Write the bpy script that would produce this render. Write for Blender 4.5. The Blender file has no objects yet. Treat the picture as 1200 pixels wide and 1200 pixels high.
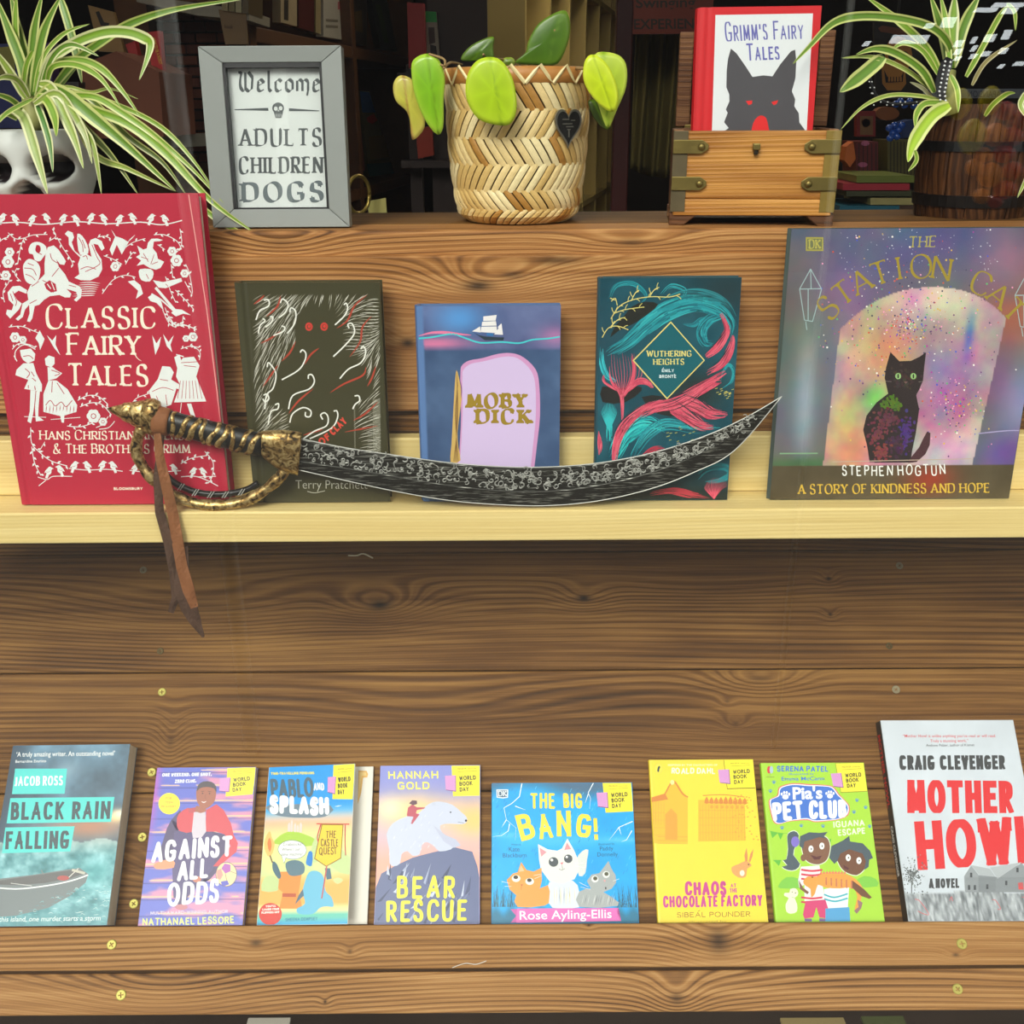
import bpy, bmesh, math, random
import numpy as np
from mathutils import Vector, Matrix
from math import radians as R, sin, cos, pi, tan, atan, exp, sqrt, atan2

# ------------------------------------------------------------------ camera
CAM_Z = 1.5
PITCH = R(21.5)
ROLL = R(0.35)
FPX = 1200.0
Fv = Vector((0, cos(PITCH), -sin(PITCH)))
R0 = Vector((1, 0, 0)); U0 = Vector((0, sin(PITCH), cos(PITCH)))
Uv = U0*cos(ROLL) + R0*sin(ROLL)
Rv = R0*cos(ROLL) - U0*sin(ROLL)
CO = Vector((0, 0, CAM_Z))
cd = bpy.data.cameras.new('camera'); cam = bpy.data.objects.new('camera', cd)
cd.sensor_width = 36; cd.sensor_fit = 'HORIZONTAL'; cd.lens = 36.0*FPX/1200; cd.clip_start = 0.02
M = Matrix((Rv, Uv, -Fv)).transposed().to_4x4(); M.translation = CO
cam.matrix_world = M
sc = bpy.context.scene
COL = sc.collection
COL.objects.link(cam); sc.camera = cam

# ------------------------------------------------------------------ world, sun, exposure
w = bpy.data.worlds.new('overcast_sky'); sc.world = w; w.use_nodes = True
bg = w.node_tree.nodes['Background']; bg.inputs[0].default_value = (1.0, 0.985, 0.95, 1); bg.inputs[1].default_value = 1.9
sd = bpy.data.lights.new('sun', 'SUN'); sd.energy = 3.0; sd.angle = R(25); sd.color = (1.0, 0.97, 0.9)
so = bpy.data.objects.new('sun', sd); COL.objects.link(so)
so.rotation_euler = Vector((0.28, 0.8, -0.62)).to_track_quat('-Z', 'Y').to_euler(); so.location = (-1, -2, 4)
sc.view_settings.view_transform = 'Standard'; sc.view_settings.look = 'None'
sc.view_settings.gamma = 1; sc.view_settings.use_curve_mapping = False
sc.view_settings.exposure = 0.02
def point_lamp(name, loc, energy, col, size=0.3):
    d = bpy.data.lights.new(name, 'AREA'); d.energy = energy; d.color = col; d.size = size
    o = bpy.data.objects.new(name, d); o.location = loc; COL.objects.link(o); return o
point_lamp('interior_fill_lamp', (0.3, 3.0, 2.5), 9, (1, .88, .68), .5)  # unseen fill lamps added to brighten the dim shop interior
point_lamp('interior_fill_lamp', (-0.9, 2.2, 2.5), 3, (1, .88, .68), .5)
point_lamp('interior_fill_lamp', (1.3, 2.4, 2.5), 5, (1, .9, .75), .5)

# ------------------------------------------------------------------ helpers
random.seed(7)
def ray(px, py):
    return (Fv*FPX + Rv*(px-600) - Uv*(py-600)).normalized()
def PY(px, py, Y):
    d = ray(px, py); return CO + d*(Y/d.y)
def PZ(px, py, Z):
    d = ray(px, py); return CO + d*((Z-CAM_Z)/d.z)
def PP(px, py, p0, n):
    d = ray(px, py); return CO + d*((p0-CO).dot(n)/d.dot(n))
def lin(c):
    f = lambda v: v/12.92 if v <= .04045 else ((v+.055)/1.055)**2.4
    return (f(c[0]/255), f(c[1]/255), f(c[2]/255), 1.0)
_mats = {}
def mat(name, col, rough=.5, metal=0, bump=0, bscale=40, var=0, vscale=6, spec=.5, coat=0, stretch=(1,1,1)):
    if name in _mats: return _mats[name]
    m = bpy.data.materials.new(name); m.use_nodes = True; nt = m.node_tree; b = nt.nodes['Principled BSDF']
    b.inputs['Roughness'].default_value = rough; b.inputs['Metallic'].default_value = metal
    b.inputs['Specular IOR Level'].default_value = spec; b.inputs['Coat Weight'].default_value = coat
    c = lin(col)
    tc = nt.nodes.new('ShaderNodeTexCoord'); mp = nt.nodes.new('ShaderNodeMapping'); mp.inputs['Scale'].default_value = stretch
    nt.links.new(tc.outputs['Object'], mp.inputs[0])
    n = nt.nodes.new('ShaderNodeTexNoise'); n.inputs['Scale'].default_value = vscale; n.inputs['Detail'].default_value = 5
    nt.links.new(mp.outputs[0], n.inputs['Vector'])
    mx = nt.nodes.new('ShaderNodeMix'); mx.data_type = 'RGBA'
    v = max(var, .03)
    mx.inputs[6].default_value = tuple(x*(1-v) for x in c[:3])+(1,); mx.inputs[7].default_value = tuple(min(1, x*(1+v)) for x in c[:3])+(1,)
    nt.links.new(n.outputs[0], mx.inputs[0]); nt.links.new(mx.outputs[2], b.inputs['Base Color'])
    if bump:
        n2 = nt.nodes.new('ShaderNodeTexNoise'); n2.inputs['Scale'].default_value = bscale; n2.inputs['Detail'].default_value = 4
        nt.links.new(mp.outputs[0], n2.inputs['Vector'])
        bm_ = nt.nodes.new('ShaderNodeBump'); bm_.inputs['Strength'].default_value = bump; bm_.inputs['Distance'].default_value = .002
        nt.links.new(n2.outputs[0], bm_.inputs['Height']); nt.links.new(bm_.outputs[0], b.inputs['Normal'])
    _mats[name] = m; return m
def vmat(name, rough=.45, spec=.4, bump=0, bscale=200, metal=0):
    """material whose colour is the printed/natural colour stored per vertex"""
    if name in _mats: return _mats[name]
    m = bpy.data.materials.new(name); m.use_nodes = True; nt = m.node_tree; b = nt.nodes['Principled BSDF']
    b.inputs['Roughness'].default_value = rough; b.inputs['Specular IOR Level'].default_value = spec; b.inputs['Metallic'].default_value = metal
    a = nt.nodes.new('ShaderNodeVertexColor'); a.layer_name = 'Col'; nt.links.new(a.outputs[0], b.inputs['Base Color'])
    if bump:
        tc = nt.nodes.new('ShaderNodeTexCoord')
        n2 = nt.nodes.new('ShaderNodeTexNoise'); n2.inputs['Scale'].default_value = bscale
        nt.links.new(tc.outputs['Object'], n2.inputs['Vector'])
        bm_ = nt.nodes.new('ShaderNodeBump'); bm_.inputs['Strength'].default_value = bump; bm_.inputs['Distance'].default_value = .001
        nt.links.new(n2.outputs[0], bm_.inputs['Height']); nt.links.new(bm_.outputs[0], b.inputs['Normal'])
    _mats[name] = m; return m

def wood(name, c_dark, c_mid, c_light, freq=170, knots=(), seed=0, warp=2.2, rough=.62, bump=.35, ringmix=.6, blotch=.5, axis='x'):
    """planed softwood: growth rings as contours of a height field, bumps of the field are knots"""
    m = bpy.data.materials.new(name); m.use_nodes = True; nt = m.node_tree; N = nt.nodes; L = nt.links
    b = N['Principled BSDF']; b.inputs['Roughness'].default_value = rough; b.inputs['Specular IOR Level'].default_value = .25
    tc = N.new('ShaderNodeTexCoord')
    mp = N.new('ShaderNodeMapping'); mp.inputs['Location'].default_value = (0, 0, 0)
    if axis == 'y': mp.inputs['Rotation'].default_value = (0, 0, R(90))
    if axis == 'z': mp.inputs['Rotation'].default_value = (0, R(90), R(0))
    L.new(tc.outputs['Object'], mp.inputs[0])
    def math_(op, a=None, b_=None, c_=None):
        n = N.new('ShaderNodeMath'); n.operation = op
        for i, v in enumerate((a, b_, c_)):
            if v is None: continue
            if isinstance(v, (int, float)): n.inputs[i].default_value = v
            else: L.new(v, n.inputs[i])
        return n.outputs[0]
    sx = N.new('ShaderNodeSeparateXYZ'); L.new(mp.outputs[0], sx.inputs[0])
    def noise(scl, off=0, det=3):
        q = N.new('ShaderNodeMapping'); q.inputs['Scale'].default_value = scl; q.inputs['Location'].default_value = (seed*3.7+off, seed*1.3, off)
        L.new(mp.outputs[0], q.inputs[0])
        n = N.new('ShaderNodeTexNoise'); n.inputs['Scale'].default_value = 1; n.inputs['Detail'].default_value = det
        L.new(q.outputs[0], n.inputs['Vector']); return n.outputs[0]
    freq = freq*3.6; f = math_('MULTIPLY', sx.outputs[1], freq)
    f = math_('ADD', f, math_('MULTIPLY', sx.outputs[2], freq*.6))
    f = math_('MULTIPLY_ADD', noise((1.1, 7, 3), 1, 1), warp*30, f)
    f = math_('MULTIPLY_ADD', noise((14, 60, 20), 2, 2), .9, f)
    core = None
    for (kx, ky, ksx, ksy, amp, dark) in knots:
        q = N.new('ShaderNodeMapping'); q.inputs['Location'].default_value = (-kx/ksx, -ky/ksy, 0); q.inputs['Scale'].default_value = (1/ksx, 1/ksy, 0)
        L.new(mp.outputs[0], q.inputs[0])
        ln = N.new('ShaderNodeVectorMath'); ln.operation = 'LENGTH'; L.new(q.outputs[0], ln.inputs[0])
        r2 = math_('MULTIPLY', ln.outputs['Value'], ln.outputs['Value'])
        e = math_('EXPONENT', math_('MULTIPLY', r2, -1.0))
        f = math_('MULTIPLY_ADD', e, amp*1.8, f)
        e2 = math_('MULTIPLY', math_('EXPONENT', math_('MULTIPLY', r2, -16.0)), dark)
        core = e2 if core is None else math_('MAXIMUM', core, e2)
    s = math_('SINE', f); s = math_('MULTIPLY_ADD', s, .5, .5); late = math_('POWER', s, 2.0)
    s2 = math_('MULTIPLY_ADD', math_('SINE', math_('MULTIPLY', f, 2.37)), .5, .5)
    gate = math_('MULTIPLY_ADD', noise((2.2, 16, 9), 7, 2), 2.6, -.75); gate = math_('MAXIMUM', gate, .12)
    late = math_('MULTIPLY', late, gate); late = math_('MULTIPLY_ADD', s2, .22, late)
    fib = noise((9, 900, 300), 3, 2)
    streak = noise((2.5, 120, 60), 4, 3)
    bl = noise((3, 9, 5), 5, 4)
    v = math_('MULTIPLY', late, ringmix)
    v = math_('MULTIPLY_ADD', fib, .4, v); v = math_('MULTIPLY_ADD', streak, .9, v)
    v = math_('MULTIPLY_ADD', bl, blotch, v)
    v = math_('SUBTRACT', v, .40+blotch*.5)
    cr = N.new('ShaderNodeValToRGB'); e = cr.color_ramp.elements
    e[0].position = 0.0; e[0].color = lin(c_light); e[1].position = 1.0; e[1].color = lin(c_dark)
    k = e.new(.45); k.color = lin(c_mid)
    L.new(v, cr.inputs[0]); out = cr.outputs[0]
    if core is not None:
        mx = N.new('ShaderNodeMix'); mx.data_type = 'RGBA'; L.new(core, mx.inputs[0]); L.new(out, mx.inputs[6])
        mx.inputs[7].default_value = lin(tuple(x*.35 for x in c_dark)); out = mx.outputs[2]
    L.new(out, b.inputs['Base Color'])
    bp = N.new('ShaderNodeBump'); bp.inputs['Strength'].default_value = bump; bp.inputs['Distance'].default_value = .0012
    L.new(math_('ADD', late, math_('MULTIPLY', fib, .6)), bp.inputs['Height']); L.new(bp.outputs[0], b.inputs['Normal'])
    return m

def tag(o, label, cat, group=None, kind=None):
    if label: o['label'] = label
    if cat: o['category'] = cat
    if group: o['group'] = group
    if kind: o['kind'] = kind
    return o
def empty(name, loc=(0,0,0), label=None, cat=None, group=None, mtx=None):
    o = bpy.data.objects.new(name, None); COL.objects.link(o); o.empty_display_size = .03
    o.location = loc
    if mtx is not None: o.matrix_world = mtx
    return tag(o, label, cat, group)
def mesh(name, verts, faces, m, parent=None, smooth=False, label=None, cols=None):
    me = bpy.data.meshes.new(name); me.from_pydata([tuple(v) for v in verts], [], faces)
    if m is not None: me.materials.append(m)
    if cols is not None:
        a = me.color_attributes.new('Col', 'FLOAT_COLOR', 'POINT')
        a.data.foreach_set('color', np.array(cols, dtype=np.float32).ravel())
    if smooth: me.polygons.foreach_set('use_smooth', [True]*len(me.polygons))
    me.update()
    o = bpy.data.objects.new(name, me); COL.objects.link(o)
    if parent is not None: o.parent = parent
    if label: o['label'] = label
    return o
def bmo(name, bm, m, parent=None, smooth=False, bevel=0, label=None, seg=2):
    bmesh.ops.recalc_face_normals(bm, faces=bm.faces)
    me = bpy.data.meshes.new(name); bm.to_mesh(me); bm.free()
    if m is not None: me.materials.append(m)
    if smooth: me.polygons.foreach_set('use_smooth', [True]*len(me.polygons))
    o = bpy.data.objects.new(name, me); COL.objects.link(o)
    if parent is not None: o.parent = parent
    if bevel:
        b = o.modifiers.new('bevel', 'BEVEL'); b.width = bevel; b.segments = seg; b.limit_method = 'ANGLE'
    if label: o['label'] = label
    return o
def add_box(bm, c, s, rot=None):
    r = bmesh.ops.create_cube(bm, size=1); mt = Matrix.Translation(Vector(c)) @ (rot.to_4x4() if rot is not None else Matrix()) @ Matrix.Diagonal((s[0], s[1], s[2], 1))
    bmesh.ops.transform(bm, matrix=mt, verts=r['verts']); return r['verts']
def box(name, c, s, m, parent=None, bevel=0, rot=None, label=None):
    bm = bmesh.new(); add_box(bm, (0,0,0), s); o = bmo(name, bm, m, parent, bevel=bevel, label=label)
    o.location = c
    if rot is not None: o.rotation_euler = rot.to_euler() if hasattr(rot, 'to_euler') else rot
    return o
def tube(path, rad, n=10, close=True):
    """verts, faces of a tube through points; rad a number or a list"""
    V = []; F = []; k = len(path); path = [Vector(p) for p in path]
    up = Vector((0.13, .3, .94))
    for i, p in enumerate(path):
        t = (path[min(i+1, k-1)]-path[max(i-1, 0)]).normalized()
        a = t.cross(up); a = a.normalized() if a.length > 1e-4 else t.orthogonal().normalized(); b = a.cross(t)
        r = rad[i] if isinstance(rad, (list, tuple)) else rad
        for j in range(n):
            th = 2*pi*j/n; V.append(p + a*(r*cos(th)) + b*(r*sin(th)))
    for i in range(k-1):
        for j in range(n):
            j2 = (j+1) % n; F.append((i*n+j, i*n+j2, (i+1)*n+j2, (i+1)*n+j))
    if close: F.append(tuple(range(n))[::-1]); F.append(tuple((k-1)*n+j for j in range(n)))
    return V, F
def joinvf(parts):
    V = []; F = []
    for v, f in parts:
        o = len(V); V += list(v); F += [tuple(i+o for i in q) for q in f]
    return V, F
def lathe(prof, n=24, cap=True):
    V = []; F = []
    for r, z in prof:
        for j in range(n):
            th = 2*pi*j/n; V.append((r*cos(th), r*sin(th), z))
    for i in range(len(prof)-1):
        for j in range(n):
            j2 = (j+1) % n; F.append((i*n+j, i*n+j2, (i+1)*n+j2, (i+1)*n+j))
    if cap: F.append(tuple(range(n))[::-1]); F.append(tuple((len(prof)-1)*n+j for j in range(n)))
    return V, F
def crom(pts, n=6, closed=False):
    P = [Vector(p) for p in pts]; out = []; k = len(P)
    rng = range(k if closed else k-1)
    for i in rng:
        if closed: a, b, c, d = P[(i-1) % k], P[i], P[(i+1) % k], P[(i+2) % k]
        else: a, b, c, d = P[max(i-1, 0)], P[i], P[i+1], P[min(i+2, k-1)]
        for j in range(n):
            t = j/n
            out.append(.5*((2*b)+(c-a)*t+(2*a-5*b+4*c-d)*t*t+(3*b-a-3*c+d)*t**3))
    if not closed: out.append(P[-1])
    return out
def chaikin(pts, it=3, closed=False):
    P = [tuple(p) for p in pts]
    for _ in range(it):
        Q = []
        k = len(P)
        if not closed: Q.append(P[0])
        for i in range(k if closed else k-1):
            a = P[i]; b = P[(i+1) % k]
            q = (a[0]*.75+b[0]*.25, a[1]*.75+b[1]*.25); r = (a[0]*.25+b[0]*.75, a[1]*.25+b[1]*.75)
            if closed: Q += [q, r]
            else:
                if i > 0: Q.append(q)
                if i < k-2: Q.append(r)
        if not closed: Q.append(P[-1])
        P = Q
    return P
# ------------------------------------------------------------------ lettering
G = {
'A': (.8, "0,0 .4,1;.4,1 .8,0;.14,.33 .66,.33"),
'B': (.6, "0,0 0,1;~0,1 .35,1 .54,.92 .54,.62 .35,.53 0,.53;~0,.53 .38,.53 .62,.45 .62,.08 .38,0 0,0"),
'C': (.75, "~.75,.8 .62,1.03 .18,1.03 0,.78 0,.22 .18,-.03 .62,-.03 .75,.2"),
'D': (.75, "0,0 0,1;~0,1 .5,1 .77,.82 .77,.18 .5,0 0,0"),
'E': (.55, "0,0 0,1;0,1 .55,1;0,.52 .45,.52;0,0 .55,0"),
'F': (.52, "0,0 0,1;0,1 .52,1;0,.52 .42,.52"),
'G': (.8, "~.76,.8 .62,1.03 .18,1.03 0,.78 0,.22 .18,-.03 .62,-.03 .78,.1 .78,.42;.5,.42 .8,.42"),
'H': (.75, "0,0 0,1;.75,0 .75,1;0,.52 .75,.52"),
'I': (.02, "0,0 0,1"),
'J': (.4, "~.4,1 .4,.1 .3,-.05 0,.02"),
'K': (.66, "0,0 0,1;.62,1 .02,.42;.2,.58 .66,0"),
'L': (.52, "0,0 0,1;0,0 .52,0"),
'M': (.9, "0,0 .06,1;.06,1 .45,.1;.45,.1 .84,1;.84,1 .9,0"),
'N': (.75, "0,0 0,1;0,1 .75,0;.75,0 .75,1"),
'O': (.85, "o.25,1.03 .6,1.03 .87,.75 .87,.25 .6,-.03 .25,-.03 -.02,.25 -.02,.75"),
'P': (.58, "0,0 0,1;~0,1 .4,1 .6,.92 .6,.55 .4,.46 0,.46"),
'Q': (.85, "o.25,1.03 .6,1.03 .87,.75 .87,.25 .6,-.03 .25,-.03 -.02,.25 -.02,.75;.5,.2 .9,-.15"),
'R': (.62, "0,0 0,1;~0,1 .4,1 .6,.92 .6,.57 .4,.48 0,.48;.26,.48 .64,0"),
'S': (.56, "~.52,.84 .45,1.04 .06,1.05 -.01,.62 .12,.55 .48,.47 .6,.2 .5,-.05 .06,-.04 0,.17"),
'T': (.7, "0,1 .7,1;.35,1 .35,0"),
'U': (.72, "~0,1 0,.2 .12,-.04 .6,-.04 .72,.2 .72,1"),
'V': (.76, "0,1 .38,0;.38,0 .76,1"),
'W': (1.1, "0,1 .28,0;.28,0 .55,.9;.55,.9 .82,0;.82,0 1.1,1"),
'X': (.7, "0,0 .7,1;0,1 .7,0"),
'Y': (.7, "0,1 .35,.48;.7,1 .35,.48;.35,.48 .35,0"),
'Z': (.62, "0,1 .62,1;.62,1 0,0;0,0 .62,0"),
'&': (.8, "~.8,.02 .55,.15 .12,.75 .2,1.03 .5,1.03 .5,.75 .05,.45 -.02,.05 .2,-.04 .5,-.04 .75,.45"),
'!': (.1, "0,1 .0,.45;0,.08 .0,0"), '.': (.08, "0,.08 0,0"), "'": (.06, "0,1 0,.75"), '-': (.3, "0,.45 .3,.45"), ',': (.08, ".05,.1 0,-.15"),
# blackletter lower case for the welcome sign (x-height .62)
'l': (.16, "0,1.05 0,.12 .14,0"), 'e': (.42, "~.05,.5 0,.12 .14,0 .38,.1;0,.5 .2,.62 .38,.45 .02,.28"),
'c': (.38, "0,.5 0,.12 .14,0 .36,.1;0,.5 .2,.62 .36,.5"), 'o': (.42, "0,.5 0,.12 .2,0 .4,.14 .4,.48 .2,.62 0,.5"),
'm': (.72, "0,.55 0,.03;0,.5 .16,.62 .32,.5 .32,.03;.32,.5 .5,.62 .66,.5 .66,.08 .6,-.2"),
'w': (.9, "~.0,.95 .2,.95 .1,.6 .1,.2 .3,0 .42,.15;.42,.95 .42,.1;.42,.15 .6,0 .8,.15 .85,.7 .6,.98"),
}
def glyph(ch):
    w, s = G[ch]; out = []
    for st in s.split(';'):
        k = 0
        if st[0] == '~': k = 1; st = st[1:]
        elif st[0] == 'o': k = 2; st = st[1:]
        p = [tuple(float(v) for v in q.split(',')) for q in st.split()]
        if k == 1: p = chaikin(p, 3)
        if k == 2: p = chaikin(p, 3, True); p = p+[p[0], p[1]]
        out.append((k, p))
    return w, out
def ribbon(pts, wf):
    """quads of a ribbon along 2D points; wf(dirangle, t) -> width"""
    n = len(pts); Lp = []; Rp = []
    for i in range(n):
        a = pts[max(i-1, 0)]; b = pts[min(i+1, n-1)]; dx, dy = b[0]-a[0], b[1]-a[1]; l = sqrt(dx*dx+dy*dy) or 1
        dx /= l; dy /= l; h = wf(atan2(dy, dx), i/max(1, n-1))/2
        Lp.append((pts[i][0]-dy*h, pts[i][1]+dx*h)); Rp.append((pts[i][0]+dy*h, pts[i][1]-dx*h))
    return [[Lp[i], Rp[i], Rp[i+1], Lp[i+1]] for i in range(n-1)]
def clipy(P, lo, hi):
    for sg, lim in ((1, lo), (-1, hi)):
        Q = []
        for i in range(len(P)):
            a, b = P[i], P[(i+1) % len(P)]; ia = sg*(a[1]-lim) >= -1e-9; ib = sg*(b[1]-lim) >= -1e-9
            if ia: Q.append(a)
            if ia != ib: t = (lim-a[1])/(b[1]-a[1]); Q.append((a[0]+(b[0]-a[0])*t, lim))
        P = Q
        if len(P) < 3: return None
    return P
def stroke_text(s, W, H, thick, thin=None, serif=0, nib=R(28), gap=.2, space=.45, caps=None, jit=0, slant=0):
    """polys in px-like units, origin baseline-left, y up; the string is fitted to width W with cap height H"""
    rnd = random.Random(len(s)*7+int(W))
    items = []; x = 0
    for i, ch in enumerate(s):
        big = 1.0
        if caps and (i == 0 or s[i-1] == ' ' or (i > 0 and s[i-1] == '&')): big = caps
        if ch == ' ': x += space; continue
        w, st = glyph(ch); items.append((x, big, st)); x += w*big+gap
    total = x-gap; n_ = len(items); pad = (thick if thin is None else thick*.55+serif*.3); pad = min(pad, .5*W/n_); sx = (W-pad*n_+gap*(n_-1)*0)/total; polys = []
    sq = thin is None and not jit
    fx = lambda th: thick if thin is None else max(thin, thick*abs(sin(th-nib)))
    for ii, (x0, big, st) in enumerate(items):
        base_n = len(polys)
        jx, jy, ja = (rnd.uniform(-jit, jit) for _ in range(3)); 
        def T(p):
            X = (x0+p[0]*big)*sx+pad*(ii+.5); Y = p[1]*big*H if not sq else thick/2+p[1]*(big*H-thick)
            X += slant*Y if not sq else 0
            if jit: X += jx*H*.3 + ja*Y*.5; Y += jy*H*.6
            return (X, Y)
        Hh = H
        ends = []
        for k, p in st:
            if k == 0 and len(p) == 2: ends += [(p[0], p[1]), (p[1], p[0])]
        for k, p in st:
            q = [T(a) for a in p]
            # keep strokes within cap height
            def cl(pt): return (pt[0], min(max(pt[1], thick*.0-H*.3), big*H*1.15))
            q = [cl(a) for a in q]
            if k == 0 and len(q) > 2:
                qq = []
                for a, b in zip(q[:-1], q[1:]): polys += ribbon([a, b], lambda th, t: fx(th))
                for a in q[1:-1]:
                    r = fx(pi/2)*.45; polys.append([(a[0]-r, a[1]), (a[0], a[1]-r), (a[0]+r, a[1]), (a[0], a[1]+r)])
                continue
            if k == 0:
                (a, b) = q; dx, dy = b[0]-a[0], b[1]-a[1]; l = sqrt(dx*dx+dy*dy) or 1
                steep = abs(dy) > abs(dx)*.8
                ext = 0 if serif else (thick*.0)
                # monoline: join corners with small discs
                if sq and min(abs(dx), abs(dy)) > .18*l: polys += ribbon([(a[0]-dx*thick/2/l, a[1]-dy*thick/2/l), (b[0]+dx*thick/2/l, b[1]+dy*thick/2/l)], lambda th, t: thick*.78); continue
                if sq: e_ = thick/2/l; a, b = (a[0]-dx*e_, a[1]-dy*e_), (b[0]+dx*e_, b[1]+dy*e_)
                polys += ribbon([a, b], lambda th, t: fx(th))
                if not serif and not sq:
                    for c in (a, b):
                        r = fx(atan2(dy, dx))/2
                        if thin is None: polys.append([(c[0]+r*cos(2*pi*j/8+pi/8), c[1]+r*sin(2*pi*j/8+pi/8)) for j in range(8)])
                else:
                    for pe, po in ((p[0], p[1]), (p[1], p[0])):
                        c = T(pe)
                        tw = max(thin or thick*.5, serif*.22)
                        if steep and (abs(pe[1]) < .02 or abs(pe[1]-1) < .02):
                            oth = [e for e in ends if e[0] == pe and e[1] != po and abs(e[1][1]-e[0][1]) > abs(e[1][0]-e[0][0])*.8]
                            if oth: continue
                            sg = 1 if pe[1] < .5 else -1
                            hw = fx(atan2(dy, dx))/2
                            polys.append([(c[0]-hw-serif*.5, c[1]), (c[0]+hw+serif*.5, c[1]), (c[0]+hw+serif*.5, c[1]+sg*tw), (c[0]+hw, c[1]+sg*tw*2), (c[0]-hw, c[1]+sg*tw*2), (c[0]-hw-serif*.5, c[1]+sg*tw)])
                        elif not steep:
                            if any(abs(e[0][0]-pe[0]) < .02 and abs(e[0][1]-pe[1]) < .02 and e[1] != po for e in ends): continue
                            if any(k2 == 0 and abs(p2[0][0]-p2[-1][0]) < .02 and abs(p2[0][0]-pe[0]) < .02 for k2, p2 in st): continue
                            dr = -1 if pe[1] > .8 else (1 if pe[1] < .2 else 0)
                            h2 = serif*.7
                            y0, y1 = (c[1]-h2, c[1]+tw*.5) if dr < 0 else ((c[1]-tw*.5, c[1]+h2) if dr > 0 else (c[1]-h2*.5, c[1]+h2*.5))
                            polys.append([(c[0]-tw*.5, y0), (c[0]+tw*.5, y0), (c[0]+tw*.5, y1), (c[0]-tw*.5, y1)])
            else:
                polys += ribbon(q, lambda th, t: fx(th))
                if thin is None and k == 1 and not sq:
                    for c in (q[0], q[-1]):
                        r = thick/2; polys.append([(c[0]+r*cos(2*pi*j/8), c[1]+r*sin(2*pi*j/8)) for j in range(8)])
                elif serif and k == 1:
                    for c, sg in ((q[0], 1), (q[-1], -1)):
                        if s and abs(c[1]) > H*.6 or (c[1] < H*.4):
                            tw = max(thin or 1, serif*.25)
                            up = 1 if c[1] < H*.5 else -1
                            if sg == 1 or True:
                                polys.append([(c[0]-tw*.6, c[1]-serif*.35), (c[0]+tw*.6, c[1]-serif*.35), (c[0]+tw*.6, c[1]+serif*.35), (c[0]-tw*.6, c[1]+serif*.35)])
        if sq:
            new = [clipy(q, (-.2*H if 0 else 0), big*H) if True else q for q in polys[base_n:]]
            polys[base_n:] = [[(x+slant*y, y) for x, y in q] for q in new if q]
    return polys
_fc = {}
def font_text(s, W, H, bold=0.0, shear=0):
    """the same from Blender's built-in face; H is cap height"""
    key = (s, bold, shear)
    if key not in _fc:
        cu = bpy.data.curves.new('t', 'FONT'); cu.body = s; cu.size = 1; cu.offset = bold; cu.shear = shear; cu.resolution_u = 3
        o = bpy.data.objects.new('t', cu); COL.objects.link(o)
        dg = bpy.context.evaluated_depsgraph_get(); me = bpy.data.meshes.new_from_object(o.evaluated_get(dg))
        V = [(v.co.x, v.co.y) for v in me.vertices]; F = [tuple(p.vertices) for p in me.polygons]
        bpy.data.objects.remove(o); bpy.data.curves.remove(cu); bpy.data.meshes.remove(me)
        _fc[key] = (V, F)
    V, F = _fc[key]; x0 = min(v[0] for v in V); x1 = max(v[0] for v in V)
    sx = W/(x1-x0); sy = H/.73
    return [[((V[i][0]-x0)*sx, V[i][1]*sy) for i in f] for f in F]

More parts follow.
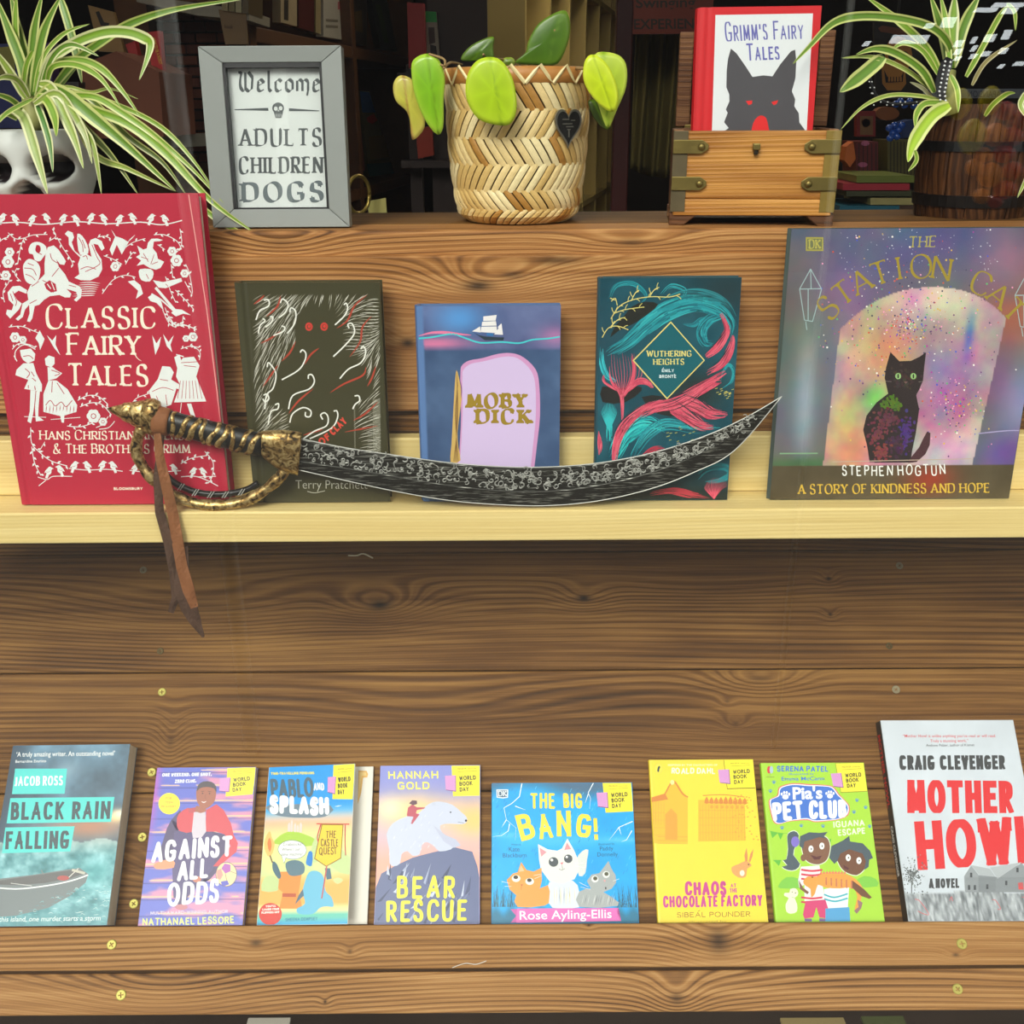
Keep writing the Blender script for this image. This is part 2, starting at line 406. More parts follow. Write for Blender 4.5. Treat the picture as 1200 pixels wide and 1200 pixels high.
# ------------------------------------------------------------------ printed covers
def homography(src, dst):
    A = []; B = []
    for (x, y), (u, v) in zip(src, dst):
        A.append([x, y, 1, 0, 0, 0, -u*x, -u*y]); B.append(u)
        A.append([0, 0, 0, x, y, 1, -v*x, -v*y]); B.append(v)
    h = np.linalg.solve(np.array(A, float), np.array(B, float)); return np.append(h, 1).reshape(3, 3)
class Art:
    """flat print: polygons given in the photograph's frame of the cover, mapped to the cover's own rectangle"""
    def __init__(s, quad, w, h, clip=True):
        s.w, s.h = w, h; s.H = homography(quad, [(0, h), (w, h), (w, 0), (0, 0)]); s.Hi = np.linalg.inv(s.H)
        s.layers = {}; s.z = 1; s.x0 = s.y0 = 0; s.s = 1; s.clip = clip; s.m = .0006
    def frame(s, x0=0, y0=0, sc_=1): s.x0, s.y0, s.s = x0, y0, sc_; return s
    def up(s): s.z += 1; return s
    def uv(s, p):
        x = s.x0+p[0]/s.s; y = s.y0+p[1]/s.s; v = s.H @ np.array((x, y, 1)); return (v[0]/v[2], v[1]/v[2])
    def _add(s, P, col, part):
        if s.clip:
            m = s.m
            for ax, lo, hi in ((0, m, s.w-m), (1, m, s.h-m)):
                for sgn, lim in ((1, lo), (-1, hi)):
                    if all(sgn*(p[ax]-lim) >= 0 for p in P): continue
                    Q = []
                    for i in range(len(P)):
                        a, b = P[i], P[(i+1) % len(P)]; ia = sgn*(a[ax]-lim) >= 0; ib = sgn*(b[ax]-lim) >= 0
                        if ia: Q.append(a)
                        if ia != ib:
                            t = (lim-a[ax])/(b[ax]-a[ax]); Q.append((a[0]+(b[0]-a[0])*t, a[1]+(b[1]-a[1])*t))
                    P = Q
                    if len(P) < 3: return
        V, F, C = s.layers.setdefault(part, ([], [], [])); o = len(V)
        s.k = (getattr(s, 'k', 0)+1) % 13; z = s.z*2.2e-5+s.k*1.5e-6
        V += [(p[0], p[1], z) for p in P]; F.append(tuple(range(o, o+len(P)))); C += [lin(col)]*len(P)
    def poly(s, pts, col, part='cover_print', smooth=0):
        if smooth: pts = [(p.x, p.y) for p in crom([(a[0], a[1], 0) for a in pts], smooth, True)]
        s._add([s.uv(p) for p in pts], col, part)
    def line(s, pts, wd, col, part='cover_print', smooth=4, taper=0):
        """wd in frame units; taper 1: thin at both ends, 2: thin at the end"""
        if smooth and len(pts) > 2: pts = [(p.x, p.y) for p in crom([(a[0], a[1], 0) for a in pts], smooth)]
        elif len(pts) == 2 and taper == 1:
            a, b = pts; pts = [a, ((a[0]+b[0])/2, (a[1]+b[1])/2), b]
        def wf(th, t):
            if taper == 1: return wd*(.15+.85*sin(pi*t))
            if taper == 2: return wd*(1-.9*t)
            return wd
        for q in ribbon(pts, wf): s._add([s.uv(p) for p in q], col, part)
    def ell(s, cx, cy, rx, ry=None, col=(0,0,0), part='cover_print', rot=0, n=16):
        ry = ry or rx; c_, s_ = cos(rot), sin(rot)
        s._add([s.uv((cx+rx*cos(2*pi*i/n)*c_-ry*sin(2*pi*i/n)*s_, cy+rx*cos(2*pi*i/n)*s_+ry*sin(2*pi*i/n)*c_)) for i in range(n)], col, part)
    def text(s, st, p0, p1, h, col, thick=None, thin=None, serif=0, part='lettering', font=None, bold=0, shear=0, **k):
        W = sqrt((p1[0]-p0[0])**2+(p1[1]-p0[1])**2); dx, dy = (p1[0]-p0[0])/W, (p1[1]-p0[1])/W
        P = font_text(st, W, h, bold, shear) if font else stroke_text(st, W, h, thick or h*.14, thin, serif, **k)
        for q in P: s._add([s.uv((p0[0]+a*dx+b*dy, p0[1]+a*dy-b*dx)) for a, b in q], col, part)
    def arctext(s, st, cx, cy, r, a0, a1, h, col, part='lettering', **k):
        """letters standing on a circle, angles in degrees clockwise from up"""
        n = len(st)
        for i, ch in enumerate(st):
            if ch == ' ': continue
            a = R(a0+(a1-a0)*i/(n-1)); wch = max(G[ch][0], .12)*h*1.0+12
            bx, by = cx+r*sin(a), cy-r*cos(a); tx, ty = cos(a), sin(a)
            s.text(ch, (bx-tx*wch/2, by-ty*wch/2), (bx+tx*wch/2, by+ty*wch/2), h, col, part=part, **k)
    def grid(s, nx, ny, fn, part='cover_print', z=0.6):
        """a painted ground: fn(U, V) arrays 0..1 (U right, V down) -> (ny,nx,3) colours 0..255"""
        U, V = np.meshgrid(np.linspace(0, 1, nx), np.linspace(0, 1, ny)); C = np.clip(fn(U, V), 0, 255)/255
        Cl = np.where(C <= .04045, C/12.92, ((C+.055)/1.055)**2.4)
        VV, F, CC = s.layers.setdefault('ground', ([], [], [])); o = len(VV); m = s.m*.5
        for j in range(ny):
            for i in range(nx):
                VV.append((m+U[j, i]*(s.w-2*m), s.h-m-V[j, i]*(s.h-2*m), z*2.2e-5)); CC.append((Cl[j, i, 0], Cl[j, i, 1], Cl[j, i, 2], 1))
        for j in range(ny-1):
            for i in range(nx-1):
                a = o+j*nx+i; F.append((a, a+nx, a+nx+1, a+1))
    def build(s, parent, zoff, names, rough=.4):
        for part, (V, F, C) in s.layers.items():
            o = mesh(names.get(part, part), V, F, vmat('printed_ink_%d' % int(rough*100), rough=rough), parent, cols=C); o.location = (0, 0, zoff)
def vnoise(U, V, fx, fy, seed=0, octs=4):
    rs = np.random.RandomState(seed); out = np.zeros_like(U); amp = 1; tot = 0
    for o in range(octs):
        n = rs.rand(int(fy*2**o)+3, int(fx*2**o)+3); x = U*fx*2**o; y = V*fy*2**o
        i = np.floor(x).astype(int); j = np.floor(y).astype(int); a = x-i; b = y-j; a = a*a*(3-2*a); b = b*b*(3-2*b)
        out += amp*((n[j, i]*(1-a)+n[j, i+1]*a)*(1-b)+(n[j+1, i]*(1-a)+n[j+1, i+1]*a)*b); tot += amp; amp *= .55
    return out/tot
def blend(base, col, a): return base*(1-a[..., None])+np.array(col, float)*a[..., None]
def solid(U, col): return np.ones(U.shape+(3,))*np.array(col, float)
def gauss(U, V, cx, cy, sx, sy): return np.exp(-((U-cx)/sx)**2-((V-cy)/sy)**2)
# ------------------------------------------------------------------ timber display
YF = 0.93
Z_SHELF = PY(600, 598, YF).z; Z_SHELF_BOT = PY(600, 634, YF).z
YB = 0.978                                   # face of the pine strip behind the books
Z_STRIP = PY(600, 513, YB).z
YR = 0.9975                                   # face of the brown riser planks
YP = 1.0035                                   # face of the platform beam
Z_PLAT = PY(600, 269, YP).z
LEAN = R(44)
LIP_T = .010
Z_LIP = PY(600, 1083, YF).z
Z_LEDGE = Z_LIP - .010
LIP_T = .020; BU = Vector((0, sin(LEAN), cos(LEAN))); BN = Vector((0, -cos(LEAN), sin(LEAN)))
L0 = Vector((0, YF, Z_LIP)); B0 = L0 - BN*(LIP_T+.001); Z_LEDGE = B0.z
def frame_mtx(o, x, y, z):
    m = Matrix((Vector(x), Vector(y), Vector(z))).transposed().to_4x4(); m.translation = o; return m
stand = empty('timber_display_stand', (0, .97, Z_LEDGE-.2), 'stepped display stand of brown stained pine planks filling the window, with brass screws', 'display stand')
SI = Matrix.Translation(-stand.location)
def plank(zc_pts, Ylo, up, nrm, half, th, m_args, name='plank', parent=None, x0=-.82, x1=.82, knots_px=(), screws=(), mname=None, bevel=.0022):
    """zc_pts: world point at bottom centre-line of the face; half: plank width"""
    c = Vector(zc_pts) + up*(half/2); c.x = (x0+x1)/2
    M_ = frame_mtx(c - nrm*(th/2), (1, 0, 0), up, nrm)
    kn = []
    for (kx, ky, sx, sy, amp, dk) in knots_px:
        l = M_.inverted() @ PP(kx, ky, c, nrm); kn.append((l.x, l.y, sx, sy, amp, dk))
    m_ = wood(mname or 'stained_pine', knots=kn, **m_args)
    bm = bmesh.new(); add_box(bm, (0, 0, 0), (x1-x0, half, th))
    o = bmo(name, bm, m_, parent or stand, bevel=bevel); o.matrix_basis = (SI @ M_) if (parent is None) else M_
    for (px, py, r, lab) in screws:
        l = M_.inverted() @ PP(px, py, c, nrm); screw(o, l.x, l.y, th/2, r, lab)
    return o
_sc = {}
def screw(parent, x, y, z, r=.0048, kind='brass'):
    if kind not in _sc:
        m = {'brass': mat('brass_screw', (176, 166, 84), .5, .5), 'steel': mat('dull_screw', (150, 140, 112), .5, .7), 'dark': mat('sunk_screw', (96, 82, 50), .5, .6)}[kind]
        bm = bmesh.new(); n = 24; rr = 1.0
        # head disc with a recessed cross
        prof = [(1.0, 0), (1.0, .12), (.86, .22)]
        rings = [[bm.verts.new((a*cos(2*pi*i/n), a*sin(2*pi*i/n), b)) for i in range(n)] for a, b in prof]
        cr = []
        for i in range(n):
            th = 2*pi*i/n; k = i % 6
            a = .52 if k in (0,) else (.5 if k in (1, 5) else .17)
            if k in (1, 5): pass
            cr.append(bm.verts.new((a*cos(th), a*sin(th), .2)))
        low = [bm.verts.new((v.co.x*.8, v.co.y*.8, -.05)) for v in cr]
        seq = rings+[cr, low]
        for A_, B_ in zip(seq[:-1], seq[1:]):
            for i in range(n): bm.faces.new((A_[i], A_[(i+1) % n], B_[(i+1) % n], B_[i]))
        bm.faces.new(low)
        bmesh.ops.scale(bm, vec=(.0048,)*3, verts=bm.verts)
        o = bmo('screw', bm, m, None); _sc[kind] = o; 
    else:
        o = _sc[kind].copy(); COL.objects.link(o)
    o.parent = parent; o.location = (x, y, z); o.scale = (r/.0048,)*3; o.rotation_euler = (0, 0, random.uniform(0, 1.5))
    return o
UP = Vector((0, 0, 1)); NF = Vector((0, -1, 0))
BR = dict(c_dark=(78, 46, 20), c_mid=(160, 108, 58), c_light=(206, 156, 98))
BD = dict(c_dark=(40, 24, 8), c_mid=(104, 68, 28), c_light=(152, 110, 56))
BL_ = dict(c_dark=(80, 50, 20), c_mid=(152, 106, 56), c_light=(190, 146, 92))
# riser: lower strip, upper plank (two lengths: grain differs left and right of the middle)
z487 = PY(600, 487, YR).z; z481 = PY(600, 481.5, YR).z; z299 = PY(600, 299, YR).z
plank((0, YR, z487-.13), 0, UP, NF, .13, .02, dict(BD, freq=300, seed=3), knots_px=[(935, 495, .02, .01, 6, 1)], bevel=.002)
plank((0, YR, z481), 0, UP, NF, z299-z481, .02, dict(BR, freq=330, seed=5, ringmix=.5, warp=1.4, blotch=.8), bevel=.002,
      knots_px=[(478, 402, .035, .022, 12, .95), (560, 335, .06, .022, 16, .9), (600, 322, .05, .016, 8, .6), (650, 305, .10, .018, 10, .7), (700, 470, .2, .03, 6, 0), (215, 440, .15, .06, 6, 0)])
# platform beam and the boards behind it
z297 = PY(600, 297.5, YP).z
plank((0, YP, z297-.02), 0, UP, NF, Z_PLAT-z297+.02, .055, dict(BR, freq=380, seed=8, ringmix=.8, warp=3.2), bevel=.0035, knots_px=[(330, 283, .05, .02, 9, .3), (740, 284, .06, .012, 9, .6)])
YPB = YP+.055
bmx = dict(BD, freq=300, seed=9)
for k, (ya, yb) in enumerate([(YPB+.001, YPB+.049), (YPB+.052, YPB+.142)]):
    M_ = frame_mtx(Vector((0, (ya+yb)/2, Z_PLAT-.0125-.0015*k)), (1, 0, 0), (0, 1, 0), (0, 0, 1))
    bm = bmesh.new(); add_box(bm, (0, 0, 0), (1.8, yb-ya, .025)); o = bmo('plank', bm, wood('platform_board', **bmx), stand, bevel=.002); o.matrix_basis = SI @ M_
# sloping board of wide planks
def board_t(py): return (PP(600, py, B0, BN)-B0).dot(BU)
def lip_t(py): return (PP(600, py, L0, BN)-L0).dot(BU)
t0, t1, t2, t3 = lip_t(1180), board_t(926), board_t(785), board_t(646.5)
S1 = [(178, 905, .0055, 'brass'), (167, 981, .0055, 'brass'), (157, 1059, .0055, 'brass')]
plank(B0+BU*(t0), 0, BU, BN, t1-t0-.0012, .02, dict(BD, freq=200, seed=11, warp=1.6, ringmix=.42, blotch=.8), screws=S1, knots_px=[(200, 1010, .05, .03, 8, .2), (1020, 960, .06, .02, 8, 0)])
plank(B0+BU*(t1), 0, BU, BN, t2-t1-.0012, .02, dict(BD, freq=210, seed=12, warp=2.4, ringmix=.4, blotch=.9), screws=[(190, 811, .0052, 'brass'), (1050, 808, .0052, 'steel')],
      knots_px=[(200, 868, .018, .035, 10, .35), (890, 795, .06, .022, 14, .3), (862, 848, .018, .012, 5, .45), (520, 840, .16, .03, 7, 0), (852, 822, .012, .008, 3, .4)])
plank(B0+BU*(t2), 0, BU, BN, t3-t2-.0012, .02, dict(BD, freq=240, seed=21, warp=2.0, ringmix=.4, blotch=.9), screws=[(168, 668, .0048, 'steel'), (188, 763, .0045, 'dark'), (1054, 663, .0048, 'steel'), (1042, 757, .0045, 'dark')],
      knots_px=[(445, 709, .06, .028, 16, .95), (684, 701, .035, .02, 9, .95), (971, 678, .014, .012, 5, .9), (973, 720, .012, .01, 4, .8), (240, 712, .2, .045, 12, .15), (820, 690, .15, .02, 6, 0)])
plank(B0+BU*(t3), 0, BU, BN, .16, .02, dict(BD, freq=240, seed=14))
# the two lip planks lie on the same slope, screwed on top of the board; the books stand on their upper edge
def lip_t(py): return (PP(600, py, L0, BN)-L0).dot(BU)
l1, l2, l3 = lip_t(1134.5), lip_t(1138), lip_t(1187)
plank(L0+BU*l1, 0, BU, BN, -l1, LIP_T, dict(BL_, freq=300, seed=16, ringmix=.5), screws=[(131, 1107, .0056, 'brass'), (1127, 1106, .0060, 'brass')],
      knots_px=[(300, 1105, .03, .016, 5, .7), (410, 1115, .012, .01, 4, .6), (842, 1103, .05, .05, 13, .8), (1120, 1119, .016, .008, 4, .7), (690, 1084, .008, .006, 2, .8)])
plank(L0+BU*l3, 0, BU, BN, l2-l3, LIP_T, dict(BL_, freq=230, seed=17, ringmix=.65, warp=3), screws=[(142, 1166, .0058, 'brass'), (1122, 1159, .0058, 'brass')],
      knots_px=[(190, 1150, .1, .05, 12, .0), (381, 1174, .008, .008, 3, .9), (793, 1170, .03, .025, 11, .6), (800, 1168, .09, .05, 6, 0)])

sill = tag(box('window_sill', (0, .80, Z_LIP-.32), (2.6, .40, .03), mat('dark_sill', (46, 44, 22), .5, var=.5, vscale=14)), 'dark mossy window sill in the shadow under the front lip plank', 'sill')
for k, (x0, x1, y, c) in enumerate([(915, 990, 1196, (150, 132, 84)), (1010, 1060, 1194, (70, 78, 34)), (290, 340, 1196, (196, 190, 176))]):
    a = PZ(x0, y, Z_LIP-.30); b = PZ(x1, y, Z_LIP-.30); tag(box('scrap', ((a.x+b.x)/2, a.y-.02, Z_LIP-.3022), (b.x-a.x, .05, .005), mat('scrap_%d' % k, c, .7), bevel=.001), '%s flat scrap on the dark sill under the front lip' % ('tan', 'olive', 'whitish')[k], 'scrap')

# pine shelf
pine = dict(c_dark=(188, 156, 90), c_mid=(220, 194, 126), c_light=(234, 212, 148))
shelf = empty('pine_shelf', (0, YF, Z_SHELF_BOT), 'pale yellow planed pine shelf running the full width across the brown planks', 'shelf')
PM = wood('pale_pine', freq=420, seed=31, ringmix=.28, warp=2.2, blotch=.15, rough=.45, bump=.12, **pine)
def shelf_piece(nm, c, s):
    M_ = frame_mtx(Vector(c), (1, 0, 0), (0, 0, 1), (0, -1, 0)); bm = bmesh.new(); add_box(bm, (0, 0, 0), (s[0], s[2], s[1]))
    o = bmo(nm, bm, PM, shelf, bevel=.0018); o.matrix_basis = Matrix.Translation(-shelf.location) @ M_
shelf_piece('shelf_board', (0, (YF+YR-.001)/2, (Z_SHELF+Z_SHELF_BOT)/2), (1.66, YR-.001-YF, Z_SHELF-Z_SHELF_BOT))
shelf_piece('back_strip', (0, YB+.009, (Z_SHELF+Z_STRIP)/2+.0003), (1.66, .018, Z_STRIP-Z_SHELF))
def bit(name, label, cat, path, r, m):
    V, F = tube(crom(path, 5), r, 6); return tag(mesh(name, V, F, m, smooth=True), label, cat)
bq = [PP(px, py, B0+BN*.0012, BN) for px, py in ((408, 651), (418, 651), (426, 649), (437, 654))]
bit('wood_shaving', 'small pale curled wood shaving on the dark plank under the pine shelf', 'shaving', bq, .0011, mat('shaving', (214, 200, 170), .7))
bq = [PP(px, py, L0+BN*.001, BN) for px, py in ((530, 1134), (545, 1129), (558, 1130), (570, 1126))]
bit('thread', 'thin white thread caught in the gap between the two front lip planks', 'thread', bq, .0004, mat('white_thread', (225, 220, 210), .8))
# ------------------------------------------------------------------ books
UPV = Vector((0, 0, 1))
PAPER = None
def pagemat(name, col, across):
    if name in _mats: return _mats[name]
    m = bpy.data.materials.new(name); m.use_nodes = True; nt = m.node_tree; b = nt.nodes['Principled BSDF']; b.inputs['Roughness'].default_value = .8
    tc = nt.nodes.new('ShaderNodeTexCoord'); mp = nt.nodes.new('ShaderNodeMapping'); mp.inputs['Scale'].default_value = (2, 2, 2500)
    nt.links.new(tc.outputs['Object'], mp.inputs[0]); n = nt.nodes.new('ShaderNodeTexNoise'); n.inputs['Scale'].default_value = 1; nt.links.new(mp.outputs[0], n.inputs['Vector'])
    mx = nt.nodes.new('ShaderNodeMix'); mx.data_type = 'RGBA'; c = lin(col); mx.inputs[6].default_value = tuple(v*.72 for v in c[:3])+(1,); mx.inputs[7].default_value = tuple(min(1, v*1.12) for v in c[:3])+(1,)
    nt.links.new(n.outputs[0], mx.inputs[0]); nt.links.new(mx.outputs[2], b.inputs['Base Color']); _mats[name] = m; return m
def prof_extrude(name, prof, y0, y1, m, parent, smooth=False):
    n = len(prof); V = [(x, y0, z) for x, z in prof]+[(x, y1, z) for x, z in prof]
    F = [tuple(range(n)), tuple(range(n, 2*n))[::-1]]+[(i, i+n, (i+1) % n+n, (i+1) % n) for i in range(n)]
    bm = bmesh.new(); vs = [bm.verts.new(v) for v in V]
    for f in F: bm.faces.new([vs[i] for i in f])
    return bmo(name, bm, m, parent, smooth=smooth)
BOOKQ = {}
def groove(x, w, T):
    g = 0
    c = .0085
    if abs(x-c) < .0035: g = -.0011*(.5+.5*cos(pi*(x-c)/.0035))
    if x < .004: g -= .0012*(1-x/.004)**2
    return g
def book_frame(quad, p0, n, base_world=None):
    """places a book on the plane through p0 with normal n so that its lower edge runs from BL to BR; returns matrix, w, h"""
    TL, TR, BRc, BLc = [PP(x, y, p0, n) for x, y in quad]
    xd = (BRc-BLc); w_ = xd.length; xd.normalize(); yd = n.cross(xd).normalized()
    h_ = ((TL-BLc).dot(yd)+(TR-BRc).dot(yd))/2
    return frame_mtx(BLc, xd, yd, n), w_, h_
def hardback(name, label, quad, yfront, T, cov, rough=.45, lean=R(2.5), page=(226, 218, 196), zb=None, cmat=None, group=None, grooved=True, spinecol=None):
    n = Vector((0, -cos(lean), sin(lean))); zb = Z_SHELF if zb is None else zb
    p0 = Vector((0, yfront, zb))
    X0 = PY(quad[3][0], quad[3][1], yfront).x; X1 = PY(quad[2][0], quad[2][1], yfront).x
    yd = Vector((0, sin(lean), cos(lean)))
    h = ((PP(*quad[0], p0, n)-p0).dot(yd)+(PP(*quad[1], p0, n)-p0).dot(yd))/2; w_ = X1-X0
    drop = T*sin(lean)
    M_ = frame_mtx(Vector((X0, yfront, zb+drop+.0004)), (1, 0, 0), yd, n); h -= drop
    root = empty(name, mtx=M_, label=label, cat='book', group=group or 'books standing on the pine shelf')
    return root, w_, h, book_body(root, w_, h, T, cov, rough, page, cmat, True, grooved, spinecol)
def book_body(root, w_, h, T, cov, rough, page, cmat, hard, grooved=True, spinecol=None):
    cm = cmat or mat('cover_%d_%d_%d' % cov, cov, rough, var=.04, vscale=60)
    sm = cm if spinecol is None else mat('spine_%d_%d_%d' % spinecol, spinecol, rough)
    if hard:
        xs = [0, .001, .002, .004]+[.0050+.0007*i for i in range(11)]+[.014, w_]
        top = [(x, groove(x, w_, T) if grooved else 0) for x in xs]
        prof_extrude('front_cover', [(x, z) for x, z in top]+[(w_, -.0026), (.012, -.0026), (.001, -.0030)], 0, h, cm, root)
        prof_extrude('back_cover', [(.001, -T+.0028), (w_, -T+.0026), (w_, -T), (0, -T)], 0, h, cm, root)
        prof_extrude('spine', [(.001, -.0030), (-.0012, -.0045), (-.0022, -T*.5), (-.0012, -T+.0045), (.001, -T+.0028), (.003, -T+.003), (.003, -.0031)], 0, h, sm, root)
        prof_extrude('page_block', [(.0032, -.0027), (w_-.004, -.0027), (w_-.004, -T+.0027), (.0032, -T+.0027)], .003, h-.003, pagemat('pages_%d_%d' % (page[0], page[2]), page, 0), root)
    else:
        xs = [0, .0008, .003]+[w_]
        prof_extrude('front_cover', [(0, -.0012), (.0008, -.0002), (.003, 0), (w_, 0), (w_, -.0004), (.0008, -.0016)], 0, h, cm, root)
        prof_extrude('back_cover', [(.0006, -T+.0005), (w_, -T+.0004), (w_, -T), (0, -T)], 0, h, cm, root)
        prof_extrude('spine', [(0, -.0012), (-.0003, -T*.5), (0, -T), (.0008, -T+.0005), (.0008, -.0016)], 0, h, sm, root)
        prof_extrude('page_block', [(.0009, -.0005), (w_-.0006, -.0005), (w_-.0006, -T+.0005), (.0009, -T+.0005)], .0004, h-.0006, pagemat('pages_%d_%d' % (page[0], page[2]), page, 0), root)
    return cm
def slope_book(name, label, quad, T, cov, rough=.4, page=(214, 200, 170), cmat=None, group=None, spinecol=None):
    p0 = B0 + BN*(T+.0006)
    M_, w_, h = book_frame(quad, p0, BN)
    # slide down until it stands on the ledge (its lowest point is the front or back lower edge)
    o = M_.translation.copy(); d = (o-p0).dot(BU)          # >0: above the line through B0
    ext = d-.0005; M_.translation = o-BU*ext
    root = empty(name, mtx=M_, label=label, cat='book', group=group or 'paperbacks on the sloping board')
    body = book_body(root, w_, h+ext, T, cov, rough, page, cmat, False, spinecol=spinecol)
    return root, w_, h, ext
def uart(name, quad, w_, h): 
    a = Art(quad, w_, h); return a
NM = {'ground': 'cover_artwork', 'cover_print': 'cover_print', 'lettering': 'lettering'}
UG = 'books standing on the pine shelf'; LG = 'paperbacks on the sloping board'
Q = dict(
 red=[(-32, 229), (240, 228), (268, 583.5), (24, 586)],
 green=[(279, 331.5), (448, 331.5), (457, 584), (298, 585.5)],
 blue=[(484.5, 359), (655, 358), (655, 587), (496, 588.5)],
 teal=[(703, 326), (874, 326), (852.5, 580.5), (698, 582)],
 cat=[(928, 269), (1240, 266), (1185, 569), (903, 573)],
 storm=[(18, 873.7), (151.5, 872), (125, 1087), (-22, 1089)],
 odds=[(182, 900), (298.7, 898.5), (284, 1086), (161, 1087)],
 quest=[(316, 900), (416, 888), (423, 1084.5), (301, 1086)],
 bear=[(446.6, 898.5), (563, 895.5), (562, 1084), (438, 1085)],
 bang=[(576.5, 920.7), (741, 914), (748.8, 1082), (576, 1083)],
 chaos=[(760.3, 892), (882, 888.4), (900.5, 1081.7), (771, 1082.5)],
 pia=[(891, 895), (1012, 893), (1037, 1081), (909, 1081.5)],
 howl=[(1032.5, 849), (1187, 839), (1232, 1080), (1065, 1080.5)])
ORD = ['first', 'second', 'third', 'fourth', 'fifth', 'sixth', 'seventh', 'eighth', 'ninth', 'tenth', 'eleventh', 'twelfth', 'thirteenth', 'fourteenth', 'fifteenth', 'sixteenth', 'seventeenth', 'eighteenth', 'nineteenth']
# ------------------------------------------------------------------ room shell, glass and street
def struct(o): o['kind'] = 'structure'; return o
XW = 2.6; YBK = 5.4; ZC = 2.75; YW = .60
dark = dict(var=.15)
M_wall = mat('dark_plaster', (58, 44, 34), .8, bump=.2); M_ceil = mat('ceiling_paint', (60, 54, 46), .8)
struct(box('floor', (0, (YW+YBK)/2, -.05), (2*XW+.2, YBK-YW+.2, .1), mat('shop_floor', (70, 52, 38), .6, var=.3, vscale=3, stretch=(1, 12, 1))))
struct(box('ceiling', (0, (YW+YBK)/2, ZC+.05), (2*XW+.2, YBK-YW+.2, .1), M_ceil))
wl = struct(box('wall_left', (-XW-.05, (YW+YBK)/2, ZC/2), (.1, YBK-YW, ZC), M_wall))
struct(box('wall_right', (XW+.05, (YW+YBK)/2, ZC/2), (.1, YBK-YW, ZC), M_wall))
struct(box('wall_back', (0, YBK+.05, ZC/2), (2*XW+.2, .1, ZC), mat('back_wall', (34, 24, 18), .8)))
fw = bmesh.new(); WX = 1.5; WZ0 = .22; WZ1 = 2.5
add_box(fw, (0, YW-.06, WZ0/2), (2*XW+.2, .12, WZ0)); add_box(fw, (0, YW-.06, (WZ1+ZC+.4)/2), (2*XW+.2, .12, ZC+.4-WZ1))
for s in (-1, 1): add_box(fw, (s*(XW+.1+WX)/2, YW-.06, ZC/2), (XW+.1-WX, .12, WZ1-WZ0))
struct(bmo('wall_front', fw, mat('shopfront_paint', (40, 58, 52), .5)))
gm = bpy.data.materials.new('window_glass'); gm.use_nodes = True; nt = gm.node_tree; nt.nodes.clear()
go = nt.nodes.new('ShaderNodeOutputMaterial'); gt = nt.nodes.new('ShaderNodeBsdfTransparent'); gg = nt.nodes.new('ShaderNodeBsdfGlossy'); gx = nt.nodes.new('ShaderNodeMixShader'); gf = nt.nodes.new('ShaderNodeFresnel')
gb = nt.nodes.new('ShaderNodeNewGeometry'); gmx = nt.nodes.new('ShaderNodeMix'); gmx.inputs[2].default_value = 1.62; gmx.inputs[3].default_value = 1/1.62; nt.links.new(gb.outputs['Backfacing'], gmx.inputs[0]); nt.links.new(gmx.outputs[0], gf.inputs[0]); gg.inputs['Roughness'].default_value = 0.0; gt.inputs[0].default_value = (.99, 1, .995, 1)
nt.links.new(gf.outputs[0], gx.inputs[0]); nt.links.new(gt.outputs[0], gx.inputs[1]); nt.links.new(gg.outputs[0], gx.inputs[2]); nt.links.new(gx.outputs[0], go.inputs[0])
YG = YW-.045
win = struct(empty('window_1', (0, YG, WZ0)))
pane = box('pane', (0, 0, (WZ1-WZ0)/2), (2*WX-.02, .006, WZ1-WZ0-.01), gm, win)
for s in (-1, 1): box('window_frame', (s*(WX-.02), 0, (WZ1-WZ0)/2), (.04, .05, WZ1-WZ0-.005), mat('shopfront_paint', (40, 58, 52), .5), win, bevel=.003)
# street side: pavement and the building opposite, seen only as reflections
struct(box('pavement', (0, -5.6, -.06), (22, 12.2, .1), mat('paving', (84, 80, 76), .85, bump=.3)))
struct(box('opposite_building_1', (0, -9.3, 2.2), (22, .4, 4.6), mat('opposite_front', (26, 26, 28), .7)))

def slab(name, quad, p0, n, T, m, parent=None, label=None, cat=None, group=None, bevel=0):
    """a flat solid whose face lies on the plane p0,n and whose outline is seen at quad; it has thickness T behind the face"""
    F_ = [PP(x, y, p0, n) for x, y in quad]; c = sum(F_, Vector())/len(F_); n = n.normalized()
    bm = bmesh.new(); a = [bm.verts.new(p-c) for p in F_]; b = [bm.verts.new(p-c-n*T) for p in F_]
    bm.faces.new(a); bm.faces.new(b[::-1]); k = len(a)
    for i in range(k): bm.faces.new((a[i], b[i], b[(i+1) % k], a[(i+1) % k]))
    o = bmo(name, bm, m, parent, bevel=bevel); o.location = c
    if label: tag(o, label, cat, group)
    return o
def rq(x0, y0, x1, y1): return [(x0, y0), (x1, y0), (x1, y1), (x0, y1)]
def seen_label(o, quad, p0, n, tx, frac, col, m=None, dz=.0008, **k):
    """lettering on a slab: frac = (x0,y,x1,h) in pixels of the photograph"""
    P = font_text(tx, 1, 1, k.get('bold', 0)); x0, y0, x1, y1, h = frac; W = sqrt((x1-x0)**2+(y1-y0)**2); dx, dy = (x1-x0)/W, (y1-y0)/W
    V = []; F = []
    for q in P:
        i0 = len(V)
        for a, b in q:
            a *= W; b *= h; V.append(PP(x0+a*dx+b*dy, y0+a*dy-b*dx, p0+n*dz, n)-o.location)
        F.append(tuple(range(i0, i0+len(q))))
    return mesh('lettering', V, F, mat('ink_%d_%d_%d' % col, col, .5), o)

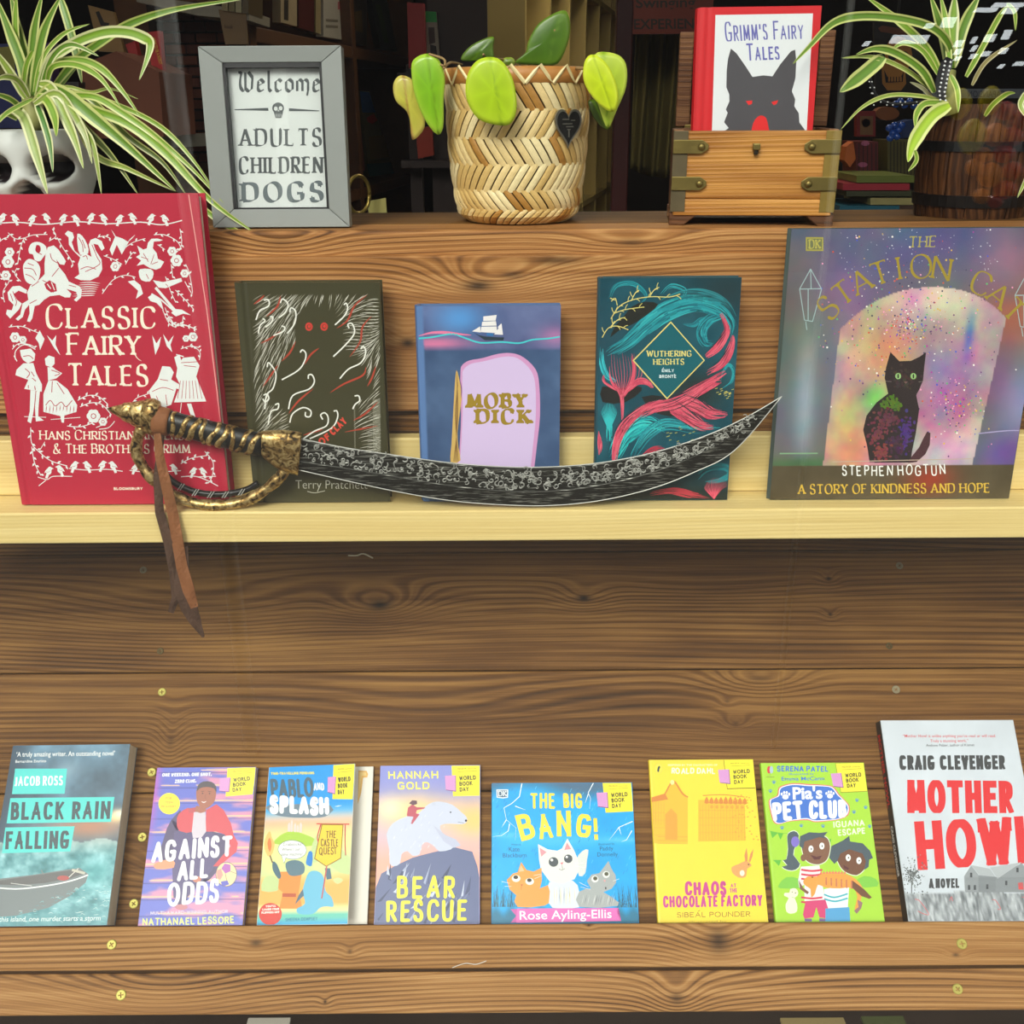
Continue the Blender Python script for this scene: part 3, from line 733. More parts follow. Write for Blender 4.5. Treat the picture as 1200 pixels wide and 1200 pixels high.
# ------------------------------------------------------------------ shop interior behind the display
# bookcase along the left, running away from the window
A_ = PY(296, 30, 2.3); B_ = PY(486, 70, 3.85)
d_ = Vector((B_.x-A_.x, B_.y-A_.y, 0)).normalized(); nb = Vector((d_.y, -d_.x, 0))
bc = empty('bookcase', (A_.x, A_.y, 0), 'tall brown bookcase along the side of the shop behind the grey picture frame', 'bookcase', mtx=frame_mtx(Vector((A_.x, A_.y, 0)), d_, -nb, UP))
LB = (Vector((B_.x, B_.y, 0))-Vector((A_.x, A_.y, 0))).length
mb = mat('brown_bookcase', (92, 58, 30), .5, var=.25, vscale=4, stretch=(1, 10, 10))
def bcbox(nm, x0, x1, z0, z1, y0=0, y1=.28): return box(nm, ((x0+x1)/2, (y0+y1)/2, (z0+z1)/2), (x1-x0, y1-y0, z1-z0), mb, bc, bevel=.002)
zt = A_.z; zl = PP(430, 219, A_, nb).z
for x in (0, LB*.5, LB): bcbox('upright', x-.018, x+.018, 0, 2.2)
for z in (zt, zl, zl-.37, zl-.72, zt+.36): 
    bcbox('shelf', .019, LB*.5-.019, z-.03, z, .002, .27); bcbox('shelf', LB*.5+.019, LB-.019, z-.03, z, .002, .27)
bcbox('back_panel', 0, LB, 0, 2.2, .281, .292)
Abk = A_ - nb*.03
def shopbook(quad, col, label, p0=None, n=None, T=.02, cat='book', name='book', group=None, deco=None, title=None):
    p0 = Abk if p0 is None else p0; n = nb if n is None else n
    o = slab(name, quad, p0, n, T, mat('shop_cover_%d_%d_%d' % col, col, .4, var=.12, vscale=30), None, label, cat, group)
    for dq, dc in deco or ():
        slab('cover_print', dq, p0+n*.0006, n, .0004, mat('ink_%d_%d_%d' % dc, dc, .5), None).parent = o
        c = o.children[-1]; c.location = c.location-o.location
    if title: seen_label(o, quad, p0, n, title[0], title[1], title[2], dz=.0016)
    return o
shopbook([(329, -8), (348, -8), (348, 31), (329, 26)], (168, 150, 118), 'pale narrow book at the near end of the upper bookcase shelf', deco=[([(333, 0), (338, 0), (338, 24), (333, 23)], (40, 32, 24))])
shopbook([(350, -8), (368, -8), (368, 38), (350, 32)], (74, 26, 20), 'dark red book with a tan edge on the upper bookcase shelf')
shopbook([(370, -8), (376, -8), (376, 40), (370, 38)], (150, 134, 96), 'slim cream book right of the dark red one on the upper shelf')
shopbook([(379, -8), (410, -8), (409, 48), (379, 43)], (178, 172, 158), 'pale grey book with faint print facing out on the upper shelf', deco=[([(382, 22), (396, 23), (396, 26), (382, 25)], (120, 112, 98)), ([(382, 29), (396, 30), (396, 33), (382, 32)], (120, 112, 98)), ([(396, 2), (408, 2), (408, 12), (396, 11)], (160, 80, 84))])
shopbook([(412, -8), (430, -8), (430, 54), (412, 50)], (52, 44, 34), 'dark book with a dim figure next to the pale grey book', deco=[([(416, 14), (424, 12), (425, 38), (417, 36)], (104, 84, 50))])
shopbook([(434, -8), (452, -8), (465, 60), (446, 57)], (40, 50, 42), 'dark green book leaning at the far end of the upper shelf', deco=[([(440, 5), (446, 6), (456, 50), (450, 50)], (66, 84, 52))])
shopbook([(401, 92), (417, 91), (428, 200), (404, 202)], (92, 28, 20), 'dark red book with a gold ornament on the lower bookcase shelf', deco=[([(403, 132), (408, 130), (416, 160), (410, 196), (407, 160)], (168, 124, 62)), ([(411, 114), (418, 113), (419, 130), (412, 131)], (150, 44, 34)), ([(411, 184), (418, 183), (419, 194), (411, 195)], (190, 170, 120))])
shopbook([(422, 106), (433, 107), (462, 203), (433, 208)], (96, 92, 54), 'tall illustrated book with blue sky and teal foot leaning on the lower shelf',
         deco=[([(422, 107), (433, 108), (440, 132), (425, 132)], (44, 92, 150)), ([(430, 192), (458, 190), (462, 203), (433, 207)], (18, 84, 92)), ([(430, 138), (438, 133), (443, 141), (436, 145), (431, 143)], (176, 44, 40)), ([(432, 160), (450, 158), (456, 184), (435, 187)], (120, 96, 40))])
# stand with the red and the green topped books
ps = PY(490, 60, 2.6); nn = NF
shopbook([(477, 3), (497, 4), (500, 84), (479, 80)], (158, 24, 18), 'tall red book standing upright left above the bamboo pot', ps, nn, .03)
shopbook([(498, 13), (511, 14), (516, 78), (500, 78)], (150, 140, 120), 'book with a bright green top band behind the red one', ps+Vector((0, .035, 0)), nn, .02, deco=[([(498, 13), (511, 14), (512, 26), (498, 26)], (22, 150, 60)), ([(502, 32), (509, 32), (510, 50), (503, 52)], (60, 40, 30)), ([(504, 52), (511, 54), (513, 70), (505, 70)], (44, 40, 36))])
shopbook([(487, 150), (506, 148), (508, 182), (490, 186)], (172, 52, 26), 'orange red book low in the dark behind the round green leaf', ps, nn, .03)
sd_ = empty('display_rack', (ps.x, ps.y, 0), 'dark wooden display rack carrying the tall red book', 'rack')
box('post', (-.02, .07, .8), (.03, .03, 1.6), mat('dark_rack', (48, 30, 22), .5), sd_)
box('post', (.09, .07, .9), (.14, .03, 1.8), mat('dark_rack', (48, 30, 22), .5), sd_)
zz = PY(490, 83, 2.6).z; box('ledge', (0.03, .03, zz-.012), (.16, .09, .016), mat('dark_rack', (48, 30, 22), .5), sd_)
zz = PY(490, 186, 2.6).z; box('ledge', (0.03, .03, zz-.012), (.16, .09, .016), mat('dark_rack', (48, 30, 22), .5), sd_)
# spectacles-like pair of white hoop and card near the frame
o = shopbook([(430, 236), (452, 232), (454, 261), (434, 263)], (176, 166, 96), 'small yellowish card propped in the dark right of the frame', PY(440, 250, 1.9), NF, .004, 'card', 'card', title=('EXPECT', (434, 262, 452, 260, 5), (30, 30, 26)))
V, F = tube([PY(420+13*cos(a), 228+22*sin(a), 1.85+.02*cos(a)) for a in [2*pi*i/28 for i in range(29)]], .0035, 8)
hp = tag(mesh('hoop', V, F, mat('brass_hoop', (150, 128, 62), .35, .7), smooth=True), 'thin brass coloured hoop standing in the dark right of the grey frame', 'hoop')

# cream pigeonhole unit receding to the right
C_ = PY(612, 60, 3.0); D_ = PY(724, 60, 5.3); dc = Vector((D_.x-C_.x, D_.y-C_.y, 0)); LC = dc.length; dc.normalize(); nc = Vector((dc.y, -dc.x, 0))
if nc.y > 0: nc = -nc
cu = empty('pigeonhole_unit', (0, 0, 0), 'tall cream pigeonhole shelving unit behind the bamboo pot and its dark leaf', 'shelving', mtx=frame_mtx(Vector((C_.x, C_.y, 0)), dc, -nc, UP))
mc = mat('cream_board', (196, 172, 104), .5, var=.1)
nx_ = 6
for i in range(nx_+1): box('upright', (LC*i/nx_, .045, 1.15), (.02, .11, 2.3), mc, cu)
for j in range(7):
    for i in range(nx_): box('shelf', (LC*(i+.5)/nx_, .045, .04+j*.37), (LC/nx_-.021, .108, .02), mc, cu)
box('back_panel', (LC/2, .106, 1.15), (LC, .01, 2.3), mat('cream_back', (150, 130, 78), .6), cu)
# dark red post, curtain, banner
p = PY(729, 100, 2.45); box('post', (p.x, p.y, 1.3), (.036, .036, 2.6), mat('oxblood_paint', (70, 18, 12), .4), bevel=.003); tag(bpy.data.objects['post.002'] if 'post.002' in bpy.data.objects else None, None, None)
for o_ in bpy.data.objects:
    if o_.name.startswith('post') and o_.parent is None: tag(o_, 'slim dark red square post between the bamboo pot and the curtain', 'post')
cx0 = PY(744, 100, 4.2).x; cx1 = PY(812, 100, 4.2).x; zt_ = PY(775, 38, 4.2).z; zb_ = PY(775, 198, 4.2).z
V = []; F = []; nx2, nz2 = 40, 14
for j in range(nz2+1):
    t = j/nz2
    for i in range(nx2+1):
        s = i/nx2; lift = .22*(max(0, .35-s)/.35)**1.5*0 + .28*(1-s)**3*t*t*0
        V.append((cx0+(cx1-cx0)*(s*(1-.15*t)+.12*t*s*(1-s)), 4.2+.035*sin(s*26+t*1.2)+.05*t*sin(s*7), zt_+(zb_-zt_)*t*(1-.0*s)-.03*sin(pi*s)*t))
for j in range(nz2):
    for i in range(nx2): a = j*(nx2+1)+i; F.append((a, a+nx2+1, a+nx2+2, a+1))
o = mesh('curtain', V, F, mat('olive_cloth', (104, 96, 52), .9, bump=.2, bscale=300), smooth=True); so_ = o.modifiers.new('s', 'SOLIDIFY'); so_.thickness = .004
tag(o, 'dull olive draped curtain hanging in the dark left of the wooden chest', 'curtain')
o = slab('banner', [(738, -12), (836, -12), (836, 39), (738, 40)], PY(790, 20, 4.0), NF, .01, mat('oxblood_banner', (92, 24, 14), .6), None, 'dark red banner with black capitals above the olive curtain', 'banner')
seen_label(o, None, PY(790, 20, 4.0), NF, 'EXPERIENCE', (743, 34, 834, 33, 12), (14, 8, 8), bold=.02)
seen_label(o, None, PY(790, 20, 4.0), NF, 'Swinging', (745, 9, 815, 8, 12), (14, 8, 8), bold=.02)

# left corner: boxes, books and bricks
pl = PY(120, 100, 1.95)
o = slab('cardboard_box', [(94, 76), (136, 60), (186, 84), (192, 160), (98, 163)], pl, NF, .2, mat('brown_card', (104, 52, 26), .7, bump=.1), None, 'brown cardboard box behind the left spider plant leaves', 'box')
shopbook([(103, 6), (133, 14), (146, 62), (116, 60)], (152, 116, 62), 'tan notebook with a black squiggle leaning in the dark top left', PY(120, 40, 2.1), NF, .012, deco=[([(112, 14), (116, 13), (122, 26), (128, 27), (127, 31), (118, 30)], (40, 26, 14))])
shopbook([(171, 38), (187, 36), (191, 84), (179, 88)], (176, 22, 20), 'red book with small yellow spine lettering leaning at upper left', PY(180, 60, 2.0), NF, .02, title=('HOW TO BE A ROBOT', (178, 45, 187, 76, 4), (236, 190, 60)))
shopbook([(147, 52), (158, 48), (162, 66), (154, 72)], (170, 24, 22), 'corner of a red book just left of the leaning red one', PY(155, 60, 2.05), NF, .02)
shopbook([(256, 11), (288, 15), (291, 52), (264, 52)], (122, 92, 52), 'brown card with handwriting hanging above the grey framed print', PY(272, 30, 2.146), NF, .004, 'card', 'card', title=('look', (263, 33, 273, 34, 5), (40, 24, 12)))
o = slab('wall_shelf', [(172, 160), (246, 156), (246, 171), (174, 174)], PY(210, 165, 2.15), NF, .18, mat('pale_shelf', (150, 142, 124), .6), None, 'pale shelf edge crossing behind the spider plant leaves', 'shelf')
o = slab('wall_shelf', [(160, -6), (292, 12), (292, 24), (230, 18), (160, 2)], PY(210, 10, 2.15), NF, .18, mat('pale_shelf', (150, 142, 124), .6), None, 'pale shelf running along the very top left edge', 'shelf')
for k, (c, lab) in enumerate([((150, 134, 90), 'cream'), ((120, 104, 60), 'olive'), ((160, 148, 110), 'ivory'), ((96, 80, 50), 'brown')]):
    shopbook([(260+8*k, -10), (267+8*k, -10), (267+8*k, 13+k), (260+8*k, 12+k)], c, 'thin %s spine in the row at the top above the brown card' % lab, PY(270, 10, 2.14), NF, .12)
shopbook([(-10, 52), (26, 50), (28, 150), (-10, 150)], (28, 34, 84), 'large dark blue book behind the left spider plant', PY(10, 100, 1.9), NF, .03, deco=[([(-6, 56), (16, 54), (18, 86), (-6, 88)], (116, 110, 34))])
shopbook([(44, 50), (60, 50), (62, 112), (46, 112)], (56, 24, 84), 'purple book behind the upright leaves of the left plant', PY(50, 80, 1.92), NF, .03)
shopbook([(66, 96), (92, 96), (92, 150), (68, 150)], (30, 26, 24), 'black box with tiny white digits behind the left plant', PY(80, 120, 1.9), NF, .03, 'box', 'box', title=('2026', (73, 110, 82, 110, 4), (170, 170, 180)))
# brick pier (a few courses show between the leaves and the frame)
pw = PY(230, 85, 2.24); zb0 = PY(230, 158, 2.5).z; bw, bh = .052, .0165*1.25
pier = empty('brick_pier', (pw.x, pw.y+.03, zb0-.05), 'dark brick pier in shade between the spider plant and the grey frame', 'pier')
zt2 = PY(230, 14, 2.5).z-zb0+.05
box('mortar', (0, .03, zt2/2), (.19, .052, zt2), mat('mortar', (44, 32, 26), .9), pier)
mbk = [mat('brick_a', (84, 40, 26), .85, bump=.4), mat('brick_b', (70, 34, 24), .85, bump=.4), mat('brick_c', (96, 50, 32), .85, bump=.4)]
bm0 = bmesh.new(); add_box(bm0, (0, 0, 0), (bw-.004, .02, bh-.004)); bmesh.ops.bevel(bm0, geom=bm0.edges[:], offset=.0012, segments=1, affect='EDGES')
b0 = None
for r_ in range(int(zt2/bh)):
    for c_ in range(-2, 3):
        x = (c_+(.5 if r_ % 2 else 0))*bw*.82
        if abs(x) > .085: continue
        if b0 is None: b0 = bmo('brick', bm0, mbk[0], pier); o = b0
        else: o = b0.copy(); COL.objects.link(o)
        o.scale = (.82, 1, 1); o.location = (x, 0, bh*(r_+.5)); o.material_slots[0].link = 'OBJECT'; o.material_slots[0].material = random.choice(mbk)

# right corner: sign, stock and stacked books
psn = PY(1050, 70, 2.6)
o = slab('skull_sign', [(1024, 26), (1080, 26), (1082, 114), (1026, 114)], psn, NF, .01, mat('sign_black', (20, 14, 12), .6), None, 'dark hanging sign with a golden skull wearing a hat behind the right plant', 'sign')
sg = mat('sign_gold', (166, 112, 48), .6); 
def onsign(q, m_, dz): 
    s_ = slab('cover_print', q, psn+NF*dz, NF, .0005, m_); s_.parent = o; s_.name = 'painted_skull'; s_.location -= o.location
def ellq(cx, cy, rx, ry, n=16): return [(cx+rx*cos(2*pi*i/n), cy+ry*sin(2*pi*i/n)) for i in range(n)]
onsign(ellq(1053, 64, 16, 22), sg, .001); onsign([(1033, 72), (1060, 74), (1062, 98), (1056, 106), (1040, 106), (1034, 98)], sg, .0016)
onsign(ellq(1046, 66, 5, 5), mat('sign_black', (20, 14, 12), .6), .0022); onsign(ellq(1060, 65, 5, 5), mat('sign_black', (20, 14, 12), .6), .0022)
onsign([(1036, 82), (1040, 90), (1056, 90), (1059, 84), (1058, 96), (1038, 97)], mat('sign_black', (20, 14, 12), .6), .0022)
for k in range(5): onsign(rq(1041+3.4*k, 90, 1043.2+3.4*k, 95.5), sg, .0028)
onsign([(1029, 33), (1034, 30), (1060, 34), (1078, 46), (1060, 42), (1032, 37)], mat('sign_brown', (96, 50, 28), .6), .001)
def stock(name, quad, col, label, cat, Y=2.3, T=.12, **k):
    return shopbook(quad, col, label, PY(1040, 200, Y), NF, T, cat, name, **k)
stock('picture_book', rq(1004, 130, 1026, 160), (120, 26, 24), 'red bordered picture book facing out between chest and barrel', 'book', 2.5, .02, deco=[(rq(1008, 136, 1023, 158), (112, 76, 40)), (ellq(1015, 144, 5, 5, 10), (170, 104, 120))])
stock('storage_tin', ellq(1040, 133, 14, 8), (128, 72, 30), 'orange oval tin lid in the dark behind the bead strand', 'tin', 2.5, .03)
stock('slatted_crate', rq(1003, 166, 1029, 205), (92, 22, 24), 'small dark red slatted crate left of the barrel pot', 'crate', 2.4, .1, deco=[(rq(1006+5*k, 168, 1007.2+5*k, 203), (44, 10, 12)) for k in range(5)]+[(ellq(1014, 168, 5, 3, 10), (176, 96, 130)), (ellq(1011, 193, 6, 3, 10), (176, 88, 124))])
stock('wicker_basket', rq(1040, 164, 1076, 210), (84, 76, 34), 'olive ribbed basket just left of the barrel pot', 'basket', 2.4, .1, deco=[(rq(1043+4*k, 166, 1044.4+4*k, 209), (44, 38, 18)) for k in range(8)])
stock('cloth_bag', [(1058, 143), (1070, 140), (1074, 160), (1056, 162)], (22, 44, 92), 'small dark blue bag near the blue beads', 'bag', 2.42, .05)
stock('flower_toy', [(992, 172), (1000, 166), (1003, 186), (996, 196), (990, 188)], (180, 92, 40), 'orange and yellow toy beside the glass edge right of the chest', 'toy', 2.35, .04)
ys = 206
for k, (x0, x1, h, c, lab) in enumerate([(1004, 1072, 9, (96, 104, 40), 'yellow green book on top of the flat stack left of the barrel'), (988, 1066, 9, (146, 34, 46), 'red and pink book second in the flat stack left of the barrel'), (992, 1074, 7, (52, 54, 30), 'dark olive book third in the flat stack left of the barrel'),
        (1020, 1074, 9, (140, 130, 82), 'cream book low in the flat stack left of the barrel'), (984, 1054, 9, (24, 82, 98), 'teal book at the bottom of the flat stack left of the barrel'), (984, 1076, 8, (30, 28, 30), 'black book under the teal one left of the barrel')]):
    stock('book', rq(x0, ys, x1, ys+h-1), c, lab, 'book', 2.2, .18, group=None); ys += h+(0 if k != 2 else 1)
mbd = mat('blue_bead', (28, 70, 150), .2, coat=.5); bm = bmesh.new(); bmesh.ops.create_icosphere(bm, subdivisions=2, radius=.0075); bd0 = None
for ib, (x, y) in enumerate(sorted([(1042, 150), (1048, 147), (1053, 152), (1046, 156), (1051, 160), (1057, 147), (1043, 162), (1055, 119), (1060, 123), (1066, 119), (1071, 124), (1050, 122)])):
    if bd0 is None: bd0 = bmo('bead', bm, mbd, smooth=True); o = bd0
    else: o = bd0.copy(); COL.objects.link(o)
    o.location = PY(x, y, 2.2); tag(o, 'round blue bead left of the barrel pot, %s from the left' % ORD[ib], 'bead', 'blue beads left of the barrel pot')
rl = slab('reflection_rail', rq(1033, 104, 1260, 115), PY(1120, 110, 3.0), NF, .02, mat('reflection_grey', (104, 112, 124), .4), None, 'grey reflection built as a rail with faint dark capitals behind the right spider plant', 'rail')  # solid strip added in place of a grey band reflected in the window
seen_label(rl, None, PY(1120, 110, 3.0), NF, 'CAPANSION', (1178, 114, 1134, 114, -8), (66, 72, 84))
# table under the stock and long back shelf on the right
box('display_table', (PY(1040, 262, 2.3).x+.25, 2.35, PY(1040, 258, 2.2).z-.02), (1.1, .5, .03), mat('dark_rack', (48, 30, 22), .5)); tag(bpy.data.objects['display_table'], 'dark low display table under the flat stacked books at right', 'table')

# reflections in the window come from the street: lit ceiling panels, fruit stall, pale poles (all behind the camera)
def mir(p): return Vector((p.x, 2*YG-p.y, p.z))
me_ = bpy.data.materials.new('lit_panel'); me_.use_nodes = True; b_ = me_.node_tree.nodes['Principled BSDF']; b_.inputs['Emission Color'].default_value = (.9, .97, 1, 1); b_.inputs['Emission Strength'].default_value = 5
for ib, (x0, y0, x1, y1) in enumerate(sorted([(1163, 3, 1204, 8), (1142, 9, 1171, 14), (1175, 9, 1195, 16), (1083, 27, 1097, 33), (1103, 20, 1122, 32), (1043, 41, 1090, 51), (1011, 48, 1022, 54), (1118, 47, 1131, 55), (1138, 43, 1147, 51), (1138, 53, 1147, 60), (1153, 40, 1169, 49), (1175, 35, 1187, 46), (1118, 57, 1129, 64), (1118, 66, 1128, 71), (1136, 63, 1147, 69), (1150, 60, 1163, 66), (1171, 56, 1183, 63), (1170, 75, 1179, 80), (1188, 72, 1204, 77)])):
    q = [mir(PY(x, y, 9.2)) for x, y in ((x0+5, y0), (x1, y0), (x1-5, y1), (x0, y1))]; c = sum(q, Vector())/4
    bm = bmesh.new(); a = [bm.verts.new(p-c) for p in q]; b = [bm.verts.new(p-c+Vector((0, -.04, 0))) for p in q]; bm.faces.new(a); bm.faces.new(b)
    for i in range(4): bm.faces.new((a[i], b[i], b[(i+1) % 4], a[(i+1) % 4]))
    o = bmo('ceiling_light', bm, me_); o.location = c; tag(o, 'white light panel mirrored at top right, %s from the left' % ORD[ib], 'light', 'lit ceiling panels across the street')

# fruit stall and pale poles on the pavement behind the camera
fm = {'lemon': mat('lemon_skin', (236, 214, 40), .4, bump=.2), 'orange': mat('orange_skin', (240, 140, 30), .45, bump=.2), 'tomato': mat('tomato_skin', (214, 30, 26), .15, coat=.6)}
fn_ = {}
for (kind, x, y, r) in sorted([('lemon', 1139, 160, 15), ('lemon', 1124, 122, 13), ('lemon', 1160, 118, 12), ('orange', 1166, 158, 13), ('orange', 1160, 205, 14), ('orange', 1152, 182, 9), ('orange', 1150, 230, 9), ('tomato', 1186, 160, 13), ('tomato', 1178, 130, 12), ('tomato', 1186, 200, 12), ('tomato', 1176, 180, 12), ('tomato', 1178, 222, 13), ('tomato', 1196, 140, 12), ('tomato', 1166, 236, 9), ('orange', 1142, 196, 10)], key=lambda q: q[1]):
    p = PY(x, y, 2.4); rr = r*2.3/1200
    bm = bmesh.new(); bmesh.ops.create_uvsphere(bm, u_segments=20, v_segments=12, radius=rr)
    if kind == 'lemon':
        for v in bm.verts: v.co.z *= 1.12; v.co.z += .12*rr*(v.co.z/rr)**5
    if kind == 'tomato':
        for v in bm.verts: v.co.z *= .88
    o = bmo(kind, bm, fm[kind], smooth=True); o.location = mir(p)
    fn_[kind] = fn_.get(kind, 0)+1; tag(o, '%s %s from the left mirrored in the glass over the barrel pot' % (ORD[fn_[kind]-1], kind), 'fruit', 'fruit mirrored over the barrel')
pm_ = mat('pale_pole', (225, 228, 222), .5)
for (px_, r_, lab) in [(212, .019, 'pale pole mirrored in the glass left of the grey picture frame'), (981, .006, 'thin pale pole mirrored right of the wooden chest, standing in for a glass edge')]:  # the thin pole is added in place of a bluish glass edge
    p = mir(PY(px_, 160, 2.2)); V, F = tube([(p.x, p.y, -.01), (p.x, p.y, 2.7)], r_, 14); tag(mesh('pole', V, F, pm_, smooth=True), lab, 'pole')

pcard = PY(443, 263, 1.9); box('side_table', (PY(436, 263, 1.9).x, 1.9, (pcard.z-.001)/2-.0), (.3, .24, pcard.z-.003), mat('dark_rack', (48, 30, 22), .5), bevel=.002); tag(bpy.data.objects['side_table'], 'dark side table behind the ledge carrying the yellowish card and the hoop', 'table')
V, F = tube([(0, 0, 0), (0, 0, ZC-psn.z-.12)], .003, 6); cr_ = mesh('hanging_cord', V, F, mat('black_cord', (10, 10, 12), .6), bpy.data.objects['skull_sign']); q_ = PY(1052, 27, 2.6); cr_.location = Vector((q_.x, 2.605, q_.z))-bpy.data.objects['skull_sign'].location
V, F = tube([(cx0-.05, 4.2, zt_+.004), (cx1+.05, 4.2, zt_+.004)], .012, 8); V2, F2 = tube([(cx1+.04, 4.2, zt_), (cx1+.04, 4.2, 0)], .014, 8); V, F = joinvf([(V, F), (V2, F2)]); rd_ = mesh('curtain_rail', V, F, mat('dark_rack', (48, 30, 22), .5), bpy.data.objects['curtain'])
# ------------------------------------------------------------------ things standing on the platform
# grey picture frame
fq = [(239, 56), (395, 53), (410, 265.5), (250, 269)]
lean_f = R(5); nf = Vector((0, -cos(lean_f), sin(lean_f))); pf = Vector((0, YP+.018, Z_PLAT)); 
BLp = PP(*fq[3], pf, nf); BRp = PP(*fq[2], pf, nf); zfix = Z_PLAT
yd = Vector((0, sin(lean_f), cos(lean_f)))
wF = BRp.x-BLp.x; hF = (PP(*fq[0], pf, nf)-pf).dot(yd)
MF = frame_mtx(Vector((BLp.x, pf.y, Z_PLAT+.0015)), (1, 0, 0), yd, nf)
fr = empty('framed_print', mtx=MF, label='grey picture frame holding a black lettered welcome print on the wooden ledge', cat='picture frame')
inv = MF.inverted()
inn = [inv @ PP(x, y, pf, nf) for x, y in ((262, 73), (376, 72.5), (385.5, 245), (271, 245))]
ix0, ix1 = (inn[0].x+inn[3].x)/2, (inn[1].x+inn[2].x)/2; iy1, iy0 = (inn[0].y+inn[1].y)/2, (inn[2].y+inn[3].y)/2
O = [(0, 0), (wF, 0), (wF, hF), (0, hF)]; I = [(ix0, iy0), (ix1, iy0), (ix1, iy1), (ix0, iy1)]
mfr = mat('grey_frame_paint', (138, 142, 138), .42); mdk = mat('frame_inner_black', (28, 28, 30), .4)
for k in range(4):
    a, b = O[k], O[(k+1) % 4]; c, d = I[(k+1) % 4], I[k]; e = .0006
    P = [a, b, c, d]; cx = sum(p[0] for p in P)/4; cy = sum(p[1] for p in P)/4
    P = [(p[0]+(cx-p[0])*.003, p[1]+(cy-p[1])*.003) for p in P]
    V = [(p[0], p[1], 0 if i < 2 else -.0015) for i, p in enumerate(P)]+[(p[0], p[1], -.016) for p in P]
    bm = bmesh.new(); vs = [bm.verts.new(v) for v in V]
    for f in [(0, 1, 2, 3), (7, 6, 5, 4), (0, 4, 5, 1), (1, 5, 6, 2), (2, 6, 7, 3), (3, 7, 4, 0)]: bm.faces.new([vs[i] for i in f])
    bmo('frame_rail', bm, mfr, fr, bevel=.0006)
bm = bmesh.new()
for (x0, y0, x1, y1) in [(ix0-.0, iy0, ix0+.0024, iy1), (ix1-.0024, iy0, ix1, iy1), (ix0, iy1-.0042, ix1, iy1), (ix0, iy0, ix1, iy0+.0016)]: add_box(bm, ((x0+x1)/2, (y0+y1)/2, -.0065), (x1-x0, y1-y0, .008))
bmo('rebate', bm, mdk, fr)
box('backing_board', (wF/2, hF/2, -.0142), (wF-.012, hF-.012, .003), mdk, fr)
box('print', ((ix0+ix1)/2, (iy0+iy1)/2, -.0115), (ix1-ix0, iy1-iy0, .0006), mat('print_paper', (236, 238, 236), .7), fr)
iq = [(262, 73), (376, 72.5), (385.5, 245), (271, 245)]
A = Art(iq, ix1-ix0, iy1-iy0); ink = (92, 96, 98); ink2 = (112, 120, 124); A.frame(230, 0, 4)
A.up().text('welcome', (185, 418), (575, 420), 92, ink, 16, 4, nib=R(45), gap=.14, part='print_lettering')
A.text('ADULTS', (186, 672), (578, 672), 78, ink, 15, 3, serif=16, gap=.26, part='print_lettering')
A.text('CHILDREN', (182, 804), (584, 804), 76, ink, 15, 4, serif=12, gap=.24, part='print_lettering')
A.text('DOGS', (192, 940), (586, 938), 86, ink2, 25, 4, serif=22, gap=.3, part='print_lettering')
A.poly([(168, 500), (326, 494), (328, 508), (168, 504)], ink, 'print_ornament'); A.poly([(424, 496), (566, 507), (566, 511), (424, 510)], ink, 'print_ornament')
A.ell(373, 496, 28, 27, ink, 'print_ornament'); A.poly([(352, 512), (396, 512), (388, 542), (360, 542)], ink, 'print_ornament')
A.up(); A.ell(362, 498, 9, 10, (226, 228, 226), 'print_ornament'); A.ell(385, 496, 9, 10, (226, 228, 226), 'print_ornament'); A.poly([(370, 510), (374, 502), (379, 510)], (226, 228, 226), 'print_ornament')
for k in range(5): A.poly(rq(360+6.4*k, 522, 361.8+6.4*k, 538), (226, 228, 226), 'print_ornament')
for part, (V, F, C) in A.layers.items():
    o = mesh(part, V, F, vmat('printed_ink_60', rough=.6), fr, cols=C); o.location = (ix0, iy0, -.0111)
box('glass', ((ix0+ix1)/2, (iy0+iy1)/2, -.0068), (ix1-ix0-.0002, iy1-iy0-.0002, .0016), gm, fr)

# bamboo pot
YC = YPB+.030; pc = PY(607, 255, YC); XC = pc.x
bk = empty('bamboo_pot', (XC, YC, Z_PLAT), 'woven bamboo plant pot with a dark heart pendant standing on the wooden ledge', 'plant pot')
mpp = 1/1200.0
def rad_at(py, halfpx): 
    z = PY(607, py, YC); dep = (z-CO).dot(Fv); return halfpx*dep/1200
def zat(py, r): return PY(607, py, YC-r).z - Z_PLAT
prof = [(265, 56), (262, 62), (254, 68), (240, 71.5), (200, 77), (170, 80), (130, 82), (97, 84), (78, 86)]
PR = [];
for py, hp_ in prof:
    r = rad_at(py, hp_); PR.append((zat(py, r*.98), r))
PR[0] = (0.0006, PR[0][1]); PR[1] = (max(.004, PR[1][0]), PR[1][1])
def rz(z):
    for (a, ra), (b, rb) in zip(PR[:-1], PR[1:]):
        if z <= b: t = max(0, (z-a)/(b-a)); return ra+(rb-ra)*t
    return PR[-1][1]
ztop = PR[-1][0]; zrim = zat(96, rz(.14))
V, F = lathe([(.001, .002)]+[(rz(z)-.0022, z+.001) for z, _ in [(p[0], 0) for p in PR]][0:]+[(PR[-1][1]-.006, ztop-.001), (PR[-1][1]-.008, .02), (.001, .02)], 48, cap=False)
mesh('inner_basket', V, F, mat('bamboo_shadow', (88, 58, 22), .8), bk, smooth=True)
bc_ = [mat('bamboo_a', (232, 204, 142), .45, var=.12, vscale=300), mat('bamboo_b', (214, 178, 108), .45, var=.12, vscale=300), mat('bamboo_c', (240, 220, 166), .45, var=.1, vscale=300), mat('bamboo_d', (176, 126, 56), .45, var=.15, vscale=300)]
bands = [(.0012, .016, 1), (.014, .034, -1), (.032, .058, 1), (.056, .082, -1), (.080, .107, 1), (.105, zrim+.002, -1)]
NS = 48
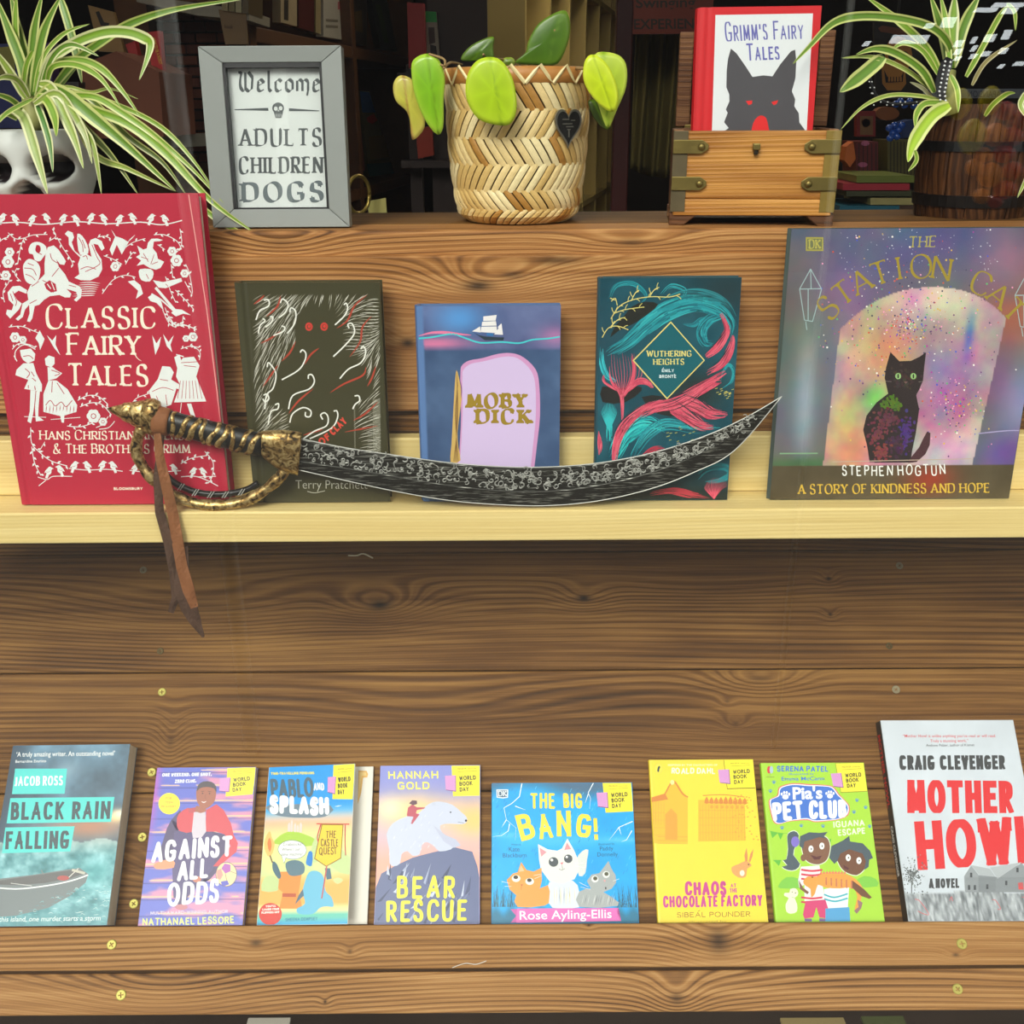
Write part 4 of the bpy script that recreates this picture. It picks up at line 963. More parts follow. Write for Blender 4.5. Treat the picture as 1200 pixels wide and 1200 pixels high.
for bi, (z0, z1, sg) in enumerate(bands):
    z1 = min(z1, zrim+.002)
    V = []; nseg = 4; sw = 2*pi/NS*.5*.84; tilt = 2*pi/NS*1.9*sg
    for i in range(nseg+1):
        t = i/nseg; z = z0+(z1-z0)*t; a = tilt*(t-.5); bow = .0012*sin(pi*t)+.0006
        for (da, dr) in ((-sw, bow-.0012), (-sw, bow), (-sw*.4, bow+.0005), (sw*.4, bow+.0005), (sw, bow), (sw, bow-.0012)):
            r = rz(z)+dr; V.append((r*sin(a+da), -r*cos(a+da), z))
    F = []
    for i in range(nseg):
        for j in range(5): q = i*6+j; F.append((q, q+1, q+7, q+6))
    first = None
    for k in range(NS):
        if first is None: o = first = mesh('strip', V, F, bc_[0], bk)
        else: o = first.copy(); COL.objects.link(o)
        o.rotation_euler = (0, 0, 2*pi*k/NS+(.5*2*pi/NS if bi % 2 else 0)+random.uniform(-.006, .006)); o.material_slots[0].link = 'OBJECT'; o.material_slots[0].material = random.choices(bc_, (5, 4, 4, 1.3))[0]
V, F = lathe([(rz(zrim)+.0008, zrim-.001), (rz(zrim)+.0022, zrim), (rz(ztop)+.0024, ztop), (rz(ztop)-.001, ztop+.0008), (rz(ztop)-.004, ztop-.002)], 56, cap=False)
mesh('rim_band', V, F, mat('bamboo_rim', (186, 126, 60), .4, var=.2, vscale=60), bk, smooth=True)
zz_ = []; NZ = 17
for k in range(NZ*2+1):
    a = pi*k/NZ+.09; zc_ = ztop+.0016 if k % 2 else zrim-.001; r = rz(zc_)+.0030; zz_.append((r*sin(a), -r*cos(a), zc_))
pth = []
for a, b in zip(zz_[:-1], zz_[1:]):
    for t in (0, .33, .66): pth.append(tuple(a[i]+(b[i]-a[i])*t for i in range(3)))
V = []; F = []
for i, p in enumerate(pth+[zz_[-1]]):
    q = Vector(p); rr_ = Vector((q.x, q.y, 0)).normalized(); nx = (pth[min(i+1, len(pth)-1)] if i+1 < len(pth) else zz_[-1]); tdir = (Vector(nx)-q) if i < len(pth) else tdir_
    tdir_ = tdir; s_ = tdir.cross(rr_).normalized()*.0017 if tdir.length > 1e-6 else s_
    V += [q-s_, q+rr_*.0009, q+s_, q-rr_*.0008]
for i in range(len(pth)):
    for j in range(4): j2 = (j+1) % 4; F.append((i*4+j, i*4+j2, i*4+4+j2, i*4+4+j))
mesh('zigzag_lacing', V, F, mat('pale_cane', (238, 218, 160), .4), bk)
V, F = lathe([(.0, ztop-.022), (PR[-1][1]-.009, ztop-.022), (PR[-1][1]-.009, ztop-.03)], 32, cap=False); mesh('soil', V, F, mat('soil', (38, 28, 20), .95, bump=1, bscale=200), bk)
# heart pendant
hx, hy = 667, 145
def onpot(px, py, off=.004):
    a = (px-607)/84.0; r0 = PY(px, py, YC-sqrt(max(0, 1-a*a))*.069); return r0
H0 = PY(665, 147, YC-.052); hn = Vector((sin(R(38)), -cos(R(38)), 0)); hxd = Vector((cos(R(38)), sin(R(38)), 0))
rz_ = rz(H0.z-Z_PLAT)+.0045; ctr = Vector((XC+rz_*sin(R(40)), YC-rz_*cos(R(40)), H0.z))
hp_ = empty('heart_pendant', mtx=frame_mtx(ctr, hxd, UP, hn), label='dark metal heart pendant with raised lettering hanging on the bamboo pot', cat='pendant')
def heart(s): return [(s*.0165*sin(t)**3/1.0*1.0, s*(.0135*cos(t)-.0055*cos(2*t)-.0022*cos(3*t)-.001*cos(4*t))*1.15) for t in [2*pi*i/40 for i in range(40)]]
def hplate(nm, s, z0, z1, m_, par):
    P = heart(s); n = len(P); V = [(x, y, z0) for x, y in P]+[(x, y, z1) for x, y in P]
    return mesh(nm, V, [tuple(range(n))[::-1], tuple(range(n, 2*n))]+[(i, (i+1) % n, n+(i+1) % n, n+i) for i in range(n)], m_, par)
ms_ = mat('pewter', (150, 148, 138), .35, .9); hplate('heart_rim', 1.0, -.0012, .0008, ms_, hp_); hplate('heart_face', .86, .0004, .0011, mat('pewter_black', (28, 28, 26), .5, .3), hp_)
bm = bmesh.new()
for (x, y, a, b) in [(-.004, .0055, .008, .0012), (.005, .0045, .005, .001), (-.002, .0015, .012, .001), (.001, -.001, .009, .001), (0, -.007, .0014, .007), (0, -.0035, .004, .001)]: add_box(bm, (x, y, .0013), (a, b, .0006))
bmo('raised_marks', bm, ms_, hp_)
# round leaves
def round_leaf(name, parent, outline, Y, tip=None, col=(150, 190, 30), edge=(200, 215, 70), dome=.0022, z0=(0, 0, 3.75), dY=0, vein=(110, 150, 20)):
    x0, y0, s = z0; P2 = [(x0+a/s, y0+b/s) for a, b in outline]; P2 = [(p.x, p.y) for p in crom([(a, b, 0) for a, b in P2], 4, True)]
    cx = sum(p[0] for p in P2)/len(P2); cy = sum(p[1] for p in P2)/len(P2); ymin = min(p[1] for p in P2); ymax = max(p[1] for p in P2)
    n = len(P2); V = []; C = []; F = []; rings = 6
    topi = min(range(n), key=lambda i: P2[i][1]); boti = max(range(n), key=lambda i: P2[i][1])
    tx, ty = P2[topi]; bx, by = P2[boti]; L_ = sqrt((bx-tx)**2+(by-ty)**2)
    for k in range(rings+1):
        f = k/rings
        for i, (x, y) in enumerate(P2):
            X = cx+(x-cx)*f; Z = cy+(y-cy)*f
            dd = abs((X-tx)*(by-ty)-(Z-ty)*(bx-tx))/L_
            yy = Y-dome*(1-f*f)+dY*(Z-cy)/(ymax-ymin)+.0006*(1-min(1, dd/3))*min(1, f*3)
            V.append(PY(X, Z, yy)-parent.location)
            g = max(0, 1-dd/1.6)*.8; h = .25+.2*sin(i*1.3)*f; cb = [col[j]*(1-f**4*.7)+edge[j]*f**4*.7 for j in range(3)]
            cb = [cb[j]*(1-g)+vein[j]*g for j in range(3)]; sp = 1-.06*abs(sin(i*pi/6))*f*(1-f)*4
            C.append(lin([v*sp for v in cb]))
    for k in range(rings):
        for i in range(n): i2 = (i+1) % n; F.append((k*n+i, k*n+i2, (k+1)*n+i2, (k+1)*n+i))
    o = mesh(name, V, F, vmat('leaf_surface', rough=.32, spec=.5), parent, smooth=True, cols=C)
    bm = bmesh.new(); bm.from_mesh(o.data); bmesh.ops.remove_doubles(bm, verts=bm.verts, dist=1e-6); bm.to_mesh(o.data); bm.free()
    m_ = o.modifiers.new('t', 'SOLIDIFY'); m_.thickness = .0009
    return o
lf = empty('trailing_round_leaf_plant', (XC, YC, Z_PLAT+ztop-.02), 'trailing plant with thick round green leaves growing out of the bamboo pot', 'plant')
zf = (440, 0, 3.75)
Yf = YC-.083
round_leaf('leaf', lf, [(615, 275), (660, 230), (672, 180), (720, 100), (820, 45), (852, 80), (850, 170), (800, 280), (700, 285)], YC-.02, z0=zf, col=(72, 108, 22), edge=(110, 140, 40), vein=(120, 150, 60))
round_leaf('leaf', lf, [(375, 262), (420, 200), (515, 160), (517, 210), (515, 262), (440, 270)], YC-.01, z0=zf, col=(70, 100, 26), edge=(110, 135, 50))
round_leaf('leaf', lf, [(556, 282), (566, 255), (600, 253), (614, 272), (600, 290)], YC-.03, z0=zf, col=(110, 130, 50))
round_leaf('leaf', lf, [(938, 440), (1020, 460), (1034, 560), (995, 560), (950, 500)], YC-.05, z0=zf, col=(52, 70, 16), edge=(70, 84, 24))
round_leaf('leaf', lf, [(960, 242), (1050, 235), (1100, 280), (1102, 380), (1062, 480), (1022, 562), (985, 480), (960, 380)], YC-.070, z0=zf, col=(176, 200, 50), edge=(206, 220, 96))
round_leaf('leaf', lf, [(955, 240), (920, 270), (915, 350), (950, 420), (1010, 480), (1050, 487), (1066, 430), (1050, 350), (1010, 275)], YC-.084, z0=zf, col=(196, 216, 28), edge=(222, 232, 70), vein=(150, 170, 20))
round_leaf('leaf', lf, [(110, 332), (80, 370), (90, 440), (140, 490), (160, 560), (165, 615), (215, 560), (205, 470), (175, 400), (160, 350)], YC-.045, z0=zf, col=(196, 190, 70), edge=(216, 196, 110), vein=(160, 110, 60))
round_leaf('leaf', lf, [(215, 238), (165, 268), (160, 330), (175, 420), (215, 520), (270, 590), (297, 560), (299, 440), (303, 330), (268, 250)], YC-.058, z0=zf, col=(128, 184, 24), edge=(190, 215, 80))
round_leaf('leaf', lf, [(520, 252), (450, 265), (405, 330), (400, 430), (450, 520), (540, 550), (597, 540), (620, 470), (606, 360), (570, 285)], Yf-.008, z0=zf, col=(172, 204, 26), edge=(196, 216, 60), vein=(140, 172, 30))
for k, (pts, Ys) in enumerate([([(480, 255), (478, 245), (474, 240)], (-.0, -.03)), ([(620, 290), (560, 262), (520, 262), (520, 280)], (.0, -.088)), ([(300, 300), (330, 275), (380, 285)], (-.066, -.02)), ([(880, 300), (925, 300), (960, 268)], (-.05, -.084)), ([(660, 300), (640, 270), (790, 130)], (-.0, -.021)), ([(305, 290), (300, 260), (235, 238)], (-.066, -.058)), ([(180, 330), (240, 275), (300, 290)], (-.045, -.06))]):
    n = len(pts); V, F = tube(crom([PY(440+a/3.75, b/3.75, YC+Ys[0]+(Ys[1]-Ys[0])*i/(n-1))-lf.location for i, (a, b) in enumerate(pts)], 5), .0012, 6); mesh('stem', V, F, mat('stem_brown', (150, 120, 74), .6), lf, smooth=True)

# wooden chest with open lid frame
YK = YP+.008; ck = [PY(x, y, YK) for x, y in ((793, 151.5), (987, 152.5), (978, 250), (789, 252))]
kx0 = (ck[0].x+ck[3].x)/2; kx1 = (ck[1].x+ck[2].x)/2; kz1 = (ck[0].z+ck[1].z)/2; kz0 = (ck[2].z+ck[3].z)/2
ch = empty('wooden_chest', ((kx0+kx1)/2, YK, Z_PLAT), 'small worn wooden chest with brass corner straps and its lid open on the ledge', 'chest')
W_ = kx1-kx0; hk0 = kz0-Z_PLAT; hk1 = kz1-Z_PLAT; DK = .105
mcw = wood('chest_wood', (70, 34, 10), (150, 94, 36), (200, 142, 70), freq=420, seed=41, warp=2.6, rough=.4, ringmix=.1, blotch=1.9)
mcd = wood('chest_dark', (44, 26, 14), (96, 60, 34), (140, 100, 64), freq=300, seed=42, warp=2, rough=.6)
def cw(nm, c, s, m_=None, rot=None, bevel=.0015, **k):
    Mx = frame_mtx(Vector(c), (1, 0, 0), (0, 0, 1), (0, -1, 0)); bm = bmesh.new(); add_box(bm, (0, 0, 0), (s[0], s[2], s[1])); o = bmo(nm, bm, m_ or mcw, ch, bevel=bevel, **k)
    o.matrix_basis = Mx @ (rot or Matrix()); return o
cw('front_panel', (0, .005, (hk0+hk1)/2+.006), (W_-.006, .01, hk1-hk0-.014)); cw('plinth_strip', (0, .0045, hk0+.0052), (W_-.004, .011, .0152))
cw('back_panel', (0, DK-.005, (hk0+hk1)/2), (W_-.002, .01, hk1-hk0), mcd)
for s in (-1, 1): cw('side_panel', (s*(W_/2-.005), DK/2, (hk0+hk1)/2), (.0099, DK-.0205, hk1-hk0), mcd)
cw('bottom_panel', (0, DK/2, hk0+.004), (W_-.021, DK-.021, .006), mcd)
for s in (-1, 1):
    for yy in (.012, DK-.012):
        P = [(0, 0), (.030, 0), (.022, .006), (.012, .010), (.004, hk0), (0, hk0)]; P = [(0, 0), (.014, 0), (.026, hk0*.8), (.030, hk0), (0, hk0)]
        V = [(-s*(p[0]-W_/2-.001)*1.0, yy-.011, p[1]) for p in P]+[(-s*(p[0]-W_/2-.001), yy+.011, p[1]) for p in P]; n = len(P)
        bm = bmesh.new(); vs = [bm.verts.new(v) for v in V]; bm.faces.new(vs[:n]); bm.faces.new(vs[n:])
        for i in range(n): bm.faces.new((vs[i], vs[(i+1) % n], vs[n+(i+1) % n], vs[n+i]))
        bmo('foot', bm, mcd, ch, bevel=.001)
brs = mat('aged_brass', (128, 112, 60), .42, .75, bump=.3, bscale=80, var=.3, vscale=40)
for s in (-1, 1):
    cw('corner_strip', (s*(W_/2-.0065), -.0008, (hk0+hk1)/2), (.014, .0016, hk1-hk0-.002), mat('corner_metal', (96, 84, 58) if s < 0 else (134, 112, 46), .5, .4, var=.3, vscale=60) if s < 0 else mat('corner_metal_bright', (140, 116, 50), .5, .4, var=.3, vscale=60), bevel=.0004)
    for zz in (.80, .36):
        z_ = hk0+(hk1-hk0)*zz; L_ = .033; h_ = .0062
        P = [(0, -h_), (L_-.006, -h_), (L_, -h_*.35), (L_, h_*.35), (L_-.006, h_), (0, h_)]
        V = [(s*(W_/2+.0004-p[0]), -.0036, z_+p[1]) for p in P]+[(s*(W_/2+.0004-p[0]), -.0014, z_+p[1]) for p in P]; n = 6
        bm = bmesh.new(); vs = [bm.verts.new(v) for v in V]; bm.faces.new(vs[:n]); bm.faces.new(vs[n:])
        for i in range(n): bm.faces.new((vs[i], vs[(i+1) % n], vs[n+(i+1) % n], vs[n+i]))
        st = bmo('brass_strap', bm, brs, ch, bevel=.0004)
        V, F = lathe([(.0034, 0), (.0034, .001), (.002, .0022), (.0004, .0026)], 14); rv = mesh('rivet', V, F, brs, st, smooth=True); rv.rotation_euler = (R(90), 0, 0); rv.location = (s*(W_/2-L_+.007), -.0036, z_)
lt = cw('latch', (0.0, -.004, hk0+(hk1-hk0)*.80), (.007, .007, .006), brs, bevel=.001); cw('latch_pin', (0, -.0035, hk0+(hk1-hk0)*.75), (.004, .005, .007), mat('iron', (52, 46, 36), .5, .7), bevel=.001)
ch.rotation_euler = (0, 0, R(-7)); ch.location.y += .011
# lid: four rails, standing open behind
YL = YK+DK+.002
def lq(x0, y0, x1, y1): a = PY(x0, y0, YL); b = PY(x1, y1, YL); return a, b
a, b = PY(804, 34, YL), PY(822, 151, YL); lx0 = PY(803.5, 90, YL).x; lx1 = PY(984, 90, YL).x; lz1 = PY(890, 34, YL).z-Z_PLAT; lz0 = hk1+.0006
cx_ = ch.location.x
for (x0_, x1_) in ((lx0, lx0+.0145), (lx1-.0145, lx1)): cw('lid_rail', ((x0_+x1_)/2-cx_-.018, .13, (lz0+lz1)/2), (x1_-x0_, .018, lz1-lz0), mcd)
cw('lid_rail', ((lx0+lx1)/2-cx_-.018, .13, lz1-.007), (lx1-lx0-.0295, .018, .013), mcd); cw('lid_rail', ((lx0+lx1)/2-cx_-.018, .13, lz0+.006), (lx1-lx0-.0295, .018, .012), mcd)
cw('lid_panel', ((lx0+lx1)/2-cx_-.018, .1365, (lz0+lz1)/2), (lx1-lx0-.0295, .004, lz1-lz0-.026), mat('lid_inside', (22, 16, 14), .8))
for s in (-1, 1): cw('hinge', (s*W_*.36, DK+.004, hk1-.004), (.016, .006, .014), brs, bevel=.0006)

# barrel planter
YBc = YPB+.062; pb = PY(1133, 250, YBc); zb1 = PY(1132, 122, YBc-.06).z-Z_PLAT
wb0 = (PY(1192, 255, YBc).x-PY(1074, 255, YBc).x)/2; wb1 = (PY(1200, 128, YBc).x-PY(1066, 128, YBc).x)/2*.93
brl = empty('barrel_planter', (PY(1133, 258, YBc).x, YBc, Z_PLAT), 'dark brown stave barrel pot with two black hoops at the right end of the ledge', 'plant pot')
mst = [wood('stave_%s' % c, (26, 13, 6), (58, 33, 16), (96, 60, 32), freq=380, seed=50+i, axis='z', rough=.4) for i, c in enumerate('abc')]
NSt = 16
def rb(t): return wb0+(wb1-wb0)*t+.004*sin(pi*t)
for k in range(NSt):
    V = []; F = []; h = pi/NSt*.975
    for i in range(6):
        t = i/5; r = rb(t)
        for (da, rr) in ((-h, r), (-h*.8, r+.0008), (h*.8, r+.0008), (h, r), (h, r-.009), (-h, r-.009)): V.append((rr*sin(da), -rr*cos(da), zb1*t))
    for i in range(5):
        for j in range(6): j2 = (j+1) % 6; F.append((i*6+j, i*6+j2, i*6+6+j2, i*6+6+j))
    F += [tuple(range(6))[::-1], tuple(range(30, 36))]
    if k == 0: st0 = mesh('stave', V, F, mst[0], brl); o = st0
    else: o = st0.copy(); COL.objects.link(o)
    o.rotation_euler = (0, 0, 2*pi*(k+.3)/NSt); o.material_slots[0].link = 'OBJECT'; o.material_slots[0].material = random.choice(mst)
for (y0, y1) in ((166, 178), (230, 244)):
    za = PY(1133, y1, YBc-wb0).z-Z_PLAT; zb_ = PY(1133, y0, YBc-wb0).z-Z_PLAT
    V, F = lathe([(rb(za/zb1)+.0006, za), (rb(za/zb1)+.0024, za), (rb(zb_/zb1)+.0024, zb_), (rb(zb_/zb1)+.0006, zb_)], 40, cap=False); mesh('hoop', V, F, mat('black_iron', (14, 13, 14), .35, .2), brl, smooth=False)
V, F = lathe([(.0, zb1-.02), (rb(.9)-.008, zb1-.02), (rb(.9)-.009, zb1-.03)], 32, cap=False); mesh('soil', V, F, mat('soil', (38, 28, 20), .95), brl)
V, F = lathe([(.0, .003), (rb(0)-.009, .003), (rb(0)-.009, .008)], 32, cap=False); mesh('base', V, F, mst[1], brl)

# skull planter
YS_ = YPB+.055; psk = PY(48, 215, YS_)
sk = empty('skull_planter', (psk.x, YS_, Z_PLAT), 'white skull shaped planter with dark eye sockets behind the red book', 'plant pot')
zt_s = PY(48, 152, YS_).z-Z_PLAT; sx_ = (PY(110, 200, YS_).x-PY(-14, 200, YS_).x)/2
nu, nv = 72, 44; V = []; F = []; FC = []
eyes = [((26-48)/62, PY(26, 199, YS_-.06).z-Z_PLAT), ((84-48)/62, PY(84, 198, YS_-.06).z-Z_PLAT)]
nz = PY(59, 222, YS_-.065).z-Z_PLAT
def skr(t): return (.62+.38*min(1, t/.45)**.7)*(1 if t < .8 else 1-.10*((t-.8)/.2)**2)
dep = []
for j in range(nv+1):
    t = j/nv; z = .002+(zt_s-.002)*t
    for i in range(nu):
        a = 2*pi*i/nu; r = skr(t)*sx_; x = r*sin(a); y = -r*1.08*cos(a); d = 0
        if cos(a) > 0:
            for ex, ez in eyes:
                q = ((x/sx_-ex)/.24)**2+((z-ez)/.0125)**2; d = max(d, 1/(1+q**4))
            q = (abs(x/sx_-(59-48)/62)/(.13+max(0, (nz+.004-z))*6))**2+((z-nz+.004)/.010)**2; d = max(d, .7/(1+q**4))
            y -= .006*max(0, 1-abs(t-.42)/.2)*(abs(x/sx_) < .85)*.6
        y += d*.034; V.append((x, y, z)); dep.append(d)
cols = [lin((206, 208, 202)) if d < .35 else lin((26, 16, 18)) for d in dep]
for j in range(nv):
    for i in range(nu): i2 = (i+1) % nu; F.append((j*nu+i, j*nu+i2, (j+1)*nu+i2, (j+1)*nu+i))
o0 = len(V)
for i in range(nu): v = V[nv*nu+i]; V.append((v[0]*.9, v[1]*.9, v[2]-.001)); cols.append(lin((190, 190, 184)))
for i in range(nu): v = V[nv*nu+i]; V.append((v[0]*.88, v[1]*.88, v[2]-.03)); cols.append(lin((60, 50, 44)))
for i in range(nu): i2 = (i+1) % nu; F.append((nv*nu+i, nv*nu+i2, o0+i2, o0+i)); F.append((o0+i, o0+i2, o0+nu+i2, o0+nu+i))
F.append(tuple(range(o0+nu, o0+2*nu)))
mesh('skull', V, F, vmat('skull_ceramic', rough=.5, bump=.2, bscale=60), sk, smooth=True, cols=cols)
# pale saucer with dark trimming beside it
V, F = lathe([(.0, .0), (.026, 0), (.040, .008), (.043, .022), (.041, .022), (.037, .010), (.0, .004)], 32, cap=False)
o = tag(mesh('dish', V, F, mat('white_dish', (196, 198, 196), .3), smooth=True), 'pale round dish half hidden by spider plant leaves behind the red book', 'dish'); o.location = (PY(148, 230, YPB+.03).x, YPB+.05, Z_PLAT+.0005)

# ------------------------------------------------------------------ spider plants
def strap_leaf(parent, pts, wpx, Y0, Y1, cen=(92, 128, 34), mar=(206, 210, 128), fold=.25, name='leaf', Ymid=None, tipc=None):
    n = len(pts); P = []
    for i, (x, y) in enumerate(pts):
        t = i/(n-1); Y = Y0+(Y1-Y0)*t
        if Ymid is not None: Y += (Ymid-(Y0+Y1)/2)*4*t*(1-t)
        P.append((x, y, Y))
    P = crom(P, 6); k = len(P); V = []; C = []; F = []
    us = (-1, -.66, -.5, 0, .5, .66, 1)
    for i, p in enumerate(P):
        t = i/(k-1); a = P[max(i-1, 0)]; b = P[min(i+1, k-1)]; dx, dy = b.x-a.x, b.y-a.y; l = sqrt(dx*dx+dy*dy) or 1
        nx, ny = -dy/l, dx/l; wd = wpx*min(1, .55+t*2.5)*min(1, ((1-t)*2.6)**.8+.02)/2
        for u in us:
            q = PY(p.x+nx*u*wd, p.y+ny*u*wd, p.z+abs(u)*-fold*wd*.0009+fold*wd*.0009); V.append(q-parent.location)
            c = mar if abs(u) > .6 else cen
            if abs(u) < .1: c = tuple(min(255, v*1.12) for v in cen)
            if tipc and t > .85: c = tipc
            C.append(lin(c))
    m7 = len(us)
    for i in range(k-1):
        for j in range(m7-1): F.append((i*m7+j, i*m7+j+1, (i+1)*m7+j+1, (i+1)*m7+j))
    o = mesh(name, V, F, vmat('strap_leaf', rough=.38, spec=.45), parent, smooth=True, cols=C)
    return o
Yl = YPB+.03
lp = empty('spider_plant', (PY(40, 140, YS_).x, YS_, Z_PLAT+zt_s-.01), 'large spider plant with cream edged leaves spilling out of the skull planter', 'plant')
G1 = (88, 124, 30); G2 = (112, 146, 40); G3 = (130, 150, 60); M1 = (198, 202, 122); M2 = (214, 214, 160); G4 = (60, 110, 16)
LL = [([(33, 112), (25, 75), (12, 40), (-6, -6)], 13, 0, .02, G1, M1), ([(34, 112), (30, 70), (20, 30), (12, -8)], 11, .01, .03, G1, M1), ([(22, 70), (18, 30), (19, -6)], 8, .01, .02, G2, M1),
 ([(36, 112), (37, 70), (41, 30), (50, -8)], 11, -.01, .0, G1, M1), ([(38, 112), (44, 70), (53, 32), (72, -6)], 12, -.02, -.01, G1, M1), ([(40, 108), (50, 68), (74, 40), (105, 28)], 6, -.02, -.01, G2, M1),
 ([(45, 108), (58, 72), (88, 50), (122, 38), (150, 38), (170, 45), (176, 52), (172, 70), (163, 94)], 14, -.02, -.05, G2, M2), ([(48, 102), (62, 66), (84, 52), (116, 66)], 8, -.03, -.04, G1, M2),
 ([(52, 98), (62, 76), (92, 70), (118, 80), (142, 105), (166, 139)], 9, -.02, -.05, G2, M1), ([(55, 98), (62, 78), (90, 76), (118, 92), (141, 125)], 8, -.03, -.06, G2, M1),
 ([(60, 106), (88, 72), (120, 48), (152, 28), (205, 11), (290, -2)], 11, .02, .0, G1, (176, 184, 100)), ([(70, -4), (80, 28), (90, 66), (96, 98)], 10, .03, .02, G1, M1), ([(68, 104), (88, 78), (104, 60)], 6, .03, .03, (74, 100, 30), (120, 134, 60)),
 ([(46, 98), (60, 103), (75, 135), (88, 165), (98, 198)], 12, -.06, -.09, G3, M2), ([(44, 112), (55, 118), (64, 138), (66, 160)], 11, -.065, -.085, G2, M1), ([(42, 120), (50, 140), (58, 168), (62, 202)], 9, -.06, -.08, G4, M2),
 ([(14, 128), (28, 138), (42, 180), (56, 228)], 13, -.05, -.086, (140, 158, 84), M2), ([(78, 112), (105, 134), (150, 172), (206, 224)], 17, -.06, -.085, G1, M1), ([(82, 111), (112, 114), (140, 130), (180, 158), (225, 198), (262, 238)], 9, -.05, -.09, G2, M1),
 ([(102, 126), (150, 145), (195, 180), (248, 236), (300, 274)], 12, -.05, -.1, G2, M1), ([(140, 124), (190, 150), (228, 190), (262, 241)], 6, -.03, -.08, G2, M1), ([(106, 108), (130, 104), (162, 116)], 4, -.02, -.03, G3, M1),
 ([(108, 178), (150, 198), (205, 224)], 8, -.05, -.07, G3, M1), ([(224, 232), (245, 250), (272, 268), (318, 290)], 7, -.085, -.1, G2, M1), ([(96, 150), (110, 175), (119, 228)], 10, -.07, -.08, G3, M2),
 ([(88, 138), (100, 160), (108, 192)], 9, -.065, -.08, (150, 160, 100), M2), ([(98, 148), (130, 182), (162, 228)], 9, -.045, -.06, (84, 100, 34), M1), ([(150, 160), (190, 190), (218, 228)], 7, -.04, -.06, (84, 104, 30), M1),
 ([(34, 114), (22, 95), (6, 90), (-12, 97)], 8, -.05, -.07, G3, M2), ([(30, 115), (14, 88), (-8, 56)], 10, -.03, -.03, G3, M2), ([(26, 128), (12, 116), (-12, 108)], 7, -.06, -.07, G1, M1), ([(38, 116), (22, 124), (6, 134), (-8, 150)], 6, -.06, -.08, G2, M1), ([(38, 60), (30, 80), (26, 120)], 7, -.02, -.0, G2, M1),
 ([(20, 140), (8, 134), (-2, 142), (-6, 152)], 6, -.07, -.08, G2, M2)]
for pts, wd, a, b, c, m_ in LL:
    if pts[0][0] > 74 and 100 < pts[0][1] < 190: pts = [(40, 122), (.5*(40+pts[0][0]), min(116, pts[0][1])-6)]+pts
    strap_leaf(lp, pts, wd, YS_+a+.01, max(YS_+b, .968), c, m_)
V, F = tube([PY(38, 108, YS_)-lp.location, PY(40, 140, YS_)-lp.location, PY(40, 152, YS_)-lp.location], [.008, .011, .012], 10); mesh('crown', V, F, mat('pale_crown', (150, 150, 84), .6), lp, smooth=True)
rp = empty('spider_plant', (PY(1118, 110, YBc).x, YBc, Z_PLAT+zb1-.02), 'spider plant with long arching green leaves growing in the dark barrel pot', 'plant')
RL = [([(1117, 80), (1112, 52), (1092, 32), (1050, 21), (1005, 19), (975, 28), (948, 55), (929, 75)], 11, -.02, -.10, G1, M1), ([(1104, 92), (1085, 55), (1050, 22), (1012, -6)], 10, -.03, -.03, G2, M1), ([(1100, 88), (1082, 60), (1060, 50), (1043, 60)], 7, -.04, -.05, G2, M1),
 ([(1095, 108), (1080, 82), (1050, 62), (1026, 57), (1003, 64)], 11, -.05, -.07, G1, M1), ([(1096, 108), (1062, 82), (1024, 67), (986, 68)], 6, -.045, -.07, G3, M1), ([(1036, 66), (1010, 88), (984, 108)], 17, -.06, -.075, G1, M1),
 ([(1106, 118), (1075, 112), (1040, 112), (1010, 126), (985, 152)], 5, -.05, -.07, G3, M1), ([(1113, 123), (1092, 136), (1072, 165), (1064, 190)], 17, -.07, -.09, (150, 180, 40), (214, 220, 140)), ([(1110, 121), (1085, 121), (1074, 134), (1073, 152)], 8, -.06, -.08, G2, M1),
 ([(1112, 78), (1105, 40), (1090, -6)], 12, -.01, .0, G1, M1), ([(1114, 78), (1117, 30), (1119, -6)], 14, -.02, -.01, G2, M2), ([(1117, 78), (1130, 30), (1148, -6)], 13, -.01, .0, G1, M1), ([(1113, 78), (1109, 30), (1102, -6)], 8, -.03, -.02, G2, M1),
 ([(1132, 90), (1150, 58), (1172, 18), (1182, 6)], 7, -.03, -.03, G2, M1), ([(1180, 4), (1189, 14), (1190, 36)], 5, -.03, -.03, G2, M1), ([(1139, 100), (1156, 72), (1192, 47)], 5, -.03, -.04, (140, 130, 80), (190, 180, 140)), ([(1114, 88), (1122, 106), (1123, 132)], 7, -.05, -.07, G2, M1),
 ([(1154, 136), (1164, 122), (1180, 110), (1190, 109)], 6, -.06, -.08, G2, M1), ([(1098, 122), (1082, 104), (1066, 96)], 5, -.04, -.06, (150, 150, 110), (190, 186, 150)), ([(1072, 176), (1074, 188), (1064, 201)], 5, -.09, -.09, G2, M1), ([(1206, 105), (1196, 122), (1205, 140)], 7, -.07, -.08, G3, M2), ([(1206, 196), (1200, 215), (1192, 232)], 4, -.09, -.09, G3, M2)]
for pts, wd, a, b, c, m_ in RL: strap_leaf(rp, pts, wd, YBc+a, max(YBc+b, YP+.002), c, m_)
V, F = tube([PY(1113, 84, YBc-.02)-rp.location, PY(1110, 120, YBc-.03)-rp.location, PY(1112, 134, YBc-.03)-rp.location], [.006, .008, .01], 10); mesh('crown', V, F, mat('pale_crown', (150, 150, 84), .6), rp, smooth=True)
